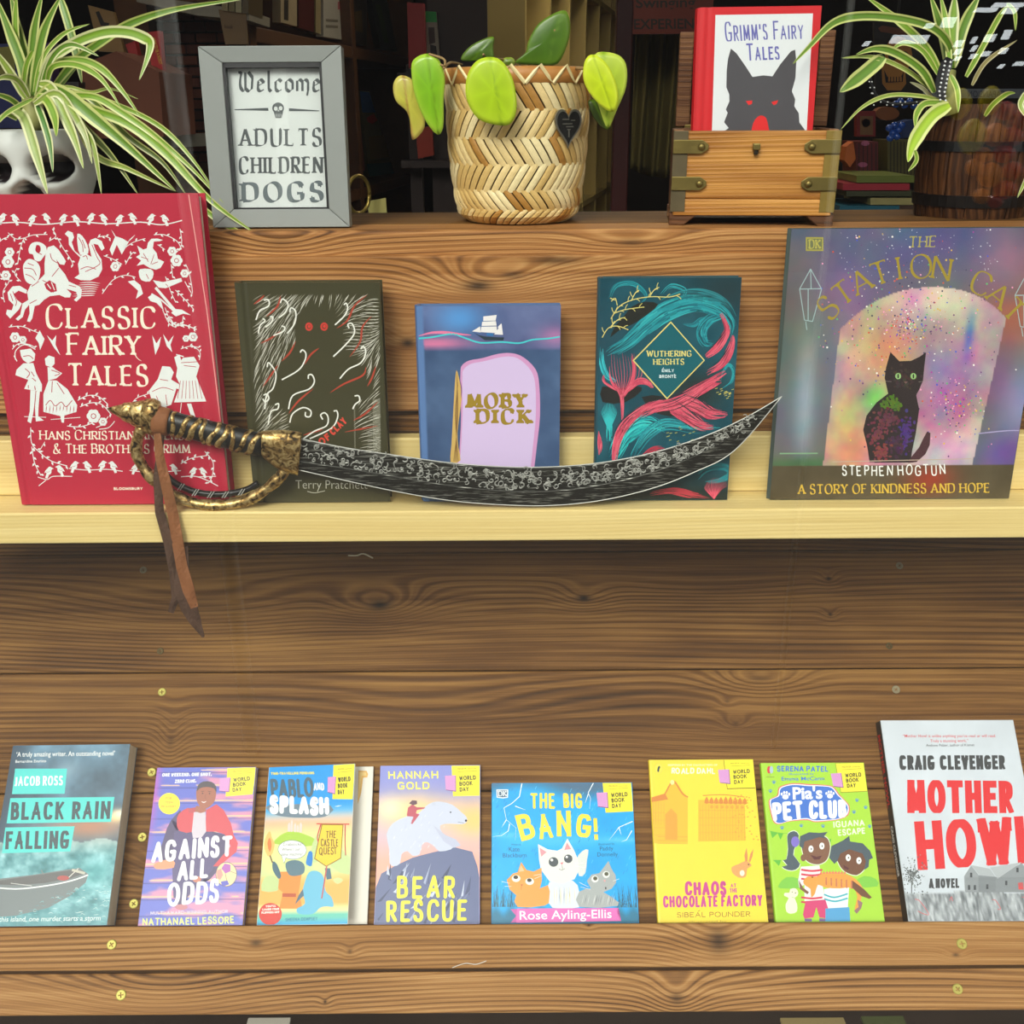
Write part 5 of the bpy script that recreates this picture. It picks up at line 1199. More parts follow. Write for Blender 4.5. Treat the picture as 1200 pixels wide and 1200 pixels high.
# dotted ribbon and bead strand
o = strap_leaf(rp, [(1113, 68), (1106, 84), (1103, 104), (1106, 126)], 14, YBc-.055, YBc-.06, (14, 12, 16), (14, 12, 16), name='dotted_ribbon'); o.parent = None; o.location = rp.location; rb_ = o; rb_.name = 'dotted_ribbon'
tag(rb_, 'black ribbon with white dots tied round the right spider plant', 'ribbon')
bm = bmesh.new(); V = []; F = []; dots = []
for k in range(11):
    y = 72+5*k; x = 1111-.9*min(k, 7)*1.1+.6*max(0, k-7)
    for dx in (-3.2, 3): dots.append((x+dx, y+(.8 if dx > 0 else 0), 1.35))
md = mat('white_dot', (236, 236, 236), .5)
def dots_mesh(nm, dots, Y, par):
    V = []; F = []
    for (x, y, r) in dots:
        i0 = len(V); V += [PY(x+r*cos(2*pi*i/8), y+r*sin(2*pi*i/8), Y)-par.location for i in range(8)]; V.append(PY(x, y, Y-.0008)-par.location)
        F += [(i0+i, i0+(i+1) % 8, i0+8) for i in range(8)]
    return mesh(nm, V, F, md, par)
dots_mesh('dot', dots, YBc-.0635, rb_)['kind'] = 'stuff'
st_p = [PY(x, y, YPB+.15) for x, y in ((1018, 88), (1023, 104), (1029, 115), (1040, 121), (1056, 122), (1075, 120), (1088, 118))]
V, F = tube(crom(st_p, 6), .0018, 6); bs = empty('bead_strand', st_p[0], 'thin black strand with tiny white beads hanging between chest and barrel', 'bead strand'); mesh('cord', [Vector(v)-st_p[0] for v in V], F, mat('black_cord', (10, 10, 12), .6), bs, smooth=True)
dd = [(1018.5+2.6*sin(k*1.9)+min(k, 9)*.9+max(0, k-9)*5.2, 90+3.4*min(k, 9)+(2.5 if k % 2 else -1), .95) for k in range(20)]
dots_mesh('bead', dd, YPB+.147, bs)['kind'] = 'stuff'
# ------------------------------------------------------------------ curved sword lying against the books
YSW = .9335
SWL = Vector((PY(600, 560, YSW)))
sw = empty('curved_sword', SWL, 'curved toy cutlass with engraved dark silver blade and bronze hilt lying across the pine shelf', 'sword')
def SP(x, y, dy=0): return PY(x, y, YSW+dy)-SWL
c6 = lambda pts: [(340+a/2.034, 440+b/2.034) for a, b in pts]
top = c6([(22, 150), (130, 172), (250, 190), (380, 208), (520, 218), (640, 217), (760, 205), (880, 180), (1000, 140), (1090, 98), (1172, 50)])
bot = c6([(20, 225), (130, 250), (250, 276), (380, 298), (500, 308), (620, 310), (740, 298), (860, 270), (960, 232), (1060, 178), (1172, 50)])
rid = c6([(22, 206), (130, 222), (250, 242), (400, 266), (540, 278), (660, 274), (780, 254), (880, 226), (980, 186), (1070, 134), (1172, 50)])
def spl(p, n=7): return [(q.x, q.y) for q in crom([(a, b, 0) for a, b in p], n)]
T_, B_b, R_ = spl(top), spl(bot), spl(rid); K = len(T_)
V = []; C = []; F = []
cs = [(0, .0), (.03, -.0012), (.07, -.0016), (.09, -.0010), (.5, -.0010), (.93, -.0010), (.96, -.0022), (1.0, -.0026)]
rs = np.random.RandomState(4)
for i in range(K):
    t = i/(K-1); row = []
    for f, z in cs: row.append((T_[i][0]+(R_[i][0]-T_[i][0])*f, T_[i][1]+(R_[i][1]-T_[i][1])*f, z))
    for f, z in ((.25, -.0021), (.6, -.0014), (.9, -.0006), (1, 0)): row.append((R_[i][0]+(B_b[i][0]-R_[i][0])*f, R_[i][1]+(B_b[i][1]-R_[i][1])*f, z))
    sc_ = min(1, (1-t)*8+.05)
    for (x, y, z) in row: V.append(SP(x, y, z*sc_))
    V.append(SP(row[0][0], row[0][1], .002*sc_+.0002)); V.append(SP(row[-1][0], row[-1][1], .002*sc_+.0002))
m_ = len(cs)+4
W14 = m_+2
for i in range(K-1):
    for j in range(m_-1): F.append((i*W14+j, i*W14+j+1, (i+1)*W14+j+1, (i+1)*W14+j))
    F.append((i*W14, (i+1)*W14, (i+1)*W14+m_, i*W14+m_)); F.append((i*W14+m_, (i+1)*W14+m_, (i+1)*W14+m_+1, i*W14+m_+1)); F.append((i*W14+m_-1, i*W14+m_+1, (i+1)*W14+m_+1, (i+1)*W14+m_-1))
bmt = bpy.data.materials.new('blackened_silver'); bmt.use_nodes = True; nt = bmt.node_tree; b = nt.nodes['Principled BSDF']; b.inputs['Metallic'].default_value = .55
tc = nt.nodes.new('ShaderNodeTexCoord'); mp = nt.nodes.new('ShaderNodeMapping'); mp.inputs['Scale'].default_value = (60, 300, 900); nt.links.new(tc.outputs['Object'], mp.inputs[0])
n1 = nt.nodes.new('ShaderNodeTexNoise'); n1.inputs['Scale'].default_value = 1; n1.inputs['Detail'].default_value = 6; nt.links.new(mp.outputs[0], n1.inputs[0])
cr = nt.nodes.new('ShaderNodeValToRGB'); cr.color_ramp.elements[0].position = .54; cr.color_ramp.elements[0].color = lin((34, 34, 28)); cr.color_ramp.elements[1].position = .74; cr.color_ramp.elements[1].color = lin((170, 170, 160))
nt.links.new(n1.outputs[0], cr.inputs[0]); nt.links.new(cr.outputs[0], b.inputs['Base Color']); b.inputs['Roughness'].default_value = .42
mesh('blade', V, F, bmt, sw)
msl = mat('rubbed_silver', (206, 206, 198), .35, .5)
edges = []
for P_, off, wd in ((T_, 0, 1.6), (B_b, 0, 1.3)):
    pth = [SP(x, y, -.0008) for x, y in P_]; V_, F_ = tube(pth, .0005, 5); edges.append((V_, F_))
V_, F_ = joinvf(edges); mesh('blade_edge', V_, F_, msl, sw, smooth=True)
# engraved band: many small raised scrolls
V = []; F = []; rnd = random.Random(5)
def scroll(cx, cy, ang, L_, cur, wpx):
    pts = []; x, y, a = cx, cy, ang; n = 9
    for i in range(n+1):
        pts.append((x, y)); x += cos(a)*L_/n; y += sin(a)*L_/n; a += cur/n*(1+1.3*i/n)
    V_, F_ = tube([SP(px, py, -.0012) for px, py in pts], [.00062*wpx*(1-.45*abs(2*i/n-1)) for i in range(n+1)], 5)
    o = len(V); V.extend(V_); F.extend([tuple(i+o for i in f) for f in F_])
for s in range(430):
    t = rnd.uniform(.005, .93); i = int(t*(K-1)); f = rnd.uniform(.16, .86)
    x = T_[i][0]+(R_[i][0]-T_[i][0])*f; y = T_[i][1]+(R_[i][1]-T_[i][1])*f; wv = (R_[i][1]-T_[i][1])
    if wv < 5: continue
    scroll(x, y, rnd.uniform(0, 6.28), rnd.uniform(6, 13)*min(1, wv/22), rnd.choice((-1, 1))*rnd.uniform(1.5, 4.2), rnd.uniform(.9, 1.5))
mesh('engraved_scrolls', V, F, mat('rubbed_silver_scrolls', (172, 172, 164), .38, .5), sw, smooth=True)['kind'] = 'stuff'
# hilt
brz = bpy.data.materials.new('antique_bronze'); brz.use_nodes = True; nt = brz.node_tree; b = nt.nodes['Principled BSDF']; b.inputs['Metallic'].default_value = .8; b.inputs['Roughness'].default_value = .36
tc = nt.nodes.new('ShaderNodeTexCoord'); n1 = nt.nodes.new('ShaderNodeTexNoise'); n1.inputs['Scale'].default_value = 150; n1.inputs['Detail'].default_value = 6; n1.inputs['Distortion'].default_value = 1.2
nt.links.new(tc.outputs['Object'], n1.inputs[0]); cr = nt.nodes.new('ShaderNodeValToRGB'); e = cr.color_ramp.elements; e[0].position = .34; e[0].color = lin((46, 36, 20)); e[1].position = .66; e[1].color = lin((222, 196, 134)); k = e.new(.46); k.color = lin((146, 114, 62))
nt.links.new(n1.outputs[0], cr.inputs[0]); nt.links.new(cr.outputs[0], b.inputs['Base Color']); bp = nt.nodes.new('ShaderNodeBump'); bp.inputs['Strength'].default_value = .25; bp.inputs['Distance'].default_value = .002; nt.links.new(n1.outputs[0], bp.inputs['Height']); nt.links.new(bp.outputs[0], b.inputs['Normal'])
blk = mat('black_grip', (22, 22, 20), .35, .3)
PXM = 1.0/1150
HY = .004
def axis_lathe(name, p0, p1, prof, m, n=24, squash=1.0, par=None):
    """prof: (fraction along, radius px)"""
    a = SP(p0[0], p0[1], HY); b = SP(p1[0], p1[1], HY); d = (b-a); u = d.normalized(); yv = Vector((0, 1, 0)); v = u.cross(yv).normalized()
    V = []; F = []
    for f, r in prof:
        for j in range(n):
            th = 2*pi*j/n; V.append(a+d*f+v*(r*PXM*cos(th))+yv*(r*PXM*squash*sin(th)))
    for i in range(len(prof)-1):
        for j in range(n): j2 = (j+1) % n; F.append((i*n+j, i*n+j2, (i+1)*n+j2, (i+1)*n+j))
    F.append(tuple(range(n))[::-1]); F.append(tuple((len(prof)-1)*n+j for j in range(n)))
    return mesh(name, V, F, m, par or sw, smooth=True)
axis_lathe('pommel', (126, 479), (187, 490), [(0, .8), (.10, 4), (.28, 8.5), (.30, 10), (.42, 12), (.45, 11.5), (.47, 13), (.66, 17), (.69, 16.5), (.71, 19), (.86, 21), (.97, 19), (1.0, 14)], brz, squash=.62)
axis_lathe('grip', (186, 492), (308, 522), [(0, 13), (.05, 13.5), (.3, 13), (.6, 13.6), (.95, 13.4), (1, 13)], blk, squash=.75)
# bronze windings round the grip
V = []; F = []
ga = SP(199, 496, HY); gb = SP(303, 521, HY); gd = gb-ga; gu = gd.normalized(); gv = gu.cross(Vector((0, 1, 0))).normalized(); yv = Vector((0, 1, 0))
for k in range(9):
    tw = .046+.008*(k % 3); sl = .55 if k % 3 else -.15
    ring = []
    for j in range(29):
        th = 2*pi*j/28; f = (k+.5)/9 + .085*sl*cos(th)+.012*sin(3*th+k); 
        for (df, rr) in ((-tw/2*1.1, 13.2), (-tw/2*.7, 14.7), (tw/2*.7, 14.7), (tw/2*1.1, 13.2)): V.append(ga+gd*(f+df)+gv*(rr*PXM*cos(th))+yv*(rr*.78*PXM*sin(th)))
    o = len(V)-29*4
    for j in range(28):
        for q in range(3): F.append((o+j*4+q, o+j*4+q+1, o+j*4+5+q, o+j*4+4+q))
mesh('grip_winding', V, F, brz, sw, smooth=True)
# ferrule block between grip and blade
V = []; F = []; a_ = [(306, 505), (330, 503.5), (354, 506.5)]; b_ = [(306, 534), (326, 550), (349, 557.5)]
secs = []
up_ = crom([(x, y, 0) for x, y in a_], 5); lo_ = crom([(x, y, 0) for x, y in b_], 5); n = 16
for i, (p, q) in enumerate(zip(up_, lo_)):
    t = i/(len(up_)-1); c = (p+q)/2; h = (q-p)/2; dp = .0105+.003*sin(pi*t)
    for j in range(n):
        th = 2*pi*j/n; cc, ss = cos(th), sin(th); k_ = (abs(cc)**3+abs(ss)**3)**(-1/3)
        V.append(SP(c.x-h.x*cc*k_, c.y-h.y*cc*k_, HY-.0005+dp*ss*k_))
for i in range(len(up_)-1):
    for j in range(n): j2 = (j+1) % n; F.append((i*n+j, i*n+j2, (i+1)*n+j2, (i+1)*n+j))
F.append(tuple(range(n))); F.append(tuple((len(up_)-1)*n+j for j in range(n)))
mesh('ferrule', V, F, brz, sw, smooth=True)
gp = [(168, 500), (162, 512), (160, 530), (169, 549), (184, 566), (204, 581), (232, 590.5), (262, 592), (290, 586), (312, 573), (328, 559), (338, 545)]
G_ = crom([SP(x, y, HY) for x, y in gp], 8); rr = []
for i in range(len(G_)):
    rr.append((6.6+.5*sin(i*.5))*PXM*(.88 if i % 8 == 0 else 1))
V, F = tube(G_, rr, 12); mesh('knuckle_guard', V, F, brz, sw, smooth=True)
gi = [(192, 553), (205, 566), (232, 577), (262, 579), (288, 574), (302, 566)]
V, F = tube(crom([SP(x, y, HY+.003) for x, y in gi], 6), 3.6*PXM, 8); mesh('guard_lining', V, F, blk, sw, smooth=True)
V = []; F = []
for k, (x, y) in enumerate([(212, 571), (229, 577.5), (247, 580), (264, 580), (283, 577)]):
    for dx in (-1.5, 1.5): V_, F_ = tube([SP(x+dx-2.5, y+3.5, HY-.0008), SP(x+dx+2.5, y-4, HY-.0008)], .0005, 5); o = len(V); V += V_; F += [tuple(i+o for i in f) for f in F_]
mesh('lining_stitches', V, F, msl, sw)
# leather collar and straps
lth = mat('tan_leather', (132, 80, 40), .75, bump=.5, bscale=300, var=.25, vscale=60); lth2 = mat('brown_leather', (74, 48, 30), .75, bump=.5, bscale=300, var=.25, vscale=60)
ca = SP(180, 491, HY); cb = SP(199, 494, HY)
axis_lathe('leather_collar', (180.5, 491.5), (199, 495.5), [(0, 12.5), (.02, 15), (.2, 16), (.8, 15.6), (.98, 15), (1, 12.5)], lth, squash=.85)
def strap(name, pts, ws, Ys, m, th=.0012):
    P = [(x, y, Y, w_) for (x, y), w_, Y in zip(pts, ws, Ys)]; k = len(P); Q = []
    for i in range(k-1):
        for j in range(4):
            t = j/4; Q.append(tuple(P[i][c]+(P[i+1][c]-P[i][c])*t for c in range(4)))
    Q.append(P[-1]); V = []; F = []
    for i, (x, y, Y, w_) in enumerate(Q):
        a = Q[max(i-1, 0)]; b = Q[min(i+1, len(Q)-1)]; dx, dy = b[0]-a[0], b[1]-a[1]; l = sqrt(dx*dx+dy*dy); nx, ny = -dy/l, dx/l; tw = sin(i*.9)*.0016
        V += [PY(x-nx*w_/2, y-ny*w_/2, Y-tw)-SWL, PY(x, y, Y-.0007)-SWL, PY(x+nx*w_/2, y+ny*w_/2, Y+tw)-SWL]
    for i in range(len(Q)-1):
        for j in range(2): F.append((i*3+j, i*3+j+1, i*3+4+j, i*3+3+j))
    o = mesh(name, V, F, m, sw); s_ = o.modifiers.new('s', 'SOLIDIFY'); s_.thickness = th; return o
o = strap('leather_strap', [(184, 508), (187, 535), (194, 566), (203, 605), (208, 636), (213, 664), (221, 692), (228, 712)], [8, 11, 12.5, 13, 13, 13.5, 14, 9], [.925, .922, .921, .9235, .9235, .923, .923, .925], lth)
o = strap('leather_strap', [(189, 508), (186, 540), (184, 561), (187, 600), (197, 636), (203, 669), (206, 700), (200, 718)], [6, 8, 9, 11, 11, 10, 10, 7], [.932, .929, .926, .9262, .9262, .927, .928, .930], lth2); o['label'] = 'darker brown leather strap'
o = strap('strap_tip', [(214, 640), (213, 690), (221, 712), (229, 728), (238, 747)], [12, 19, 19, 14, 2], [.927, .926, .926, .928, .93], lth2)
# ------------------------------------------------------------------ drawing helpers for the covers
def bundle(A, path, n, spread, wd, cols, seed=1, taper=1, jit=.15, part='cover_print', i0=0.0):
    rnd = random.Random(seed); P = [(p.x, p.y) for p in crom([(a, b, 0) for a, b in path], 6)]; k = len(P)
    for q in range(n):
        off = rnd.uniform(-1, 1)*spread; a = int(rnd.uniform(0, .35)*k); b = int(rnd.uniform(.6, 1)*k); ph = rnd.uniform(0, 6); pts = []
        for i in range(a, b):
            x0, y0 = P[max(i-1, 0)]; x1, y1 = P[min(i+1, k-1)]; l = sqrt((x1-x0)**2+(y1-y0)**2) or 1; t = i/k
            o = off*(.35+.65*sin(pi*min(1, t+.1)))+spread*jit*sin(t*9+ph); pts.append((P[i][0]-(y1-y0)/l*o, P[i][1]+(x1-x0)/l*o))
        if len(pts) > 2: A.line(pts, wd*rnd.uniform(.6, 1.3), rnd.choice(cols), part, smooth=0, taper=taper)
def twig(A, path, wd, col, n=4, L_=22, seed=2, dot=0, part='cover_print'):
    A.line(path, wd, col, part); P = [(p.x, p.y) for p in crom([(a, b, 0) for a, b in path], 6)]; k = len(P); rnd = random.Random(seed)
    for q in range(n):
        i = int((q+.7)/(n+.5)*(k-2))+1; x, y = P[i]; a = atan2(P[i][1]-P[i-1][1], P[i][0]-P[i-1][0]) + (1 if q % 2 else -1)*rnd.uniform(.6, .95); l = L_*rnd.uniform(.7, 1.2)
        e = (x+l*cos(a), y+l*sin(a)); A.line([(x, y), ((x+e[0])/2+l*.1*sin(a), (y+e[1])/2-l*.1*cos(a)), e], wd*.8, col, part, 3)
        if dot: A.ell(e[0], e[1], dot, dot, col, part, n=8)
def sprig(A, path, wd, col, n=6, leaf=(16, 6), seed=0, part='cover_print'):
    A.line(path, wd, col, part); P = [(p.x, p.y) for p in crom([(a, b, 0) for a, b in path], 6)]; k = len(P)
    for q in range(n):
        i = int((q+.6)/n*(k-1)); i = max(1, min(k-1, i)); x, y = P[i]; a = atan2(P[i][1]-P[i-1][1], P[i][0]-P[i-1][0]) + (1 if q % 2 else -1)*.75
        l, w_ = leaf; A.poly([(x, y), (x+l*.5*cos(a)-w_*.6*sin(a), y+l*.5*sin(a)+w_*.6*cos(a)), (x+l*cos(a), y+l*sin(a)), (x+l*.5*cos(a)+w_*.6*sin(a), y+l*.5*sin(a)-w_*.6*cos(a))], col, part)
def flower(A, x, y, r, col, bg, part='cover_print'):
    for i in range(6): A.ell(x+r*.55*cos(i*pi/3), y+r*.55*sin(i*pi/3), r*.52, r*.52, col, part, n=9)
    A.up(); A.ell(x, y, r*.42, r*.42, bg, part, n=12); A.up(); A.ell(x, y, r*.3, r*.3, col, part, n=10); A.z -= 2
def bird(A, x, y, s, f, col, bg):
    """perched bird, f=+1 faces right"""
    A.poly([(x+f*a*s, y+b*s) for a, b in ((8, -14), (12, -9), (9, -4), (9, 3), (4, 9), (-3, 9), (-9, 3), (-14, 6), (-10, -3), (-4, -9), (2, -15))], col, smooth=3)
    A.poly([(x+f*a*s, y+b*s) for a, b in ((10, -12), (17, -9), (10, -7))], col)
    A.poly([(x+f*a*s, y+b*s) for a, b in ((-6, 4), (-12, 20), (-4, 22), (2, 7))], col)
    A.up(); A.line([(x+f*a*s, y+b*s) for a, b in ((-8, 0), (-2, 2), (4, -1))], 1.1*s, bg); A.ell(x+f*7*s, y-9.5*s, .9*s, .9*s, bg, n=6); A.z -= 1
def badge(A, q, s=1.0, ink=(60, 60, 30), yel=(248, 232, 50), border=None, card=True):
    """yellow corner flash: q = TL, TR, BR, BL"""
    def m(u, v):
        (ax, ay), (bx, by), (cx, cy), (dx, dy) = q; return (ax*(1-u)*(1-v)+bx*u*(1-v)+cx*u*v+dx*(1-u)*v, ay*(1-u)*(1-v)+by*u*(1-v)+cy*u*v+dy*(1-u)*v)
    A.up(); 
    if border: A.poly([m(-.02, -.02), m(1.02, -.02), m(1.02, 1.03), m(-.02, 1.03)], border)
    A.up(); A.poly([m(0, 0), m(1, 0), m(1, 1), m(0, 1)], yel); h = sqrt((m(0, 1)[0]-m(0, 0)[0])**2+(m(0, 1)[1]-m(0, 0)[1])**2)
    A.up()
    if card: A.poly([m(-.24, .36), m(.14, .34), m(.12, .86), m(-.24, .80)], (120, 70, 130)); A.up(); A.poly([m(-.25, .34), m(.12, .33), m(.10, .83), m(-.25, .78)], (212, 150, 206))
    A.up()
    A.text('FREE BOOK', m(.2, .15), m(.52, .145), h*.05, (120, 110, 40), font=1, part='badge_lettering'); A.text('please read and share', m(.56, .145), m(.86, .14), h*.04, (120, 110, 40), font=1, part='badge_lettering')
    A.line([m(.2, .22), m(.88, .20)], h*.012, (150, 140, 40), 'badge_lettering')
    A.text('WORLD', m(.25, .50), m(.84, .48), h*.14, ink, h*.03, part='badge_lettering'); A.text('BOOK', m(.25, .68), m(.72, .66), h*.14, ink, h*.03, part='badge_lettering'); A.text('DAY', m(.25, .86), m(.58, .85), h*.14, ink, h*.03, part='badge_lettering')
def inpoly(x, y, P):
    c = False; j = len(P)-1
    for i in range(len(P)):
        if (P[i][1] > y) != (P[j][1] > y) and x < (P[j][0]-P[i][0])*(y-P[i][1])/(P[j][1]-P[i][1])+P[i][0]: c = not c
        j = i
    return c
# ------------------------------------------------------------------ books on the pine shelf
CR = (178, 22, 52); WH = (226, 230, 226)
root, w_, h_, _ = hardback('hardback_book', 'large crimson book with white fairy tale figures around an ivory title', Q['red'], .9495, .024, CR, .5, group=None)
A = Art(Q['red'], w_, h_); A.frame(0, 220, 3.157)
T = (240, 230, 208)
A.text('CLASSIC', (180, 514), (590, 512), 72, T, 13, 4.5, serif=11, caps=1.15, gap=.22, part='title_lettering')
A.text('FAIRY', (258, 612), (530, 611), 68, T, 13, 4.5, serif=11, caps=1.15, gap=.22, part='title_lettering'); A.line([(495, 580), (515, 620), (533, 634)], 6, T, 'title_lettering', taper=2)
A.text('TALES', (258, 723), (556, 721), 70, T, 13, 4.5, serif=11, caps=1.12, gap=.26, part='title_lettering')
A.text('HANS CHRISTIAN ANDERSEN', (148, 919), (738, 917), 29, T, 5.5, 2.2, serif=5, caps=1.12, part='author_lettering')
A.text('& THE BROTHERS GRIMM', (198, 969), (705, 966), 30, T, 5.5, 2.2, serif=5, caps=1.12, part='author_lettering')
A.text('BLOOMSBURY', (420, 1101), (527, 1100), 10, T, 2.6, part='publisher_lettering')
A.line([(722, 25), (780, 450), (846, 1092)], 3, (230, 170, 160), smooth=0)
for i, (x, f) in enumerate([(24, 1), (72, -1), (136, 1), (190, -1), (252, 1), (300, -1), (356, 1), (404, -1), (462, 1), (512, -1), (580, 1), (632, -1)]): bird(A, x, 112+(i % 3)*3, 1.15, f, WH, CR)
A.line([(-20, 134), (80, 128), (180, 136), (300, 126), (420, 134), (540, 128), (620, 138), (696, 122)], 4, WH)
A.frame(0, 230, 7.06)
A.poly([(430, 420), (480, 405), (520, 440), (560, 500), (580, 535), (565, 565), (530, 560), (500, 520), (520, 580), (570, 640), (600, 700), (690, 740), (708, 770), (700, 830), (660, 865), (640, 850), (672, 820), (660, 785), (580, 760), (620, 800), (608, 830), (565, 830), (520, 810), (440, 820), (390, 850), (350, 890), (312, 900), (290, 1000), (270, 1030), (245, 1025), (268, 960), (265, 890), (230, 930), (210, 990), (170, 1020), (150, 1005), (190, 970), (210, 880), (260, 850), (250, 790), (280, 730), (340, 700), (400, 640), (400, 560), (410, 480)], WH)
A.poly([(250, 770), (190, 735), (130, 740), (86, 790), (95, 850), (135, 890), (120, 935), (80, 930), (70, 965), (105, 1003), (132, 975), (178, 930), (205, 880), (165, 850), (140, 800), (180, 775), (245, 800)], WH)
A.poly([(270, 430), (300, 385), (360, 378), (412, 410), (418, 460), (385, 510), (360, 535), (320, 525), (305, 480), (275, 470)], WH, smooth=3)
A.poly([(225, 560), (270, 515), (335, 540), (365, 600), (345, 690), (290, 722), (240, 695), (222, 620)], WH, smooth=3)
A.poly([(575, 312), (600, 285), (640, 300), (652, 340), (632, 380), (655, 450), (705, 490), (745, 470), (795, 500), (772, 400), (790, 360), (832, 345), (882, 370), (905, 430), (880, 450), (850, 400), (812, 392), (832, 450), (877, 520), (882, 600), (850, 660), (780, 692), (700, 690), (648, 670), (690, 640), (680, 560), (700, 505), (640, 445), (608, 400), (606, 340)], WH)
A.poly([(680, 310), (722, 330), (762, 400), (767, 472), (700, 482), (680, 400)], WH, smooth=2)
for k in range(7): A.line([(690-10*k, 712+18*k), (770, 706+18*k), (862-8*k, 716+16*k)], 7, WH, taper=1)
A.up()
for pts in ([(380, 690), (430, 720), (470, 790)], [(460, 660), (520, 590)], [(450, 470), (465, 520), (520, 555)], [(340, 400), (330, 450), (380, 480)], [(130, 780), (160, 860), (150, 900)], [(110, 800), (130, 860)], [(230, 590), (300, 600), (330, 650)], [(240, 640), (290, 660), (320, 690)], [(260, 550), (310, 570)], [(800, 400), (840, 500), (860, 560), (740, 620)], [(690, 340), (720, 400), (725, 460)], [(720, 360), (745, 430)], [(700, 600), (760, 580), (830, 600)], [(270, 880), (330, 850)], [(290, 740), (350, 700)], [(600, 730), (660, 745)], [(720, 500), (750, 490), (760, 520)]): A.line(pts, 6, CR)
A.ell(350, 435, 22, 34, CR, n=10); A.poly([(395, 720), (440, 690), (490, 720), (500, 780), (450, 790), (410, 760)], CR); A.up(); A.line([(420, 720), (450, 760)], 9, WH); A.line([(455, 705), (480, 770)], 8, WH); A.z -= 2
for pts, n in [([(100, 300), (160, 350), (230, 345), (310, 320), (430, 315)], 7), ([(230, 350), (200, 430), (175, 560)], 6), ([(510, 340), (560, 430), (620, 520), (640, 570)], 6), ([(440, 370), (500, 330), (470, 270)], 4), ([(20, 470), (10, 400), (60, 350), (100, 340)], 5), ([(60, 690), (20, 620), (10, 540)], 5), ([(60, 870), (50, 780), (100, 700), (90, 640)], 5), ([(200, 700), (150, 640), (170, 590)], 4)]: sprig(A, pts, 6, WH, n, (34, 13))
for x, y, r in [(95, 540, 50), (75, 650, 40), (110, 460, 38), (990, 580, 38)]: flower(A, x, y, r, WH, CR)
A.frame(120, 230, 7.06)
A.poly([(330, 408), (380, 440), (410, 430), (420, 385), (450, 352), (500, 350), (545, 362), (520, 372), (470, 375), (460, 430), (492, 470), (500, 515), (552, 540), (520, 590), (480, 605), (430, 590), (380, 560), (322, 572), (360, 530), (318, 500), (352, 480)], WH)
A.poly([(350, 600), (440, 600), (462, 640), (430, 700), (360, 690), (340, 640)], WH, smooth=2); A.poly([(455, 690), (540, 705), (690, 672), (698, 700), (560, 755), (500, 750)], WH)
A.line([(475, 750), (560, 850), (640, 945)], 22, WH); A.line([(440, 800), (520, 850), (620, 940)], 12, WH)
A.poly([(600, 955), (640, 925), (690, 930), (765, 975), (700, 962), (640, 985)], WH); A.poly([(245, 700), (300, 690), (350, 730), (370, 800), (310, 842), (330, 775)], WH); A.poly([(410, 830), (450, 800), (520, 860), (538, 935), (480, 875), (430, 860)], WH)
A.poly([(100, 440), (150, 330), (210, 350), (260, 380), (200, 480), (160, 400), (120, 490)], WH); A.line([(120, 280), (165, 360)], 8, WH, taper=1); A.line([(250, 380), (315, 320)], 9, WH, taper=1)
for pts, n in [([(220, 430), (300, 380), (400, 350)], 4), ([(0, 340), (60, 330), (110, 350)], 4), ([(50, 490), (130, 520), (200, 560)], 4), ([(30, 800), (120, 690), (220, 650), (310, 665)], 6), ([(230, 560), (270, 490), (300, 460)], 4), ([(470, 320), (560, 320), (660, 370), (700, 440)], 6), ([(690, 270), (700, 400), (640, 480)], 5), ([(720, 700), (780, 800), (760, 640), (730, 560)], 5), ([(560, 660), (600, 780), (640, 870)], 5), ([(640, 770), (720, 850), (790, 930)], 8), ([(500, 400), (560, 440)], 2), ([(610, 560), (620, 670)], 3), ([(550, 990), (640, 1060), (700, 1050), (810, 1090)], 7), ([(530, 930), (580, 1040), (640, 1075)], 3), ([(700, 980), (690, 1050)], 2)]: sprig(A, pts, 6, WH, n, (32, 12))
for x, y, r in [(620, 455, 38), (655, 530, 48), (720, 635, 34), (145, 575, 36), (775, 1150, 36)]: flower(A, x, y, r, WH, CR)
A.up()
for pts in ([(380, 470), (420, 540)], [(470, 480), (440, 560)], [(360, 500), (420, 520)], [(500, 540), (450, 560)], [(400, 640), (420, 680)], [(380, 720), (400, 800)], [(560, 720), (580, 740)]): A.line(pts, 5, CR)
A.z -= 1
A.frame(0, 380, 5.453)
for P in ([(140, 155), (210, 145), (238, 178), (232, 220), (190, 238), (160, 218), (146, 192)], [(160, 238), (225, 236), (242, 300), (278, 370), (276, 416), (163, 398), (190, 342), (108, 312), (116, 278)], [(203, 405), (236, 410), (226, 500), (216, 560), (202, 614), (180, 602), (196, 540)], [(240, 412), (264, 412), (252, 520), (250, 570), (286, 596), (234, 602), (230, 520)],
          [(300, 208), (325, 188), (362, 200), (362, 240), (340, 264), (304, 250)], [(316, 262), (350, 262), (372, 280), (410, 300), (372, 332), (318, 346)], [(320, 345), (372, 345), (442, 400), (502, 500), (496, 542), (400, 570), (284, 542), (286, 430)], [(392, 570), (418, 565), (414, 610), (400, 608)]): A.poly(P, WH)
A.poly([(270, 30), (285, 60), (300, 85), (290, 110), (270, 155), (262, 110), (240, 80)], WH); A.poly([(315, 60), (350, 95), (376, 60), (370, 120), (400, 188), (360, 140)], WH)
A.line([(100, 190), (120, 225)], 6, WH); A.line([(110, 215), (112, 160), (170, 120), (240, 150)], 6, WH); A.line([(160, 572), (300, 576)], 4, WH); A.line([(330, 590), (520, 576)], 4, WH)
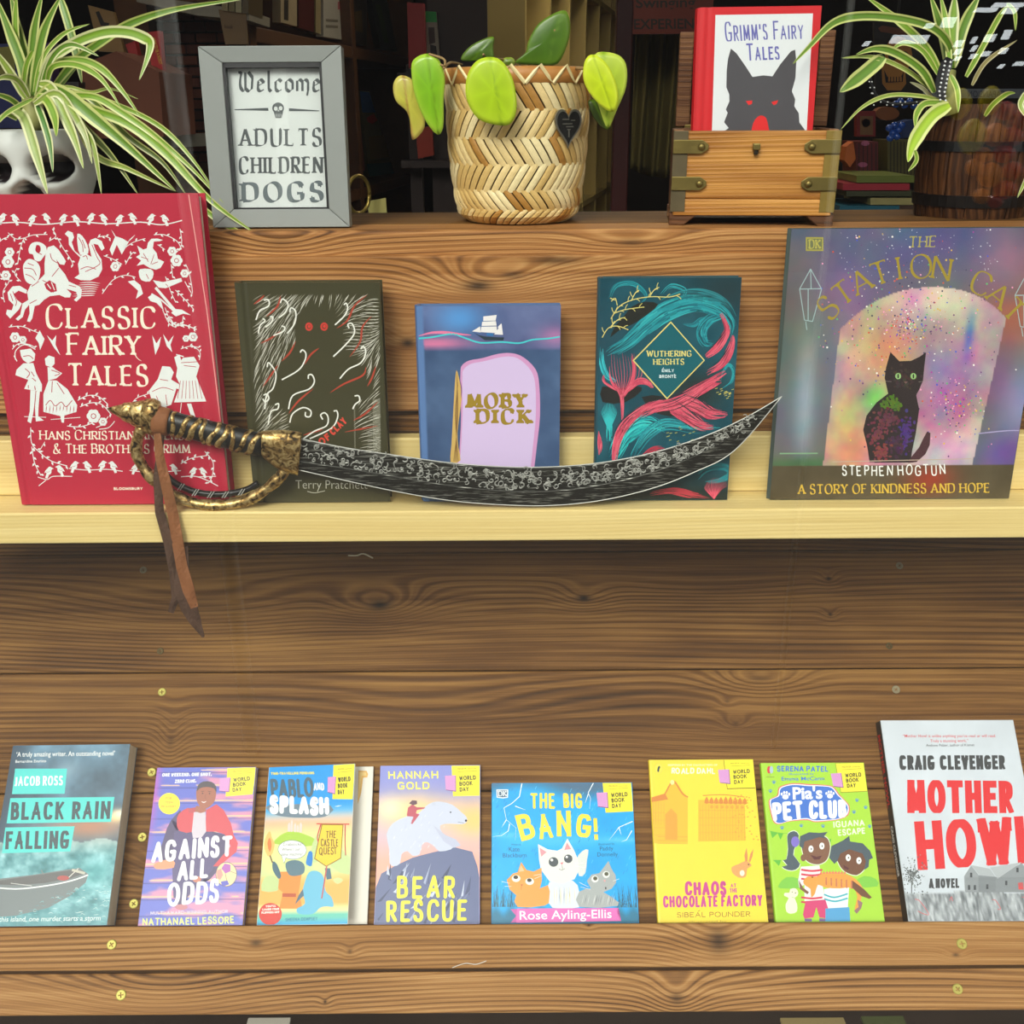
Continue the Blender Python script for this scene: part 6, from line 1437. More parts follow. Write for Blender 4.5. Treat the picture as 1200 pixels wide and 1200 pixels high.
sprig(A, [(200, 640), (205, 740), (260, 800), (330, 850), (430, 880)], 5, WH, 10, (30, 11)); sprig(A, [(205, 760), (220, 860), (260, 940)], 5, WH, 7, (28, 11)); sprig(A, [(290, 730), (250, 790)], 4, WH, 2, (24, 9)); A.line([(240, 950), (300, 965), (340, 945), (460, 945)], 5, WH); A.line([(245, 1005), (290, 970)], 5, WH)
for x, y, s_, f in [(310, 915, 2.0, 1), (385, 905, 2.0, -1), (475, 880, 2.0, 1), (560, 880, 2.0, -1), (655, 875, 1.9, 1), (725, 880, 2.0, -1)]: bird(A, x, y, s_, f, WH, CR)
A.line([(440, 895), (560, 905), (680, 900), (785, 912)], 5, WH)
sprig(A, [(505, 470), (570, 440), (640, 445), (700, 495)], 5, WH, 8, (28, 11)); sprig(A, [(520, 510), (590, 485), (660, 495), (720, 560)], 5, WH, 8, (26, 10)); sprig(A, [(435, 630), (520, 635), (600, 610)], 5, WH, 6, (26, 10)); flower(A, 605, 568, 42, WH, CR); flower(A, 665, 603, 26, WH, CR)
for pts in ([(700, 570), (660, 620), (620, 640)], [(740, 600), (700, 640), (640, 650)]): A.line(pts, 5, WH)
flower(A, 110, 75, 32, WH, CR); flower(A, 160, 90, 24, WH, CR); sprig(A, [(70, 10), (150, 5), (220, 30), (270, 50)], 5, WH, 6, (24, 9)); sprig(A, [(90, 150), (130, 115), (200, 120), (240, 140)], 5, WH, 5, (22, 9))
A.up()
for k in range(9): A.line([(300+22*k, 545+8*sin(k)), (306+22*k, 500)], 5, CR, taper=1)
for pts in ([(300, 500), (330, 470), (360, 505), (400, 480), (430, 510), (470, 470)], [(345, 350), (340, 420)], [(375, 360), (420, 430)], [(170, 270), (200, 300), (180, 330)], [(210, 290), (230, 320)], [(190, 375), (190, 395)], [(230, 380), (235, 405)], [(160, 195), (200, 190), (225, 210)], [(340, 280), (395, 300), (360, 315)], [(215, 330), (240, 350)]): A.line(pts, 5, CR)
A.z -= 1
A.frame(0, 220, 3.157)
for P in ([(688, 622), (728, 618), (748, 650), (735, 690), (770, 780), (650, 784), (675, 722), (660, 690), (668, 645)], [(655, 620), (675, 610), (680, 630), (665, 660)], [(698, 788), (714, 788), (730, 842), (714, 840)], [(610, 652), (640, 655), (652, 675), (642, 700), (660, 735), (640, 792), (600, 806), (572, 790), (558, 742), (592, 700)], [(640, 700), (700, 735), (690, 745), (640, 725)], [(592, 800), (604, 800), (608, 818), (594, 818)], [(612, 800), (622, 800), (628, 818), (614, 818)]): A.poly(P, WH)
A.line([(678, 785), (670, 835)], 2.5, WH); A.line([(662, 610), (690, 618)], 4, WH); A.line([(690, 845), (780, 846)], 2.5, WH)
A.poly([(575, 540), (590, 570), (608, 545), (600, 580), (585, 612)], WH); A.poly([(615, 535), (635, 565), (655, 540), (642, 575), (648, 602), (628, 580)], WH)
flower(A, 727, 547, 16, WH, CR); flower(A, 700, 552, 12, WH, CR)
sprig(A, [(640, 470), (660, 500), (700, 505), (740, 520)], 2.6, WH, 6, (14, 5)); sprig(A, [(625, 440), (640, 480), (660, 500)], 2.6, WH, 3, (14, 5)); sprig(A, [(680, 590), (715, 580), (748, 585)], 2.6, WH, 5, (13, 5)); sprig(A, [(748, 630), (750, 600), (720, 575)], 2.6, WH, 3, (13, 5))
sprig(A, [(485, 800), (510, 770), (548, 755), (560, 750)], 2.6, WH, 6, (14, 5)); sprig(A, [(760, 960), (790, 1000), (785, 1050), (770, 1075)], 2.6, WH, 8, (15, 6)); sprig(A, [(670, 1005), (710, 985), (770, 975)], 2.6, WH, 7, (15, 6))
for x, f in [(500, 1), (545, -1), (592, 1), (645, -1), (715, 1), (752, -1)]: bird(A, x, 1022+(12 if x > 700 else 0), 1.05, f, WH, CR)
A.line([(480, 1030), (560, 1036), (670, 1030)], 3, WH); A.line([(670, 1052), (720, 1050), (760, 1062), (806, 1085)], 3, WH); A.line([(735, 1052), (800, 1050)], 2.6, WH)
A.up()
for k in range(7): A.line([(664+15*k, 770), (676+11*k, 705)], 2, CR)
for pts in ([(570, 745), (610, 730), (650, 740)], [(600, 700), (630, 705)], [(585, 760), (600, 795)], [(620, 755), (625, 795)], [(690, 650), (735, 655)], [(680, 640), (745, 636)]): A.line(pts, 2.4, CR)
A.build(root, 0, NM, .45)

# olive black book
OC = (60, 58, 34)
root, w_, h_, _ = hardback('hardback_book', 'dark olive hardback with a shadowy red eyed figure among white curling flames', Q['green'], .9525, .019, OC, .35)
A = Art(Q['green'], w_, h_); A.frame(260, 310, 4.136)
SIL = [(372, 300), (380, 245), (418, 212), (462, 202), (512, 212), (552, 248), (566, 305), (582, 390), (622, 440), (692, 520), (722, 625), (640, 665), (640, 930), (340, 930), (330, 700), (236, 660), (240, 590), (300, 470), (368, 400)]
rnd = random.Random(3); g1, g2 = (206, 204, 190), (150, 148, 130)
def flame(x, y, L_, a, cur, col, wd):
    pts = []; n = 8
    for i in range(n+1):
        if inpoly(x, y, SIL) or not (162 < x < 776 and 142 < y < 930): break
        pts.append((x, y)); x += cos(a)*L_/n; y -= sin(a)*L_/n; a += cur/n
    if len(pts) > 3: A.line(pts, wd, col, smooth=0, taper=1)
for j in range(48):
    for i in range(17):
        x = 170+36*i+rnd.uniform(-10, 10); y = 175+15.6*j; flame(x, y, 72, R(52)+.45*sin(x*.012+y*.010)-(.3 if x > 560 else 0), .5*sin(x*.02+y*.013), rnd.choice((g1, g1, g2)), 3.0)
for k in range(60): A.line([(736, 642+4.6*k), (756, 646+4.6*k), (772, 640+4.6*k)], 1.9, g2)
for k in range(26): A.line([(645, 680+9*k), (652, 688+9*k)], 2.2, g2)
for k in range(22): A.line([(218, 650+8*k), (230, 656+8*k)], 2.2, g2)
A.up(); wt = (232, 232, 222); rd = (172, 66, 48)
for p in ([(300, 550), (380, 505), (412, 460), (418, 425), (402, 408), (391, 420)], [(330, 690), (352, 625), (430, 595), (457, 560), (447, 528), (430, 528), (428, 546)], [(335, 755), (350, 712), (400, 683), (437, 698), (434, 725), (412, 724), (412, 704)], [(400, 832), (455, 795), (512, 770), (521, 730), (505, 708), (485, 718), (495, 740)], [(430, 832), (535, 782), (566, 732), (564, 700), (548, 700)], [(580, 545), (622, 500), (682, 470), (706, 422), (696, 392), (682, 404)],
          [(550, 440), (602, 392), (652, 332), (643, 285), (622, 288), (628, 306)], [(560, 290), (602, 252), (622, 215), (616, 188), (604, 196)], [(640, 690), (652, 668), (674, 650), (669, 627), (650, 628)], [(215, 690), (225, 622), (257, 590), (272, 520), (238, 468), (230, 490)], [(230, 765), (245, 702), (277, 690), (282, 664), (265, 670)], [(180, 265), (200, 220), (242, 200), (242, 170), (220, 172)], [(290, 255), (322, 230), (336, 190), (310, 166), (299, 186)], [(330, 330), (367, 280), (372, 226), (350, 208), (344, 230)], [(190, 330), (200, 290), (224, 270), (212, 258)], [(225, 300), (255, 275), (262, 252), (248, 250)], [(262, 340), (310, 320), (318, 300), (302, 294)], [(206, 640), (218, 655), (236, 640), (226, 618), (210, 624)]): A.line(p, 6.5, wt, taper=0)
for p in ([(170, 190), (200, 170), (222, 148)], [(230, 250), (285, 200), (300, 150)], [(200, 376), (250, 352), (298, 318)], [(300, 462), (340, 422), (370, 368)], [(410, 478), (442, 430), (482, 400)], [(330, 712), (380, 650), (452, 592)], [(532, 612), (600, 570), (690, 530), (706, 490)], [(568, 306), (620, 270), (655, 200), (716, 150)], [(628, 442), (680, 370), (692, 300), (736, 250)], [(642, 745), (700, 712), (762, 655)], [(206, 585), (250, 525), (282, 480)], [(400, 815), (450, 800), (492, 788)], [(712, 582), (735, 540), (754, 485)], [(600, 800), (760, 770)]): A.line(p, 9, rd, taper=1)
for x in (435, 508):
    A.ell(x, 298, 18, 20, (196, 60, 50)); A.up(); A.ell(x, 298, 10, 11, OC); A.up(); A.ell(x+1, 297, 7, 8, (206, 58, 50)); A.z -= 2
for t_, a, b in (('FEET', (388, 912), (462, 884)), ('OF', (488, 866), (535, 830)), ('CLAY', (545, 818), (614, 752))): A.text(t_, a, b, 34, (214, 74, 58), 8.5, part='title_lettering', gap=.28)
A.text('Terry Pratchett', (358, 1072), (706, 1072), 44, (190, 190, 176), font=1, part='author_lettering', bold=-.012); A.line([(415, 1085), (450, 1092), (500, 1082)], 3, (190, 190, 176), 'author_lettering')
A.build(root, 0, NM, .35)

# blue whale book
root, w_, h_, _ = hardback('hardback_book', 'blue hardback with a pale lilac whale under a tiny white sailing ship', Q['blue'], .9525, .016, (74, 104, 150), .5)
A = Art(Q['blue'], w_, h_); A.frame(460, 330, 4.4455)
def fn(U, V):
    n = vnoise(U, V, 5, 8, 3); b = solid(U, (58, 84, 122))+((n-.5)*46)[..., None]
    sky = (V < .215); s = solid(U, (84, 96, 140))+((n-.5)*60)[..., None]; s = blend(s, (80, 150, 215), gauss(U, V, .3, .06, .18, .08)*.9); s = blend(s, (190, 120, 170), gauss(U, V, .97, .15, .12, .05)*.8); s = blend(s, (220, 120, 160), gauss(U, V, .12, .18, .25, .025)); b = np.where(sky[..., None], s, b)
    return np.where((U < .05)[..., None], np.array((86, 120, 170.)), b)
A.grid(60, 60, fn)
A.line([(125, 300), (200, 292), (300, 276), (370, 298), (450, 322), (560, 318), (650, 324), (720, 306), (800, 300), (866, 290)], 8, (60, 200, 204))
A.line([(125, 286), (190, 270), (260, 268), (330, 276), (400, 282)], 15, (226, 120, 158), taper=1)
A.up(); A.poly([(352, 442), (390, 415), (460, 402), (540, 380), (612, 376), (675, 398), (738, 460), (758, 540), (764, 700), (750, 850), (734, 1000), (724, 1130), (330, 1130), (345, 900), (352, 700), (346, 600), (346, 480)], (206, 148, 194), smooth=3)
A.up(); A.poly([(362, 462), (400, 432), (470, 418), (550, 398), (612, 394), (662, 414), (716, 470), (738, 545), (742, 700), (730, 850), (716, 1000), (708, 1130), (335, 1130), (352, 900), (360, 700), (358, 600), (356, 500)], (208, 186, 224), smooth=3)
A.poly([(325, 464), (338, 505), (350, 560), (354, 610), (345, 690), (334, 790), (340, 870), (352, 935), (300, 948), (304, 850), (312, 650), (318, 520)], (204, 168, 92), smooth=2); A.up()
for k in range(6): A.line([(326+k*1.5, 480+12*k), (336-k*3, 700), (316+k*5, 940)], 2.2, (130, 96, 50))
A.line([(338, 500), (352, 560), (350, 612)], 5, (92, 60, 120), taper=1)
A.poly([(404, 262), (440, 282), (480, 290), (572, 294), (568, 310), (470, 308), (444, 290)], (26, 48, 60)); A.up()
for P in ([(404, 262), (446, 236), (448, 268)], [(452, 238), (532, 236), (536, 272), (448, 266)], [(456, 212), (528, 208), (532, 232), (454, 234)], [(462, 184), (532, 176), (526, 206), (462, 208)], [(520, 278), (558, 222), (566, 280)], [(538, 240), (556, 220), (556, 262)]): A.poly(P, (232, 228, 226))
A.poly([(480, 270), (516, 272), (514, 288), (480, 284)], (40, 110, 170))
gd = (152, 124, 26)
A.text('MOBY', (382, 661), (693, 659), 70, gd, 24, 9, serif=20, gap=.24, part='title_lettering'); A.text('DICK', (428, 741), (717, 741), 70, gd, 24, 9, serif=20, gap=.28, part='title_lettering')
A.build(root, 0, NM, .5)

# teal coral book
root, w_, h_, _ = hardback('hardback_book', 'teal hardback with coral pink branches and a gold outlined title diamond', Q['teal'], .9525, .017, (18, 72, 84), .4)
A = Art(Q['teal'], w_, h_); A.frame(680, 310, 4.136)
def fn(U, V):
    n = vnoise(U, V, 5, 8, 9); b = solid(U, (16, 78, 92))+((n-.5)*40)[..., None]; b = blend(b, (24, 52, 58), gauss(U, V, .9, .05, .3, .12)); b = blend(b, (26, 34, 28), np.clip((V-.86)*9, 0, 1)*.9); b = blend(b, (26, 34, 30), gauss(U, V, .72, .5, .22, .10)*.9); b = blend(b, (20, 56, 70), gauss(U, V, .0, .3, .3, .2)*.6); return b
A.grid(60, 80, fn)
tq = [(28, 140, 150), (50, 172, 176), (20, 110, 124), (38, 156, 164)]
bundle(A, [(130, 440), (230, 385), (330, 300), (430, 232), (560, 195), (680, 225), (745, 290), (735, 360)], 46, 44, 8, tq, 2); bundle(A, [(400, 180), (520, 150), (640, 160), (730, 200), (770, 280)], 24, 30, 6, [(30, 104, 112), (40, 130, 138)], 3)
bundle(A, [(720, 240), (640, 270), (600, 330), (620, 385), (660, 380)], 22, 26, 7, tq, 4); bundle(A, [(130, 210), (170, 110), (260, 95), (320, 150), (290, 190)], 16, 12, 4, tq[:3], 5); bundle(A, [(400, 150), (450, 105), (520, 130), (480, 180)], 10, 10, 4, tq, 6)
bundle(A, [(500, 290), (560, 300), (600, 270), (640, 260)], 10, 14, 5, tq, 7); bundle(A, [(680, 610), (740, 570), (755, 520), (730, 488), (700, 530), (690, 590)], 12, 9, 5, tq, 8); bundle(A, [(100, 400), (105, 480), (130, 540), (180, 570)], 14, 14, 6, [(60, 190, 200), (30, 150, 160)], 9)
A.up(); A.poly([(255, 205), (320, 182), (385, 195), (330, 245), (260, 290), (190, 320), (145, 355), (170, 300), (215, 250)], (28, 32, 26), smooth=2); A.poly([(105, 590), (180, 600), (280, 588), (300, 610), (220, 665), (108, 665)], (30, 30, 28), smooth=2); A.poly([(300, 640), (430, 640), (560, 700), (500, 730), (380, 720)], (30, 34, 32), smooth=2)
bundle(A, [(160, 930), (220, 820), (320, 760), (430, 800)], 40, 40, 6, [(30, 180, 180), (60, 206, 200), (20, 140, 150)], 10); bundle(A, [(250, 930), (320, 820), (420, 770), (560, 790), (700, 790)], 26, 26, 5, tq, 11)
bundle(A, [(140, 850), (140, 780), (120, 700)], 12, 14, 4, [(40, 190, 190)], 12)
for k in range(16): a = R(-150+8*k); A.line([(140, 800), (140+34*cos(a*1.0)*1.1, 760+60*sin(a)), (140+44*cos(a), 745+78*sin(a))], 4.5, (50, 186, 190), taper=2)
pk = [(216, 82, 104), (226, 100, 118), (196, 66, 92)]
A.up()
bundle(A, [(160, 960), (175, 860), (215, 780), (280, 715), (360, 670), (440, 660)], 44, 18, 9, pk, 13); bundle(A, [(205, 770), (205, 680), (195, 620), (150, 560), (140, 470)], 16, 7, 8, pk, 14); bundle(A, [(208, 640), (250, 570), (262, 500), (250, 425)], 16, 8, 5, pk, 15); bundle(A, [(215, 625), (280, 570), (330, 575), (360, 600)], 28, 14, 6, pk, 16); bundle(A, [(200, 620), (120, 570), (115, 530)], 8, 8, 6, pk, 17)
for k in range(11): A.line([(205, 640), (180+14*k-20, 540), (150+14*k, 430+8*(k % 4))], 4.5, pk[k % 3], taper=2)
bundle(A, [(290, 730), (380, 690), (480, 660), (600, 590), (730, 515)], 50, 24, 6, pk, 18); bundle(A, [(420, 670), (500, 720), (590, 770), (660, 780)], 52, 30, 5.5, pk, 19); bundle(A, [(460, 650), (560, 680), (650, 720), (730, 720)], 52, 30, 5.5, pk, 20)
bundle(A, [(560, 640), (640, 580), (700, 570)], 26, 18, 5, pk, 21); bundle(A, [(620, 450), (680, 400), (725, 320), (690, 230)], 34, 16, 6, pk, 22); bundle(A, [(620, 530), (700, 480), (745, 400), (750, 340)], 34, 16, 6, pk, 23)
A.up()
for P_, n_, sp in (([(160, 960), (175, 860), (215, 780), (280, 715), (360, 670), (440, 660)], 6, 34), ([(290, 730), (380, 690), (480, 660), (600, 590), (730, 515)], 9, 40), ([(420, 670), (500, 720), (590, 770), (660, 780)], 9, 40), ([(460, 650), (560, 680), (650, 720), (730, 720)], 9, 40), ([(620, 450), (680, 400), (725, 320), (690, 230)], 5, 24), ([(620, 530), (700, 480), (745, 400), (750, 340)], 5, 24)): bundle(A, P_, n_, sp, 3.6, [(22, 52, 60), (60, 40, 50)], 31)
bundle(A, [(300, 930), (350, 890), (420, 880)], 14, 14, 4, [(190, 56, 76)], 24); bundle(A, [(340, 1095), (450, 1080), (560, 1100), (640, 1110)], 22, 16, 4, [(186, 60, 72)], 25)
for k in range(16): a = R(-170+10*k); A.line([(650, 1115), (650+40*cos(a), 1080+30*sin(a)), (665+62*cos(a), 1070+52*sin(a))], 4, pk[k % 3], taper=2)
bundle(A, [(570, 1020), (620, 980), (700, 970), (730, 1000), (680, 1030), (600, 1040)], 26, 16, 6, [(24, 140, 150), (34, 120, 130)], 26); bundle(A, [(88, 800), (95, 860), (90, 920)], 10, 12, 5, pk, 27)
gy = (222, 208, 120)
for p, n in [([(148, 265), (190, 205), (260, 172), (350, 158), (440, 160), (495, 146)], 8), ([(160, 240), (220, 220), (315, 208)], 5), ([(105, 355), (135, 310), (180, 300), (235, 318)], 5), ([(150, 300), (185, 268), (220, 258)], 4), ([(180, 200), (170, 165), (150, 180)], 2), ([(340, 160), (365, 125), (390, 112)], 3), ([(250, 178), (270, 140), (290, 126)], 3)]: twig(A, p, 4, gy, n, 26)
for k in range(18): x, y = rnd.uniform(660, 745), rnd.uniform(600, 665); A.line([(x, y), (x+12, y-4)], 3, (190, 180, 90))
for k in range(14): x, y = rnd.uniform(420, 560), rnd.uniform(775, 850); A.line([(x, y), (x+12, y-3)], 3, (170, 170, 90))
A.up(); A.poly([(447, 278), (614, 466), (425, 652), (256, 466)], gy); A.up(); A.poly([(447, 286), (607, 466), (426, 644), (264, 466)], (8, 92, 102)); A.up()
A.text('WUTHERING', (326, 447), (548, 446), 26, gy, 6, 2.4, serif=4, caps=1.1, part='title_lettering'); A.text('HEIGHTS', (359, 486), (511, 485), 26, gy, 6, 2.4, serif=4, part='title_lettering')
A.text('EMILY', (401, 522), (461, 522), 15, (220, 236, 236), 3, part='author_lettering'); A.line([(405, 505), (411, 500)], 2.5, (220, 236, 236), 'author_lettering'); A.text('BRONTE', (388, 550), (471, 550), 15, (220, 236, 236), 3, part='author_lettering'); A.line([(460, 532), (465, 532)], 2.5, (220, 236, 236), 'author_lettering')
A.build(root, 0, NM, .4)

# picture book with the cat
root, w_, h_, _ = hardback('picture_book', 'large glossy picture book with a black cat sitting under a glowing colourful archway', Q['cat'], .9525, .010, (64, 76, 70), .3)
A = Art(Q['cat'], w_, h_); A.frame(890, 250, 3.429)
def fn(U, V):
    n = vnoise(U, V, 5, 5, 21, 5); n2 = vnoise(U, V, 9, 9, 22, 4); n3 = vnoise(U, V, 3, 3, 23, 3); n4 = vnoise(U, V, 12, 12, 24, 4)
    b = solid(U, (92, 104, 102)); b = blend(b, (120, 96, 140), gauss(U, V, .22, .22, .16, .22)); b = blend(b, (86, 92, 128), gauss(U, V, .55, .05, .35, .12)); b = blend(b, (150, 110, 160), gauss(U, V, .30, .45, .12, .25)*.8)
    b = blend(b, (190, 92, 60), gauss(U, V, .90, .32, .14, .16)); b = blend(b, (150, 120, 130), gauss(U, V, .84, .12, .12, .12)); b = blend(b, (120, 84, 110), gauss(U, V, .86, .55, .10, .18)*.8)
    b = blend(b, (186, 190, 200), gauss(U, V, .08+.05*V, .62, .045, .25)*.75); b = blend(b, (150, 158, 190), gauss(U, V, 1.0, .62, .10, .16)*.9); b = blend(b, (96, 74, 150), gauss(U, V, .95, .83, .12, .08)); b = blend(b, (60, 110, 66), gauss(U, V, .1, .86, .2, .03))
    xl = .235-.03*V; xr = .905-.09*V; top = .205+.33*np.abs((U-.57)/.33)**2.4*.4; ins = (U > xl) & (U < xr) & (V > top) & (V < .865)
    a = solid(U, (188, 152, 156))+((n-.5)*110)[..., None]; a = blend(a, (222, 206, 196), gauss(U, V, .58, .26, .22, .08)); a = blend(a, (222, 150, 90), gauss(U, V, .42, .42, .16, .12)*.9); a = blend(a, (196, 90, 170), gauss(U, V, .66, .64, .10, .12)*.9); a = blend(a, (110, 130, 190), gauss(U, V, .64, .48, .10, .10)*.8)
    a = blend(a, (84, 206, 100), gauss(U, V, .385, .60, .05, .05)); a = blend(a, (216, 202, 110), gauss(U, V, .48, .50, .06, .08)*.8); a = blend(a, (232, 130, 130), gauss(U, V, .33, .80, .09, .09)); a = blend(a, (216, 208, 222), gauss(U, V, .74, .80, .12, .07)*.8); a = blend(a, (70, 110, 190), gauss(U, V, .74, .38, .018, .08)); a = blend(a, (226, 196, 120), gauss(U, V, .28, .66, .06, .10)*.7)
    a += np.stack([(n2-.5)*130, (n4-.5)*120, (n3-.5)*110], -1)
    a = a*.72+np.array((186, 164, 158.))*.28-8; b = b*.8+np.array((104, 96, 100.))*.2; b = np.where(ins[..., None], a, b+np.stack([(n2-.5)*44, (n-.5)*36, (n3-.5)*50], -1))
    return np.where((V > .868)[..., None], np.array((84, 74, 52.))+((n-.5)*46)[..., None]+blend(solid(U, (0, 0, 0)), (60, -20, -20), gauss(U, V, .66, .92, .1, .06)), b)
A.grid(230, 200, fn)
rnd = random.Random(9); pal = [(240, 236, 226), (226, 190, 80), (214, 90, 60), (180, 60, 160), (70, 90, 200), (90, 190, 110), (240, 160, 190), (110, 60, 120), (60, 60, 90)]
for k in range(900):
    r = abs(rnd.gauss(0, 1)); a = rnd.uniform(0, 2*pi); x = 610+r*240*cos(a)**1; y = 430+r*230*sin(a)
    if k % 5 == 0: x, y = rnd.gauss(800, 60), rnd.gauss(740, 60)
    if y > 940 or not 240 < x < 1060: continue
    A.ell(x, y, rnd.uniform(1.2, 4.2), None, rnd.choice(pal), n=6)
for k in range(90): x = rnd.uniform(330, 1000); y = rnd.gauss(150, 60); A.ell(x, y, rnd.uniform(.8, 2.4), None, (232, 232, 236), n=6)
A.up(); lm = (160, 184, 184)
for dx in (0, 880):
    for p in ([(210, 222), (165, 300)], [(210, 222), (255, 300)], [(165, 300), (255, 298)], [(165, 300), (185, 420)], [(255, 300), (218, 425)], [(185, 420), (218, 425)], [(200, 300), (200, 420)], [(190, 425), (195, 458)], [(210, 222), (212, 300)]): A.line([(a+dx, b+(20 if dx else 0)) for a, b in p], 3.5, lm)
ck_ = (46, 38, 38)
A.poly([(512, 640), (518, 600), (530, 560), (536, 541), (552, 556), (572, 576), (620, 574), (655, 558), (681, 541), (674, 595), (668, 650), (652, 685), (640, 705), (652, 760), (638, 850), (622, 920), (616, 962), (470, 964), (440, 900), (424, 840), (438, 785), (478, 735), (526, 700)], ck_)
A.poly([(424, 840), (440, 900), (450, 962), (480, 962), (470, 880), (440, 800)], ck_); A.poly([(606, 964), (620, 940), (650, 905), (668, 870), (684, 843), (697, 850), (694, 895), (676, 930), (640, 960)], (74, 44, 50))
A.up(); 
BODY = [(512, 640), (518, 600), (530, 560), (536, 541), (552, 556), (572, 576), (620, 574), (655, 558), (681, 541), (674, 595), (668, 650), (652, 685), (640, 705), (652, 760), (638, 850), (622, 920), (616, 962), (470, 964), (440, 900), (424, 840), (438, 785), (478, 735), (526, 700)]
for x, y, rx, ry, c in [(520, 790, 40, 34, (96, 50, 62)), (490, 850, 36, 46, (110, 56, 64)), (600, 850, 22, 60, (72, 46, 116)), (540, 735, 34, 22, (80, 112, 34)), (500, 925, 26, 26, (124, 58, 60)), (560, 895, 34, 44, (70, 42, 64)), (590, 640, 40, 36, (62, 50, 46))]:
    for k in range(70):
        px, py = rnd.gauss(x, rx*.6), rnd.gauss(y, ry*.6)
        if inpoly(px, py, BODY): A.ell(px, py, rnd.uniform(3, 8), rnd.uniform(3, 8), tuple(v+rnd.uniform(-10, 10) for v in c), n=7)
A.up()
for x in (567, 629): A.ell(x, 633, 12, 12, (150, 190, 120), n=14); A.up(); A.ell(x, 633, 3.4, 9, (16, 20, 16), n=8); A.z -= 1
A.poly([(590, 654), (606, 654), (598, 662)], (120, 90, 90)); A.line([(540, 655), (470, 648)], 1.2, (150, 140, 130)); A.line([(650, 655), (710, 645)], 1.2, (150, 140, 130))
A.line([(85, 932), (240, 930)], 5, (130, 170, 130)); A.line([(300, 962), (860, 946)], 3, (190, 170, 150)); A.line([(890, 850), (1010, 838), (1080, 838)], 4, (170, 160, 200))
gl = (160, 140, 52)
A.text('THE', (612, 137), (722, 133), 42, (172, 162, 90), 7, 3, serif=7, part='title_lettering', slant=.12)
A.arctext('STATION CAT', 658, 735, 482, -46, 47, 86, gl, part='title_lettering', thick=12, thin=5, serif=10)
A.text('STEPHEN HOGTUN', (338, 1013), (756, 1004), 34, (236, 236, 230), 5, jit=.15, part='author_lettering', gap=.4)
A.text('A STORY OF KINDNESS AND HOPE', (160, 1084), (934, 1072), 34, (214, 178, 66), 6.5, 2.6, serif=6, part='subtitle_lettering')
A.poly([(190, 98), (262, 98), (262, 152), (190, 152)], (168, 160, 76)); A.up(); A.poly([(196, 104), (256, 104), (256, 146), (196, 146)], (112, 116, 84)); A.up(); A.text('DK', (203, 142), (250, 142), 34, (180, 172, 88), 6, 4, serif=4, part='publisher_lettering')
A.build(root, 0, NM, .3)

# red book standing in the chest
qg = [(830, 8.5), (969, 5.5), (948, 215), (812, 217)]
nG = Vector((0, -cos(R(3)), sin(R(3)))); yg = YK+.035; pG = Vector((0, yg, Z_PLAT+hk0+.008)); M_, w_, h_ = book_frame(qg, pG, nG); M_.translation.z = pG.z+.0012
hG = h_ + 0
tl = PP(830, 8.5, pG, nG); hG = (tl-M_.translation).dot(Vector((0, sin(R(3)), cos(R(3)))))
root = empty('hardback_book', mtx=M_, label='bright red hardback with a grey wolf on a white panel standing in the wooden chest', cat='book')
book_body(root, w_, hG, .022, (206, 28, 34), .4, (226, 218, 196), None, True)
A = Art([(830, 8.5), (969, 5.5), (948, 215), (812, 217)], w_, hG); A.frame(700, 0, 4)
A.poly([(590, 65), (1035, 55), (984, 700), (544, 700)], (226, 230, 232)); A.up(); gw = (78, 76, 80)
A.poly([(612, 700), (618, 640), (610, 560), (632, 545), (612, 520), (630, 480), (622, 465), (640, 430), (640, 400), (628, 370), (632, 300), (640, 250), (655, 205), (680, 225), (720, 280), (750, 325), (800, 318), (842, 322), (880, 270), (930, 215), (950, 208), (954, 260), (948, 330), (930, 385), (945, 420), (940, 450), (960, 480), (962, 520), (985, 550), (990, 700)], gw)
A.up(); rr_ = (222, 44, 44); A.poly([(730, 700), (732, 605), (740, 545), (756, 508), (782, 490), (808, 502), (818, 545), (832, 605), (832, 700)], rr_, smooth=2); A.poly([(716, 428), (746, 426), (744, 440), (728, 446)], rr_); A.poly([(834, 432), (866, 424), (858, 440), (844, 446)], rr_)
pu = (104, 104, 176)
A.text("GRIMM'S", (632, 176), (826, 166), 66, pu, 7, gap=.3, caps=1.25, part='title_lettering'); A.text('FAIRY', (852, 166), (990, 162), 58, pu, 7, gap=.3, caps=1.35, part='title_lettering'); A.text('TALES', (728, 256), (878, 250), 56, pu, 8, gap=.3, caps=1.3, part='title_lettering')
A.build(root, 0, NM, .4)
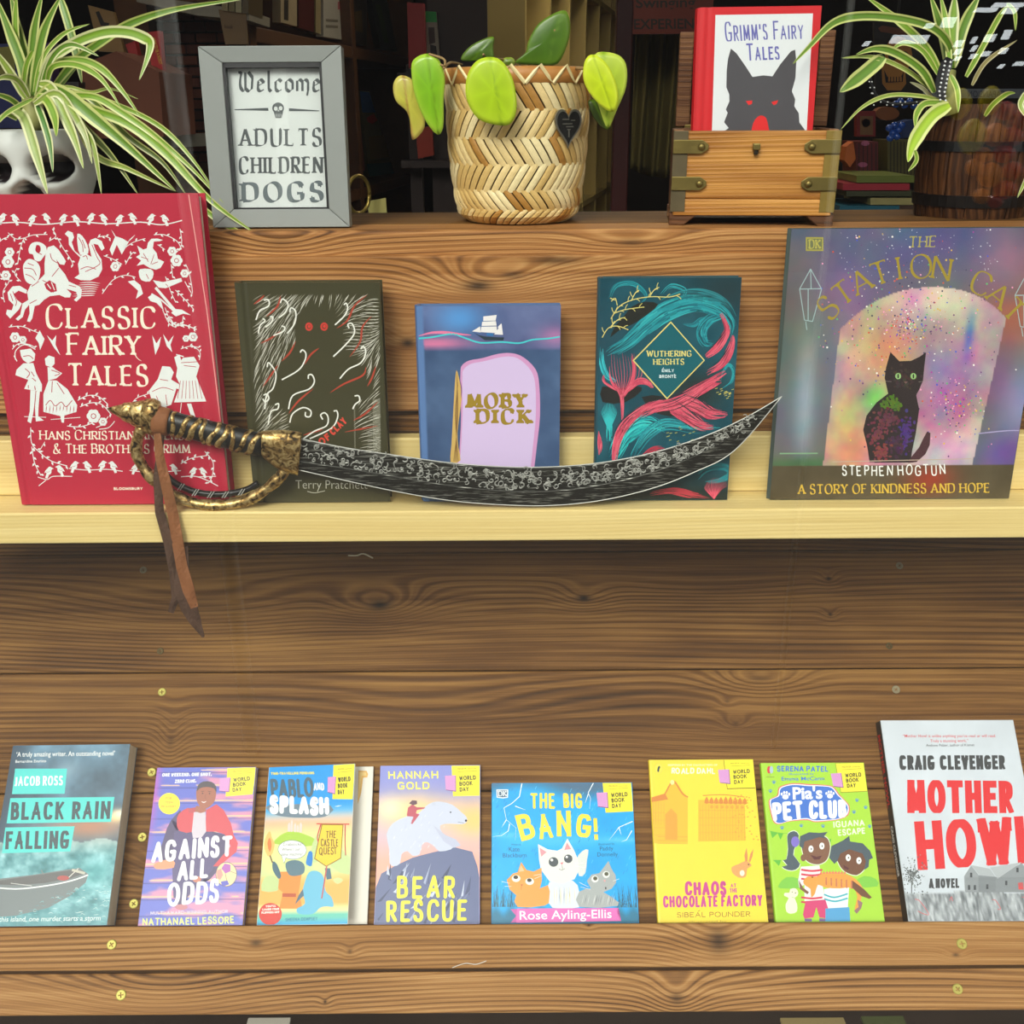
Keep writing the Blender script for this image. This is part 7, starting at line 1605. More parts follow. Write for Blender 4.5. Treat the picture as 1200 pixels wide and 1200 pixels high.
# ------------------------------------------------------------------ paperbacks on the sloping board
# storm novel
root, w_, h_, e_ = slope_book('paperback_book', 'thick paperback with a rowing boat on a stormy sea and cyan title blocks, leftmost below', Q['storm'], .026, (70, 100, 116), .35)
A = Art(Q['storm'], w_, h_+e_); A.frame(0, 870, 5.335)
def fn(U, V):
    n = vnoise(U, V, 4, 5, 31, 5); n2 = vnoise(U, V, 14, 24, 32, 4)
    s = solid(U, (78, 112, 134))+((n-.5)*120)[..., None]*np.array((.8, 1, 1.1)); s = blend(s, (20, 50, 72), gauss(U, V, .0, .25, .14, .35)*.9); s = blend(s, (150, 180, 196), gauss(U, V, .5, .14, .12, .06)*.5)
    s = blend(s, (176, 124, 96), gauss(U, V, .75, .47, .35, .07)); s = blend(s, (250, 214, 150), gauss(U, V, .97, .415, .10, .035)); s = blend(s, (255, 240, 210), gauss(U, V, .99, .40, .05, .02))
    sea = solid(U, (96, 160, 166))+((n2-.5)*190)[..., None]*np.array((1, .8, .8)); sea = blend(sea, (176, 180, 172), np.clip(1-(V-.54)*11, 0, 1)*.7); sea = blend(sea, (90, 190, 192), gauss(U, V, .85, .72, .14, .08)*.5); sea = blend(sea, (60, 132, 140), np.clip((V-.85)*5, 0, .7))
    return np.where((V > .545+.01*np.sin(U*20))[..., None], sea, s)
A.grid(90, 140, fn)
A.poly([(-90, 880), (0, 856), (200, 832), (400, 800), (500, 788), (552, 828), (535, 880), (440, 965), (300, 1045), (100, 1095), (-100, 1110)], (108, 118, 120)); A.up()
A.poly([(-60, 876), (200, 838), (480, 796), (528, 820), (440, 855), (280, 884), (100, 898), (-60, 892)], (86, 86, 86)); A.up(); A.line([(-90, 905), (100, 922), (300, 900), (450, 868), (550, 832)], 9, (224, 226, 226)); A.line([(70, 885), (200, 902)], 4, (200, 200, 196)); A.ell(395, 852, 38, 16, (172, 66, 62)); A.line([(430, 848), (490, 790)], 5, (220, 216, 206)); A.line([(450, 800), (530, 822)], 16, (190, 186, 170), smooth=0); A.line([(260, 800), (275, 830)], 5, (120, 120, 120))
rnd = random.Random(12)
for k in range(160): x, y = rnd.uniform(100, 690), rnd.uniform(900, 1140); A.line([(x, y), (x+rnd.uniform(8, 22), y-rnd.uniform(-6, 12)), (x+rnd.uniform(20, 34), y+rnd.uniform(-4, 6))], 2.2, rnd.choice([(214, 236, 234), (120, 206, 206), (60, 150, 156)]), taper=1) if y > 1110-(x*.42) else None
cy = (72, 208, 202)
for P in ([(108, 162), (424, 162), (408, 318), (86, 320)], [(76, 345), (713, 338), (692, 495), (50, 504)], [(42, 530), (468, 522), (440, 682), (18, 693)]): A.poly(P, cy)
A.up(); dk = (44, 66, 74)
A.text('JACOB ROSS', (98, 270), (396, 265), 60, (232, 240, 240), 10, slant=.08, part='author_lettering', gap=.24)
A.text('BLACK RAIN', (74, 483), (684, 476), 112, dk, 21, slant=.08, part='title_lettering', gap=.28, space=.7); A.text('FALLING', (38, 668), (430, 664), 114, dk, 21, slant=.08, part='title_lettering', gap=.28)
A.text('‘A truly amazing writer. An outstanding novel’', (118, 88), (716, 80), 30, (224, 230, 230), font=1, bold=.012, shear=.1, part='quote_lettering'); A.text('Bernardine Evaristo', (110, 126), (298, 122), 18, (224, 230, 230), font=1, bold=.012, shear=.1, part='quote_lettering')
A.text('On this island, one murder starts a storm', (-72, 1136), (628, 1126), 34, (210, 226, 226), font=1, bold=.008, shear=.2, part='quote_lettering')
A.build(root, 0, NM, .35)

# against all odds
root, w_, h_, e_ = slope_book('paperback_book', 'paperback with a boy in a red jacket on blue and pink striped steps', Q['odds'], .011, (110, 100, 190), .35)
A = Art(Q['odds'], w_, h_+e_); A.frame(160, 890, 5.853)
def fn(U, V):
    n = vnoise(U, V, 3, 16, 41, 3); st = np.sin(V*62+2.2*np.sin(U*3)); b = solid(U, (96, 106, 200)); pk_ = np.clip((n-.45)*5+.5*st+ (V-.4)*.9+(U-.5)*.8, 0, 1); b = blend(b, (232, 146, 172), pk_*.85); b = blend(b, (250, 206, 150), np.clip(np.sin(V*62+.6)-.93, 0, 1)*14*(n > .4)); b = blend(b, (52, 50, 130), np.clip(np.sin(V*62-.5)-.975, 0, 1)*30); b = blend(b, (190, 90, 190), gauss(U, V, .0, .15, .05, .3)*.8); return b
A.grid(60, 180, fn)
nv = (74, 62, 104); rdj = (206, 64, 78); sk_ = (164, 96, 74)
A.poly([(290, 350), (230, 420), (200, 480), (170, 580), (150, 640), (170, 700), (240, 700), (260, 600), (300, 520), (380, 500), (520, 500), (600, 520), (640, 560), (610, 640), (560, 760), (500, 830), (440, 830), (300, 860), (290, 950), (250, 1000), (330, 1010), (345, 960), (420, 800), (520, 760)], nv)
A.poly([(250, 500), (330, 470), (480, 470), (560, 560), (520, 760), (430, 860), (340, 960), (250, 960), (240, 760)], (82, 70, 120)); A.up()
A.poly([(345, 335), (280, 380), (268, 430), (285, 495), (385, 500), (390, 380)], rdj, smooth=2); A.poly([(470, 350), (540, 310), (590, 350), (640, 440), (660, 520), (690, 580), (680, 640), (560, 740), (520, 740), (640, 600), (600, 520), (540, 500), (465, 500)], rdj); A.poly([(345, 340), (400, 330), (400, 370), (350, 370)], (184, 70, 80)); A.up()
A.poly([(385, 365), (465, 365), (470, 500), (440, 540), (380, 545), (372, 500)], (206, 196, 208)); A.poly([(400, 320), (470, 330), (468, 362), (430, 372), (392, 360)], sk_); A.up()
A.poly([(400, 250), (404, 205), (430, 172), (490, 170), (532, 200), (536, 250), (520, 300), (480, 335), (440, 335), (410, 300)], sk_, smooth=3); A.up(); A.poly([(404, 222), (412, 178), (450, 152), (505, 155), (536, 185), (538, 230), (522, 200), (470, 190), (425, 200)], (72, 62, 70), smooth=2)
A.line([(436, 290), (452, 298), (470, 290)], 6, (240, 230, 230), taper=1); A.ell(444, 235, 6, 4, (40, 30, 36), n=8); A.ell(492, 236, 6, 4, (40, 30, 36), n=8); A.line([(434, 222), (454, 220)], 3, (50, 34, 34)); A.line([(482, 220), (504, 224)], 3, (50, 34, 34)); A.line([(466, 240), (460, 265), (470, 268)], 2.5, (120, 66, 54))
A.poly([(120, 720), (240, 690), (250, 750), (130, 760)], (226, 150, 110), smooth=2); A.ell(410, 830, 30, 22, (196, 120, 100)); A.ell(305, 1022, 44, 20, (190, 120, 130))
A.ell(612, 795, 74, 86, (90, 70, 100), n=24); A.up(); A.ell(612, 795, 70, 82, (240, 214, 160), n=24); A.up(); A.poly([(600, 720), (640, 730), (640, 775), (605, 790), (578, 755)], (176, 90, 180)); A.poly([(575, 845), (620, 838), (632, 865), (600, 876), (580, 870)], (90, 90, 190)); A.poly([(545, 770), (575, 755), (590, 800), (570, 835), (548, 820)], (226, 150, 140)); A.line([(605, 790), (615, 838)], 3, (90, 70, 100)); A.line([(640, 775), (680, 790)], 3, (90, 70, 100))
A.ell(215, 307, 74, 74, (248, 232, 50), n=28); A.up()
for t_, a, b, y in (('FOR', 190, 232, 278), ('TEEN', 184, 240, 306), ('READERS', 160, 264, 334)): A.text(t_, (a, y), (b, y), 16, (226, 150, 50), 3.4, part='badge_lettering')
badge(A, [(614, 60), (812, 50), (790, 240), (603, 256)])
wt = (238, 238, 244)
A.up()
A.text('AGAINST', (98, 706), (648, 652), 116, wt, 27, jit=.10, slant=.16, part='title_lettering', gap=.2); A.text('ALL', (272, 830), (488, 806), 112, wt, 25, slant=.16, jit=.06, part='title_lettering'); A.text('ODDS', (206, 1005), (560, 976), 130, wt, 27, slant=.14, jit=.06, part='title_lettering')
A.text('ONE WEEKEND. ONE SHOT.', (164, 120), (506, 114), 24, wt, 6, slant=.15, part='tagline_lettering'); A.text('ZERO CLUE.', (252, 165), (400, 160), 24, wt, 6, slant=.15, part='tagline_lettering')
A.text('MULTI-AWARD-WINNING AUTHOR', (94, 1074), (625, 1062), 22, (214, 206, 226), 4.5, part='tagline_lettering'); A.text('NATHANAEL LESSORE', (40, 1146), (668, 1130), 42, (214, 222, 130), 9, jit=.1, part='author_lettering')
A.build(root, 0, NM, .35)

# castle quest: cover slightly open
root, w_, h_, e_ = slope_book('paperback_book', 'slim comic paperback with a yellow castle quest banner, its cover springing slightly open', [(316, 900), (434, 898), (430, 1084.5), (301, 1086)], .005, (236, 228, 214), .35)
hb = h_+e_
for c in list(root.children):
    if c.name.startswith('front_cover'): me = c.data; c.data.materials[0] = mat('white_page', (232, 228, 216), .6)
pgs = root
A0 = Art([(316, 900), (434, 898), (430, 1084.5), (301, 1086)], w_, h_); A0.frame(300, 885, 5.714)
A0.poly([(668, 108), (722, 110), (732, 130), (728, 152), (700, 156), (690, 250), (668, 330)], (226, 178, 96)); A0.up(); A0.poly([(672, 118), (718, 120), (722, 140), (690, 142), (680, 250), (672, 300)], (236, 204, 130)); A0.build(root, 0, {'cover_print': 'page_print'}, .5)
OPN = R(11); M2 = Matrix.Rotation(-OPN, 4, 'Y'); wc = .112
flap = empty('open_cover', mtx=None); flap.parent = root; flap.matrix_basis = Matrix.Translation((0, 0, .0006)) @ M2
flap.name = 'open_cover'
bpy.data.objects.remove(flap)
cvr = prof_extrude('open_cover', [(0, 0), (wc, 0), (wc, .0004), (0, .0004)], 0, hb, mat('white_page', (232, 228, 216), .6), root); cvr.matrix_basis = Matrix.Translation((0, 0, .0006)) @ M2
Mw = root.matrix_world.copy(); 
A = Art([(316, 900), (416, 888), (423, 1084.5), (301, 1086)], wc, h_+e_*.6); A.frame(300, 885, 5.714)
def fn(U, V):
    n = vnoise(U, V, 4, 6, 51, 3); b = solid(U, (20, 150, 226)); b = blend(b, (150, 196, 226), np.clip((V-.25)*12, 0, 1)); b = blend(b, (246, 190, 150), np.clip((V-.30)*14, 0, 1)); b = blend(b, (226, 232, 150), np.clip((V-.38)*12, 0, 1)); b = blend(b, (200, 222, 160), np.clip((V-.56)*10+(n-.5)*3, 0, 1)*.7); b = blend(b, (244, 180, 96), np.clip((V-.68)*12+(n-.5), 0, 1)); b = blend(b, (246, 226, 160), np.clip((V-.87)*30, 0, 1)); b = blend(b, (110, 200, 180), np.clip((V-.915)*40, 0, 1)); b = blend(b, (70, 170, 220), np.clip((V-.96)*30, 0, 1)); return b
A.grid(40, 70, fn)
A.poly([(150, 520), (190, 490), (250, 470), (330, 485), (420, 520), (410, 560), (280, 570), (130, 560)], (170, 206, 70), smooth=2); A.up()
for x, y, a, b in [(220, 430, 18, 46), (240, 410, 14, 66), (262, 430, 16, 46), (282, 440, 14, 36), (300, 425, 18, 52)]: A.poly([(x, y), (x+a/2, y-16), (x+a, y), (x+a, y+b), (x, y+b)], (226, 206, 200))
for P in ([(430, 470), (520, 600), (420, 680), (380, 640)], [(680, 640), (560, 560), (540, 700), (690, 760)], [(60, 800), (120, 780), (180, 830), (150, 890), (40, 890)]): A.poly(P, (196, 214, 150), smooth=2)
A.up(); A.poly([(60, 560), (80, 500), (100, 480), (112, 520), (132, 560), (120, 620), (95, 650), (70, 620)], (246, 190, 110), smooth=2); A.poly([(82, 560), (98, 520), (112, 570), (98, 620)], (240, 130, 70), smooth=2); A.line([(100, 640), (118, 690)], 9, (120, 80, 60))
A.poly([(170, 750), (330, 745), (310, 900), (345, 1020), (170, 1020), (195, 900), (160, 870)], (226, 146, 70), smooth=1); A.poly([(560, 800), (600, 780), (640, 800), (600, 830)], (206, 214, 150), smooth=2); A.poly([(190, 905), (290, 905), (290, 932), (192, 932)], (190, 90, 60)); A.poly([(120, 680), (150, 700), (180, 780), (160, 800), (120, 740)], (80, 110, 126), smooth=2)
A.poly([(210, 690), (280, 665), (340, 690), (345, 750), (300, 775), (235, 770)], (92, 122, 136), smooth=3); A.up()
A.poly([(350, 830), (380, 750), (440, 738), (490, 780), (510, 880), (560, 930), (580, 1000), (530, 1000), (480, 1010), (420, 1060), (320, 1060), (300, 1020), (360, 980), (340, 900)], (110, 186, 216), smooth=3); A.poly([(340, 870), (310, 920), (285, 990), (310, 960), (350, 920)], (84, 112, 130)); A.poly([(495, 715), (535, 715), (552, 790), (515, 800)], (84, 112, 130), smooth=1); A.poly([(355, 680), (372, 605), (400, 610), (400, 700), (370, 700)], (40, 130, 210), smooth=2)
A.up(); A.line([(510, 690), (500, 800), (485, 940)], 10, (196, 90, 96)); A.line([(418, 414), (655, 404)], 8, (206, 70, 60)); A.line([(450, 415), (430, 500), (442, 540)], 8, (206, 60, 60)); A.line([(625, 410), (632, 520), (645, 620)], 8, (196, 60, 70))
A.poly([(455, 412), (612, 406), (613, 642), (505, 706), (414, 652)], (150, 110, 30)); A.up(); A.poly([(461, 420), (606, 414), (607, 638), (505, 698), (421, 648)], (244, 204, 58)); A.up(); br = (96, 66, 24)
A.text('THE', (492, 503), (562, 500), 44, br, 6, jit=.1, part='title_lettering'); A.text('CASTLE', (456, 562), (584, 556), 44, br, 6, jit=.1, part='title_lettering'); A.text('QUEST', (448, 618), (580, 612), 44, br, 6, jit=.1, part='title_lettering')
A.ell(256, 596, 102, 66, (120, 140, 140), n=24); A.poly([(178, 640), (215, 645), (200, 695)], (120, 140, 140)); A.up(); A.ell(256, 596, 98, 62, (242, 244, 240), n=24); A.poly([(182, 640), (212, 643), (199, 688)], (242, 244, 240)); A.up()
for t_, a, b, y in (('Crabsticks!', 190, 328, 572), ("Where's our", 184, 312, 606), ('time machine?', 180, 334, 640)): A.text(t_, (a, y), (b, y-8), 22, (90, 96, 104), font=1, shear=.2, part='speech_lettering')
A.ell(106, 1062, 84, 84, (214, 74, 66), n=26); A.up()
for t_, a, b, y in (("YOU'LL", 72, 146, 1012), ('LAUGH YOUR', 48, 170, 1036), ('FLIPPERS OFF', 42, 172, 1060)): A.text(t_, (a, y), (b, y-6), 16, (244, 236, 226), 4.5, part='badge_lettering')
gp_ = (74, 100, 116)
A.poly([(90, 350), (130, 372), (220, 382), (330, 380), (440, 372), (500, 350), (510, 290), (100, 310)], (110, 130, 146), smooth=2); A.up()
A.text('PABLO', (106, 262), (392, 232), 96, gp_, 20, jit=.06, part='title_lettering', gap=.1); A.text('AND', (388, 200), (462, 192), 38, (236, 240, 244), 8, jit=.1, part='title_lettering'); A.up(); A.text('SPLASH', (98, 356), (506, 338), 84, (240, 242, 244), 30, jit=.1, part='title_lettering', gap=.1)
A.text('TIME-TRAVELLING PENGUINS', (105, 130), (388, 104), 15, (240, 226, 90), 4, part='tagline_lettering'); A.text('SHEENA DEMPSEY', (218, 1118), (462, 1108), 26, (70, 140, 170), 4.5, part='author_lettering'); A.line([(540, 295), (590, 285)], 8, (190, 220, 240), taper=1)
badge(A, [(515, 40), (662, 18), (665, 240), (522, 248)])
for part, (V, F, C) in A.layers.items():
    o = mesh(NM.get(part, part), V, F, vmat('printed_ink_35', rough=.35), root, cols=C); o.matrix_basis = Matrix.Translation((0, 0, .0006)) @ M2 @ Matrix.Translation((0, 0, .0004))

# bear
root, w_, h_, e_ = slope_book('paperback_book', 'paperback with a polar bear on a rock against a lilac and orange sky', Q['bear'], .007, (150, 152, 214), .35)
A = Art(Q['bear'], w_, h_+e_); A.frame(290, 870, 4.138)
def fn(U, V):
    n = vnoise(U, V, 4, 6, 61, 3); b = solid(U, (136, 142, 212)); b = blend(b, (206, 180, 200), np.clip((V-.16)*9+(n-.5), 0, 1)); b = blend(b, (250, 212, 140), gauss(U, V, .35, .30, .4, .12)*.9); b = blend(b, (252, 200, 110), gauss(U, V, .95, .36, .25, .12)*.9); b = blend(b, (250, 170, 140), np.clip((V-.45)*6, 0, 1)*.8); b = blend(b, (170, 160, 210), np.clip((V-.75)*5, 0, 1)); b = blend(b, (252, 240, 200), gauss(U, V, .12, .28, .12, .06)*.8); return b
A.grid(40, 60, fn)
A.poly([(615, 730), (650, 640), (720, 600), (800, 562), (860, 545), (1000, 508), (1090, 530), (1115, 600), (1135, 720), (1135, 960), (605, 960)], (96, 106, 146))
A.up(); rnd = random.Random(8)
for k in range(46):
    x = rnd.uniform(660, 1090); y = rnd.uniform(560, 880); L_ = rnd.uniform(30, 110); a = rnd.uniform(1.7, 2.4); A.poly([(x, y), (x+L_*cos(a), y+L_*sin(a)), (x+L_*cos(a)+rnd.uniform(6, 22), y+L_*sin(a)+rnd.uniform(-6, 10))], rnd.choice([(160, 170, 200), (70, 80, 118), (196, 204, 224), (112, 122, 162), (60, 70, 104)]))
bw_ = (198, 204, 224)
A.up(); A.poly([(712, 604), (690, 590), (688, 520), (676, 450), (706, 395), (770, 362), (830, 345), (865, 310), (900, 290), (940, 287), (995, 302), (1035, 335), (1062, 360), (1064, 384), (1040, 396), (985, 394), (935, 402), (945, 440), (985, 480), (1000, 500), (985, 520), (930, 530), (905, 505), (870, 485), (846, 500), (835, 545), (800, 552), (776, 530), (748, 545), (740, 590)], bw_, smooth=2)
A.poly([(900, 400), (960, 450), (1010, 470), (1035, 500), (1000, 512), (950, 480)], (186, 190, 214), smooth=1); A.up()
for k in range(90):
    x = rnd.uniform(690, 960); y = rnd.uniform(330, 580)
    if 380-(x-700)*.25 < y < 560-(x-700)*.3: A.line([(x, y), (x-8, y+14)], 2, rnd.choice([(176, 182, 208), (236, 238, 244), (190, 196, 220)]), taper=1)
A.ell(1060, 378, 6, 6, (40, 44, 60), n=8); A.ell(985, 338, 4, 4, (40, 44, 60), n=8); A.line([(1020, 385), (1050, 390)], 2.4, (120, 126, 150)); A.ell(905, 300, 9, 8, (190, 196, 216), n=8)
A.poly([(774, 350), (780, 318), (800, 302), (822, 316), (862, 316), (858, 322), (822, 330), (818, 345), (835, 350), (800, 398), (792, 394), (805, 362), (775, 360)], (186, 74, 92)); A.poly([(784, 298), (800, 282), (822, 284), (824, 300), (806, 306)], (96, 60, 76), smooth=1)
yl = (250, 236, 92); ys_ = (240, 232, 60)
A.up(); A.text('HANNAH', (686, 180), (926, 174), 36, yl, 7, part='author_lettering', gap=.24); A.text('GOLD', (730, 231), (883, 227), 36, yl, 7, part='author_lettering', gap=.24)
A.text('BEAR', (724, 755), (1004, 750), 94, ys_, 17, jit=.05, slant=.05, part='title_lettering', gap=.32); A.text('RESCUE', (672, 870), (1062, 860), 88, ys_, 17, jit=.05, slant=.05, part='title_lettering', gap=.3)
badge(A, [(990, 108), (1130, 103), (1131, 255), (997, 260)], card=True)
A.build(root, 0, NM, .35)

# big bang
root, w_, h_, e_ = slope_book('picture_paperback', 'squarish blue picture paperback with three kittens in lightning and rain', Q['bang'], .004, (20, 150, 214), .3)
A = Art(Q['bang'], w_, h_+e_); A.frame(560, 880, 5.4545)
def fn(U, V):
    n = vnoise(U, V, 5, 5, 71, 4); b = solid(U, (8, 166, 236))+((n-.5)*30)[..., None]; b = blend(b, (74, 104, 132), np.clip(1-(V+ .05*np.sin(U*7))*9, 0, 1)*.95); b = blend(b, (110, 200, 240), gauss(U, V, .5, .42, .35, .05)*.5+gauss(U, V, .1, .38, .12, .02)*.6+gauss(U, V, .93, .42, .15, .02)*.6); b = blend(b, (36, 110, 140), np.clip((V-.88+ .02*np.sin(U*60))*16, 0, 1)*.9); return b
A.grid(60, 60, fn)
rnd = random.Random(5)
for k in range(170): x, y = rnd.uniform(90, 1010), rnd.uniform(230, 930); A.line([(x, y), (x-9, y+20)], 2.2, rnd.choice([(30, 110, 190), (90, 200, 250), (20, 120, 200)]))
for k in range(90): x = rnd.choice((rnd.uniform(90, 260), rnd.uniform(880, 1020))); A.line([(x, 1000), (x+rnd.uniform(-30, 30), rnd.uniform(840, 930))], 4, rnd.choice([(40, 90, 110), (60, 130, 150), (30, 76, 100)]), taper=2)
lw = (232, 244, 250)
for p in ([(278, 212), (262, 300), (215, 345), (165, 375), (180, 450), (240, 500), (235, 580)], [(180, 450), (150, 500)], [(200, 475), (192, 520), (150, 550), (90, 560)], [(735, 195), (700, 262), (715, 300), (708, 370)], [(700, 270), (680, 330)], [(990, 440), (900, 480), (870, 520), (835, 565)], [(900, 480), (915, 530)], [(985, 500), (950, 560), (915, 575)], [(235, 362), (300, 385)]): A.line(p, 6, lw, taper=2, smooth=0)
A.up(); yt = (246, 218, 66)
A.text('THE', (332, 366), (486, 362), 84, yt, 16, jit=.05, part='title_lettering', gap=.24); A.text('BIG', (540, 358), (662, 354), 78, yt, 17, jit=.04, part='title_lettering', gap=.3)
for ch, a, b, hh in (('B', (275, 585), (368, 560), 168), ('A', (388, 570), (478, 556), 158), ('N', (498, 548), (590, 546), 165), ('G', (615, 545), (712, 555), 150), ('!', (742, 566), (780, 564), 140)): A.text(ch, a, b, hh, yt, 30 if ch != '!' else 24, part='title_lettering')
A.up(); wc_ = (228, 230, 222); gy_ = (166, 172, 172); oc_ = (236, 158, 72)
A.poly([(450, 840), (600, 830), (640, 900), (640, 1000), (470, 1005), (440, 930)], (214, 222, 230), smooth=2); A.poly([(620, 700), (660, 640), (700, 630), (690, 700), (680, 780), (640, 800)], (214, 218, 214), smooth=2)
A.poly([(240, 930), (330, 915), (440, 860), (448, 950), (420, 990), (250, 1000)], oc_, smooth=2); A.poly([(640, 900), (740, 880), (860, 940), (890, 990), (640, 998)], gy_, smooth=2)
A.up(); A.poly([(395, 760), (385, 700), (378, 600), (440, 632), (500, 640), (530, 625), (565, 560), (605, 630), (632, 690), (640, 760), (610, 820), (530, 850), (450, 835)], wc_, smooth=1)
A.poly([(182, 830), (220, 790), (250, 780), (272, 716), (305, 765), (350, 775), (400, 750), (402, 830), (390, 880), (330, 930), (250, 935), (200, 890)], oc_, smooth=1); A.poly([(690, 830), (720, 790), (770, 780), (790, 755), (830, 700), (850, 750), (876, 790), (880, 840), (850, 880), (790, 905), (720, 890)], gy_, smooth=1); A.up()
A.poly([(388, 622), (432, 650), (398, 680)], (236, 150, 160)); A.poly([(562, 585), (590, 628), (545, 634)], (236, 150, 160)); A.poly([(270, 735), (292, 772), (256, 778)], (236, 190, 140))
for x, y, r, c in [(476, 712, 36, (70, 78, 84)), (570, 690, 32, (70, 78, 84))]: A.ell(x, y, r, r, wc_); A.up(); A.ell(x, y, r*.86, r*.86, c); A.up(); A.ell(x-r*.3, y-r*.35, r*.25, r*.25, (250, 250, 250), n=8); A.z -= 2
for x, y in [(240, 820), (325, 838)]: A.ell(x, y, 27, 22, (246, 240, 226)); A.up(); A.ell(x-2, y-8, 15, 12, (60, 50, 40)); A.z -= 1
for x, y in [(742, 818), (815, 788)]: A.ell(x, y, 23, 22, (226, 230, 226)); A.up(); A.ell(x+2, y-4, 14, 13, (84, 84, 60)); A.z -= 1
A.up(); A.poly([(518, 716), (540, 712), (530, 730)], (226, 130, 140)); A.line([(530, 730), (532, 762), (510, 756)], 3, (90, 90, 90)); A.line([(532, 762), (550, 752)], 3, (90, 90, 90)); A.poly([(268, 856), (284, 858), (274, 868)], (180, 90, 50)); A.line([(274, 868), (272, 890)], 2.6, (140, 80, 40)); A.ell(812, 876, 5, 9, (70, 70, 70), n=8); A.poly([(796, 826), (812, 822), (808, 838)], (226, 150, 150))
for p in ([(400, 790), (350, 800)], [(400, 800), (356, 820)], [(610, 720), (670, 715)], [(612, 735), (676, 745)], [(640, 840), (700, 870)], [(650, 870), (712, 885)], [(150, 840), (200, 850)], [(170, 870), (210, 870)], [(860, 830), (900, 815)]): A.line(p, 2, (240, 240, 240))
for k in range(26): x = 480+rnd.uniform(0, 140); A.line([(x, 870), (x+rnd.uniform(-8, 8), 985)], 2.6, rnd.choice([(150, 160, 190), (240, 240, 230), (226, 214, 140)]), taper=1)
for k in range(18): x = 650+rnd.uniform(0, 220); A.line([(x, 920), (x-14, 985)], 3, rnd.choice([(110, 116, 118), (210, 214, 212)]), taper=1)
A.poly([(205, 1014), (270, 1012), (270, 1096), (205, 1100), (240, 1056)], (196, 92, 166)); A.poly([(245, 1010), (870, 1004), (914, 1088), (240, 1100)], (222, 110, 186)); A.poly([(870, 1004), (895, 1004), (880, 1040), (914, 1090)], (222, 110, 186))
A.up(); A.text('Rose Ayling-Ellis', (262, 1080), (850, 1068), 58, (244, 238, 246), font=1, bold=.01, part='author_lettering')
A.text('Kate', (196, 650), (262, 648), 30, (20, 90, 130), font=1, part='credit_lettering'); A.text('Blackburn', (158, 688), (306, 684), 28, (20, 90, 130), font=1, part='credit_lettering'); A.text('Paddy', (775, 634), (862, 630), 28, (20, 90, 130), font=1, part='credit_lettering'); A.text('Donnelly', (758, 672), (892, 668), 28, (20, 90, 130), font=1, part='credit_lettering'); A.text('Written by', (210, 612), (272, 610), 12, (20, 90, 130), font=1, part='credit_lettering'); A.text('Illustrated by', (766, 600), (870, 594), 14, (20, 90, 130), font=1, part='credit_lettering')
A.poly([(118, 260), (192, 258), (190, 310), (158, 316), (120, 312)], (226, 234, 240)); A.up(); A.poly([(125, 267), (185, 265), (184, 304), (157, 309), (126, 306)], (74, 104, 132)); A.up(); A.text('DK', (131, 301), (181, 299), 30, (230, 238, 242), 5.5, 4, serif=4, part='publisher_lettering')
badge(A, [(793, 192), (980, 184), (995, 374), (813, 388)])
A.build(root, 0, NM, .3)

# chaos
YE = (242, 214, 52)
root, w_, h_, e_ = slope_book('paperback_book', 'bright yellow paperback with magenta title and pale orange factory drawing', Q['chaos'], .008, YE, .35)
A = Art(Q['chaos'], w_, h_+e_); A.frame(760, 880, 5.717)
o1, o2, o3 = (222, 160, 56), (214, 132, 56), (232, 184, 52)
A.poly([(20, 330), (100, 300), (150, 210), (180, 205), (230, 280), (260, 310), (260, 620), (25, 625)], o3); A.poly([(330, 330), (640, 320), (650, 600), (330, 610)], o3); A.poly([(20, 318), (110, 290), (130, 330), (20, 350)], o2)
A.line([(100, 310), (145, 225), (160, 205), (180, 220), (225, 290), (262, 312)], 10, o2); A.up()
for k in range(9): A.poly([(370+32*k, 350), (386+32*k, 305+4*sin(k)), (402+32*k, 350)], o2, smooth=2)
A.line([(360, 300), (500, 292), (640, 305)], 6, o2); A.ell(157, 215, 14, 16, (248, 232, 150)); A.poly([(110, 600), (110, 430), (150, 390), (190, 430), (192, 600)], o1)
for x in range(30, 110, 18): A.line([(x, 345), (x, 500)], 3, o1)
for x in range(340, 650, 20): A.line([(x, 360), (x+2, 600)], 2.6, o1)
for y in (400, 450, 500, 550): A.line([(335, y), (650, y-4)], 2.6, o1); A.line([(28, y+20), (108, y+20)], 2.6, o1)
for k in range(7): A.ell(420+34*k, 375, 12, 12, o1, n=10)
for y in (580, 605, 625): A.line([(60, y), (260, y)], 4, o1)
for k in range(40): A.ell(random.Random(k).uniform(560, 740), random.Random(k+50).uniform(280, 600), 7, 5, o1, n=7)
A.poly([(600, 850), (560, 820), (555, 780), (600, 760), (640, 740), (670, 745), (690, 770), (660, 790), (655, 830), (640, 850)], (222, 160, 96), smooth=2); A.poly([(645, 742), (640, 700), (655, 648), (662, 700), (662, 740)], (214, 140, 80)); A.poly([(668, 742), (680, 690), (702, 655), (695, 705), (680, 745)], (214, 140, 80)); A.up(); A.ell(668, 762, 5, 5, (60, 40, 30), n=8); A.ell(625, 820, 16, 20, (246, 236, 210))
mg = (198, 70, 142)
A.up(); A.text('CHAOS', (242, 964), (520, 958), 72, mg, 20, jit=.05, part='title_lettering', gap=.2); A.text('AT', (548, 918), (586, 916), 26, mg, 6, part='title_lettering'); A.text('THE', (542, 954), (592, 950), 28, mg, 6, part='title_lettering'); A.text('CHOCOLATE FACTORY', (98, 1048), (762, 1036), 62, mg, 15, jit=.04, part='title_lettering', gap=.22, space=.6)
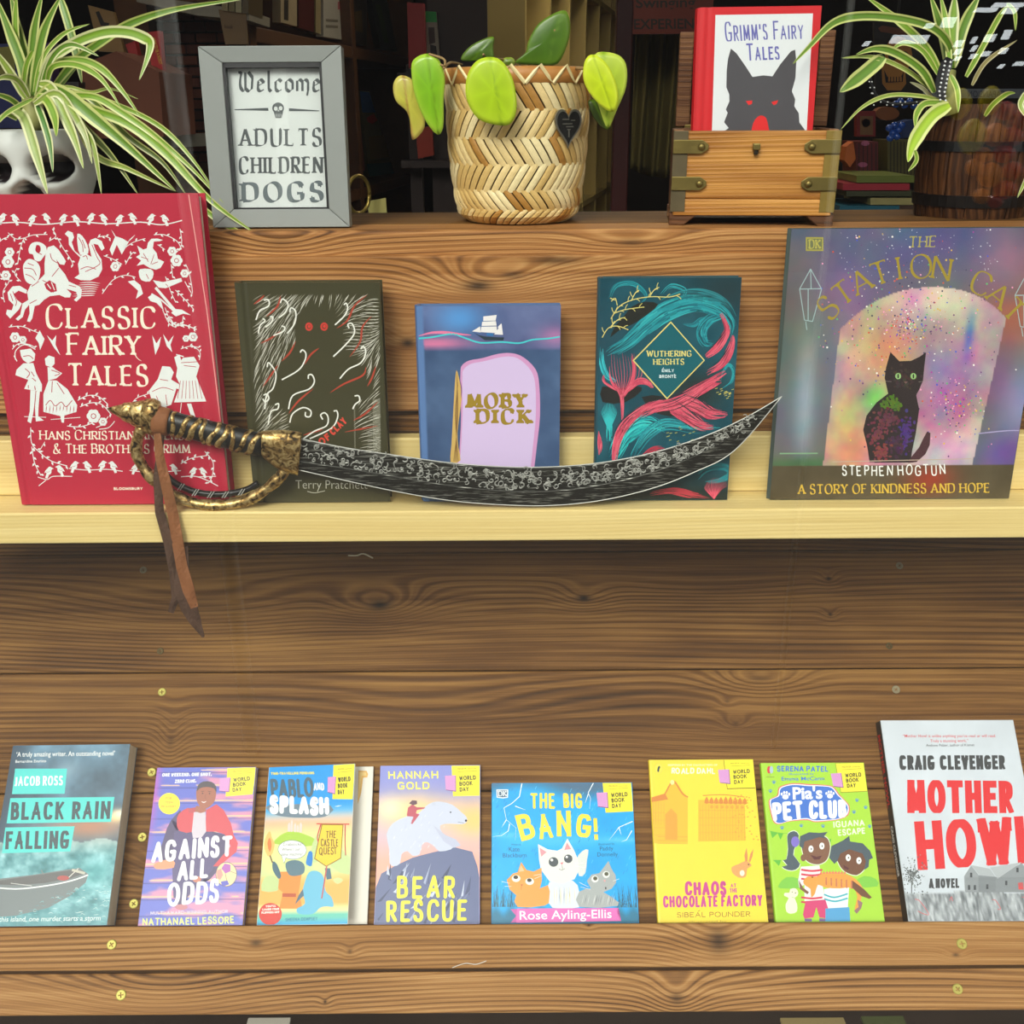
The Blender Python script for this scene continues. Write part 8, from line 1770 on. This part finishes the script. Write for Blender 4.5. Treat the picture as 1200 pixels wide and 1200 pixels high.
A.text('SIBEAL POUNDER', (190, 1121), (680, 1114), 34, (150, 104, 40), 4.6, part='author_lettering'); A.line([(330, 1080), (342, 1072)], 4, (150, 104, 40), 'author_lettering'); A.text('Illustrated by', (270, 1158), (520, 1154), 16, (190, 150, 60), font=1, part='author_lettering')
A.text('ROALD DAHL', (150, 152), (440, 148), 32, (250, 244, 214), 8, jit=.15, part='author_lettering'); A.text('INSPIRED BY THE CHARACTERS OF', (128, 106), (458, 98), 12, (250, 236, 180), 3, part='author_lettering')
A.ell(66, 124, 25, 32, (200, 196, 90)); A.up(); A.ell(66, 124, 22, 29, (250, 226, 70)); A.up(); A.poly([(58, 145), (60, 120), (70, 106), (78, 116), (72, 128), (70, 146)], (60, 80, 70), smooth=2)
badge(A, [(502, 58), (697, 49), (717, 238), (526, 248)], border=(120, 110, 20))
A.build(root, 0, NM, .35)

# pet club
GR = (166, 214, 52)
root, w_, h_, e_ = slope_book('paperback_book', 'lime green paperback with two cartoon children holding an orange iguana', Q['pia'], .008, GR, .35)
A = Art(Q['pia'], w_, h_+e_); A.frame(890, 880, 5.716)
for P in ([(130, 900), (180, 850), (260, 860), (290, 920), (140, 925)], [(640, 880), (700, 840), (780, 860), (790, 910), (660, 915)]): A.poly(P, (126, 196, 70), smooth=2)
for P in ([(70, 540), (125, 552), (85, 590)], [(120, 555), (160, 555), (140, 600)], [(90, 735), (145, 735), (130, 775)], [(450, 600), (480, 590), (470, 640)]): A.poly(P, (96, 182, 60))
A.line([(60, 540), (160, 556), (260, 540)], 2.5, (96, 182, 60))
def paw(x, y, s, c):
    A.ell(x, y+3*s, 6*s, 5*s, c, n=9)
    for dx in (-7, -2.4, 2.4, 7): A.ell(x+dx*s, y-(5 if abs(dx) < 5 else 2)*s, 2.1*s, 2.9*s, c, n=7)
for x, y in [(95, 212), (72, 272), (652, 328), (710, 376), (632, 408), (150, 518), (278, 503), (424, 505), (738, 504)]: paw(x, y, 1.5, (84, 140, 190))
bl_ = (66, 116, 206); CL = [(62, 340), (90, 318), (120, 300), (130, 250), (190, 225), (250, 220), (330, 225), (420, 228), (490, 240), (530, 290), (560, 320), (600, 370), (590, 430), (530, 460), (460, 470), (370, 478), (320, 465), (240, 470), (180, 480), (130, 495), (95, 480), (75, 420)]
def grow(P, d):
    cx = sum(p[0] for p in P)/len(P); cy_ = sum(p[1] for p in P)/len(P); return [(x+(x-cx)/sqrt((x-cx)**2+(y-cy_)**2)*d, y+(y-cy_)/sqrt((x-cx)**2+(y-cy_)**2)*d) for x, y in P]
A.up(); A.poly(grow(CL, 2), (226, 96, 110), smooth=3); A.up(); A.poly(grow(CL, -5), (244, 244, 246), smooth=3); A.up(); A.poly(grow(CL, -12), bl_, smooth=3); A.up()
wt = (246, 248, 248); A.text("Pia's", (222, 326), (420, 318), 82, wt, font=1, bold=.03, part='title_lettering'); A.text('PET', (90, 466), (296, 448), 100, wt, 27, jit=.05, part='title_lettering', gap=.14); A.text('CLUB', (330, 446), (582, 436), 96, wt, 27, jit=.05, part='title_lettering', gap=.14); paw(172, 300, 3.6, wt); paw(470, 292, 3.4, wt)
A.text('SERENA PATEL', (116, 138), (458, 134), 30, bl_, 7.5, jit=.08, part='author_lettering'); A.text('Illustrated by', (196, 164), (362, 160), 14, bl_, font=1, part='author_lettering'); A.text('Emma McCann', (146, 202), (432, 196), 26, bl_, font=1, bold=.01, part='author_lettering')
A.text('IGUANA', (494, 512), (704, 496), 34, (232, 244, 214), 8, jit=.06, part='title_lettering'); A.text('ESCAPE', (526, 566), (708, 550), 34, (232, 244, 214), 8, jit=.06, part='title_lettering')
A.ell(62, 130, 13, 25, (214, 66, 66)); A.ell(78, 130, 12, 25, (170, 196, 210)); A.line([(68, 160), (68, 170)], 3, (120, 120, 120)); A.text('USBORNE', (40, 182), (98, 182), 6, (120, 130, 60), 1.6, part='author_lettering')
hr = (74, 88, 98); s1 = (128, 88, 66); s2 = (112, 72, 50); ol = (226, 236, 214)
def op(P, c, sm=2): A.poly(grow(P, 5), ol, smooth=sm); A.up(); A.poly(P, c, smooth=sm)
op([(190, 560), (230, 540), (262, 570), (240, 640), (225, 700), (270, 760), (240, 800), (190, 802), (150, 780), (185, 770), (155, 735), (180, 730), (190, 660), (185, 600)], hr)
A.up(); A.poly([(275, 780), (400, 770), (420, 900), (440, 1000), (300, 1010), (300, 900), (265, 920), (258, 870)], (236, 226, 228), smooth=1)
A.poly([(430, 930), (600, 900), (590, 1060), (440, 1060)], (232, 240, 240), smooth=1); A.up()
for y in (800, 830, 860, 985, 1015): A.line([(278, y), (350, y+8), (420, y)], 13, (212, 60, 84))
A.line([(430, 965), (500, 985), (590, 960)], 11, (60, 176, 190)); A.line([(432, 995), (505, 1012), (590, 990)], 11, (60, 176, 190))
A.poly([(308, 1010), (440, 1000), (472, 1100), (460, 1128), (400, 1120), (380, 1050), (360, 1120), (300, 1128), (290, 1100)], (210, 66, 116), smooth=1); A.poly([(440, 1060), (600, 1050), (612, 1200), (440, 1200)], (84, 160, 210), smooth=1); A.poly([(300, 1128), (350, 1128), (350, 1200), (310, 1200)], (120, 100, 150)); A.poly([(400, 1125), (450, 1128), (440, 1200), (400, 1200)], (120, 100, 150))
A.up(); op([(280, 640), (290, 590), (340, 565), (420, 570), (460, 600), (470, 660), (450, 730), (400, 762), (340, 755), (300, 720)], s1, 3); op([(510, 700), (530, 660), (600, 640), (680, 650), (720, 700), (710, 780), (650, 835), (570, 810), (530, 760)], s2, 3)
A.up(); A.poly([(265, 640), (270, 575), (330, 548), (400, 552), (455, 545), (430, 575), (450, 590), (400, 580), (300, 610), (290, 660)], hr, smooth=1); A.poly([(500, 760), (465, 720), (480, 640), (560, 600), (600, 570), (605, 608), (690, 620), (740, 670), (760, 720), (735, 730), (730, 780), (700, 800), (712, 740), (690, 690), (600, 660), (540, 690), (520, 740)], hr, smooth=1)
A.ell(292, 720, 18, 24, s1); A.ell(238, 612, 28, 36, (126, 110, 200)); A.up()
for x, y in [(343, 660), (416, 640), (593, 718), (665, 737)]: A.ell(x, y, 17, 23, (240, 244, 240)); A.up(); A.ell(x+2, y, 5, 6, (60, 50, 50), n=8); A.z -= 1
A.poly([(340, 700), (380, 712), (416, 704), (400, 730), (365, 732)], (90, 40, 44), smooth=1); A.poly([(560, 765), (600, 790), (590, 800), (565, 790)], (90, 40, 44)); A.up()
og = (240, 158, 70)
A.poly([(290, 880), (320, 845), (380, 845), (420, 825), (500, 815), (580, 830), (640, 860), (690, 920), (680, 990), (660, 1080), (636, 1060), (655, 980), (620, 920), (540, 925), (440, 920), (390, 900), (370, 960), (345, 985), (340, 930), (310, 910)], og, smooth=2); A.up()
for k in range(6): A.poly([(440+34*k, 850+4*k), (450+34*k, 850+4*k), (452+34*k, 905+5*k), (440+34*k, 900+5*k)], (200, 120, 84), smooth=1)
for k in range(9): A.poly([(400+20*k, 828-5*sin(k*.4)), (412+20*k, 806-3*sin(k*.4)), (418+20*k, 826)], (230, 120, 100))
A.ell(352, 850, 6, 5, (60, 50, 30), n=8); A.poly([(620, 870), (700, 930), (752, 985), (735, 995), (680, 975), (620, 920)], s2, smooth=1); A.poly([(262, 870), (290, 920), (330, 950), (320, 965), (270, 930)], s1, smooth=1); A.poly([(655, 1000), (690, 1020), (680, 1060), (650, 1095), (632, 1075), (662, 1050)], (150, 110, 110), smooth=1)
cd_ = (238, 234, 206); A.poly([(180, 1080), (175, 1030), (195, 990), (165, 975), (170, 955), (200, 955), (205, 930), (240, 925), (258, 950), (252, 975), (235, 990), (250, 1030), (250, 1080), (210, 1095)], cd_, smooth=2); A.up(); A.ell(218, 950, 4, 4, (60, 60, 50), n=7); A.ell(240, 956, 5, 4, (90, 80, 70), n=7); A.line([(215, 985), (240, 990)], 4, (150, 190, 120))
badge(A, [(508, 84), (697, 76), (724, 265), (545, 275)], border=(150, 160, 30), yel=(244, 228, 60))
A.build(root, 0, NM, .35)

# grey novel
root, w_, h_, e_ = slope_book('paperback_book', 'pale grey paperback with huge red title and a grey farmhouse, black spine, rightmost below', Q['howl'], .019, (200, 208, 216), .4, spinecol=(30, 30, 24))
A = Art(Q['howl'], w_, h_+e_); A.frame(1010, 830, 4.442)
def fn(U, V):
    n = vnoise(U, V, 6, 8, 81, 4); g = vnoise(U, V, 70, 30, 82, 2); b = solid(U, (204, 212, 220))+((n-.5)*18)[..., None]; gr = solid(U, (150, 156, 160))+((g-.5)*130)[..., None]; return np.where((V > .865+.006*np.sin(U*9))[..., None], gr, b)
A.grid(120, 90, fn)
rd = (218, 44, 48); dg = (62, 64, 66)
A.text('CRAIG', (196, 336), (375, 328), 76, dg, 17, part='author_lettering', gap=.2); A.text('CLEVENGER', (402, 326), (744, 308), 76, dg, 17, part='author_lettering', gap=.2)
A.text('MOTHER', (236, 558), (788, 540), 172, rd, 37, part='title_lettering', gap=.16)
A.text('HOWL', (290, 852), (920, 800), 252, rd, 50, part='title_lettering', gap=.14)
A.up()
rnd = random.Random(4)
for k in range(230):
    a = rnd.uniform(0, 6.28); r = abs(rnd.gauss(0, .6)); x = 262+r*62*cos(a); y = 872+r*72*sin(a); A.ell(x, y, rnd.uniform(2, 6), rnd.uniform(2, 4), rnd.choice([(104, 110, 110), (136, 142, 140), (80, 86, 86)]), n=6, rot=a)
A.line([(258, 970), (262, 900), (290, 850)], 5, (90, 94, 94)); A.line([(262, 900), (230, 840)], 4, (90, 94, 94))
hs = (150, 156, 160)
A.poly([(525, 880), (562, 822), (600, 870), (600, 962), (530, 962)], hs); A.poly([(562, 820), (660, 838), (690, 880), (604, 872)], (172, 178, 182)); A.poly([(600, 872), (690, 880), (690, 960), (600, 962)], (134, 140, 144)); A.poly([(690, 880), (830, 805), (870, 860), (870, 960), (690, 960)], (142, 148, 152)); A.poly([(660, 832), (830, 800), (700, 890)], (176, 182, 186)); A.up()
for k in range(16): A.line([(532, 885+5*k), (870, 882+5*k)], 1.1, (104, 110, 114))
for x, y in [(556, 860), (545, 925), (575, 925), (640, 920), (740, 900), (800, 830)]: A.poly(rq(x, y, x+12, y+24), (70, 74, 78))
A.text('A NOVEL', (346, 943), (500, 940), 50, dg, 11, part='title_lettering', gap=.22)
for P in ([(275, 1000), (300, 1010), (345, 1075), (320, 1075), (290, 1060)], [(672, 1000), (690, 1004), (716, 1046), (700, 1050)], [(830, 985), (850, 990), (850, 1000)], [(452, 1005), (460, 985), (466, 1008)]): A.line(P, 3, (214, 90, 90))
A.poly([(808, 910), (835, 908), (838, 945), (812, 945)], (214, 80, 80))
A.text('“Mother Howl is unlike anything you’ve read or will read.', (212, 166), (694, 138), 16, (208, 70, 74), font=1, part='quote_lettering', bold=.006); A.text('Truly a stunning work.”', (352, 184), (548, 172), 16, (208, 70, 74), font=1, part='quote_lettering', bold=.006); A.text('Andrew Pelzer, author of Kismet', (330, 208), (580, 192), 14, dg, font=1, part='quote_lettering', bold=.006)
A.build(root, 0, NM, .4)
def spine_text(root, st, y0, y1, zc, hh, col, bold=0.02):
    P = font_text(st, y1-y0, hh, bold); V = []; F = []
    for q in P:
        i0 = len(V)
        for a, b in q: V.append((-.0011-.0, y1-a, zc+(b-hh/2)))
        F.append(tuple(range(i0, i0+len(q))))
    mesh('spine_lettering', V, F, mat('ink_%d_%d_%d' % col, col, .5), root)
hh_ = h_+e_
spine_text(root, 'MOTHER HOWL', hh_*.55, hh_*.93, -.0098, .009, (206, 50, 44), .03); spine_text(root, 'CRAIG CLEVENGER', hh_*.21, hh_*.46, -.0098, .007, (226, 226, 220), .03)
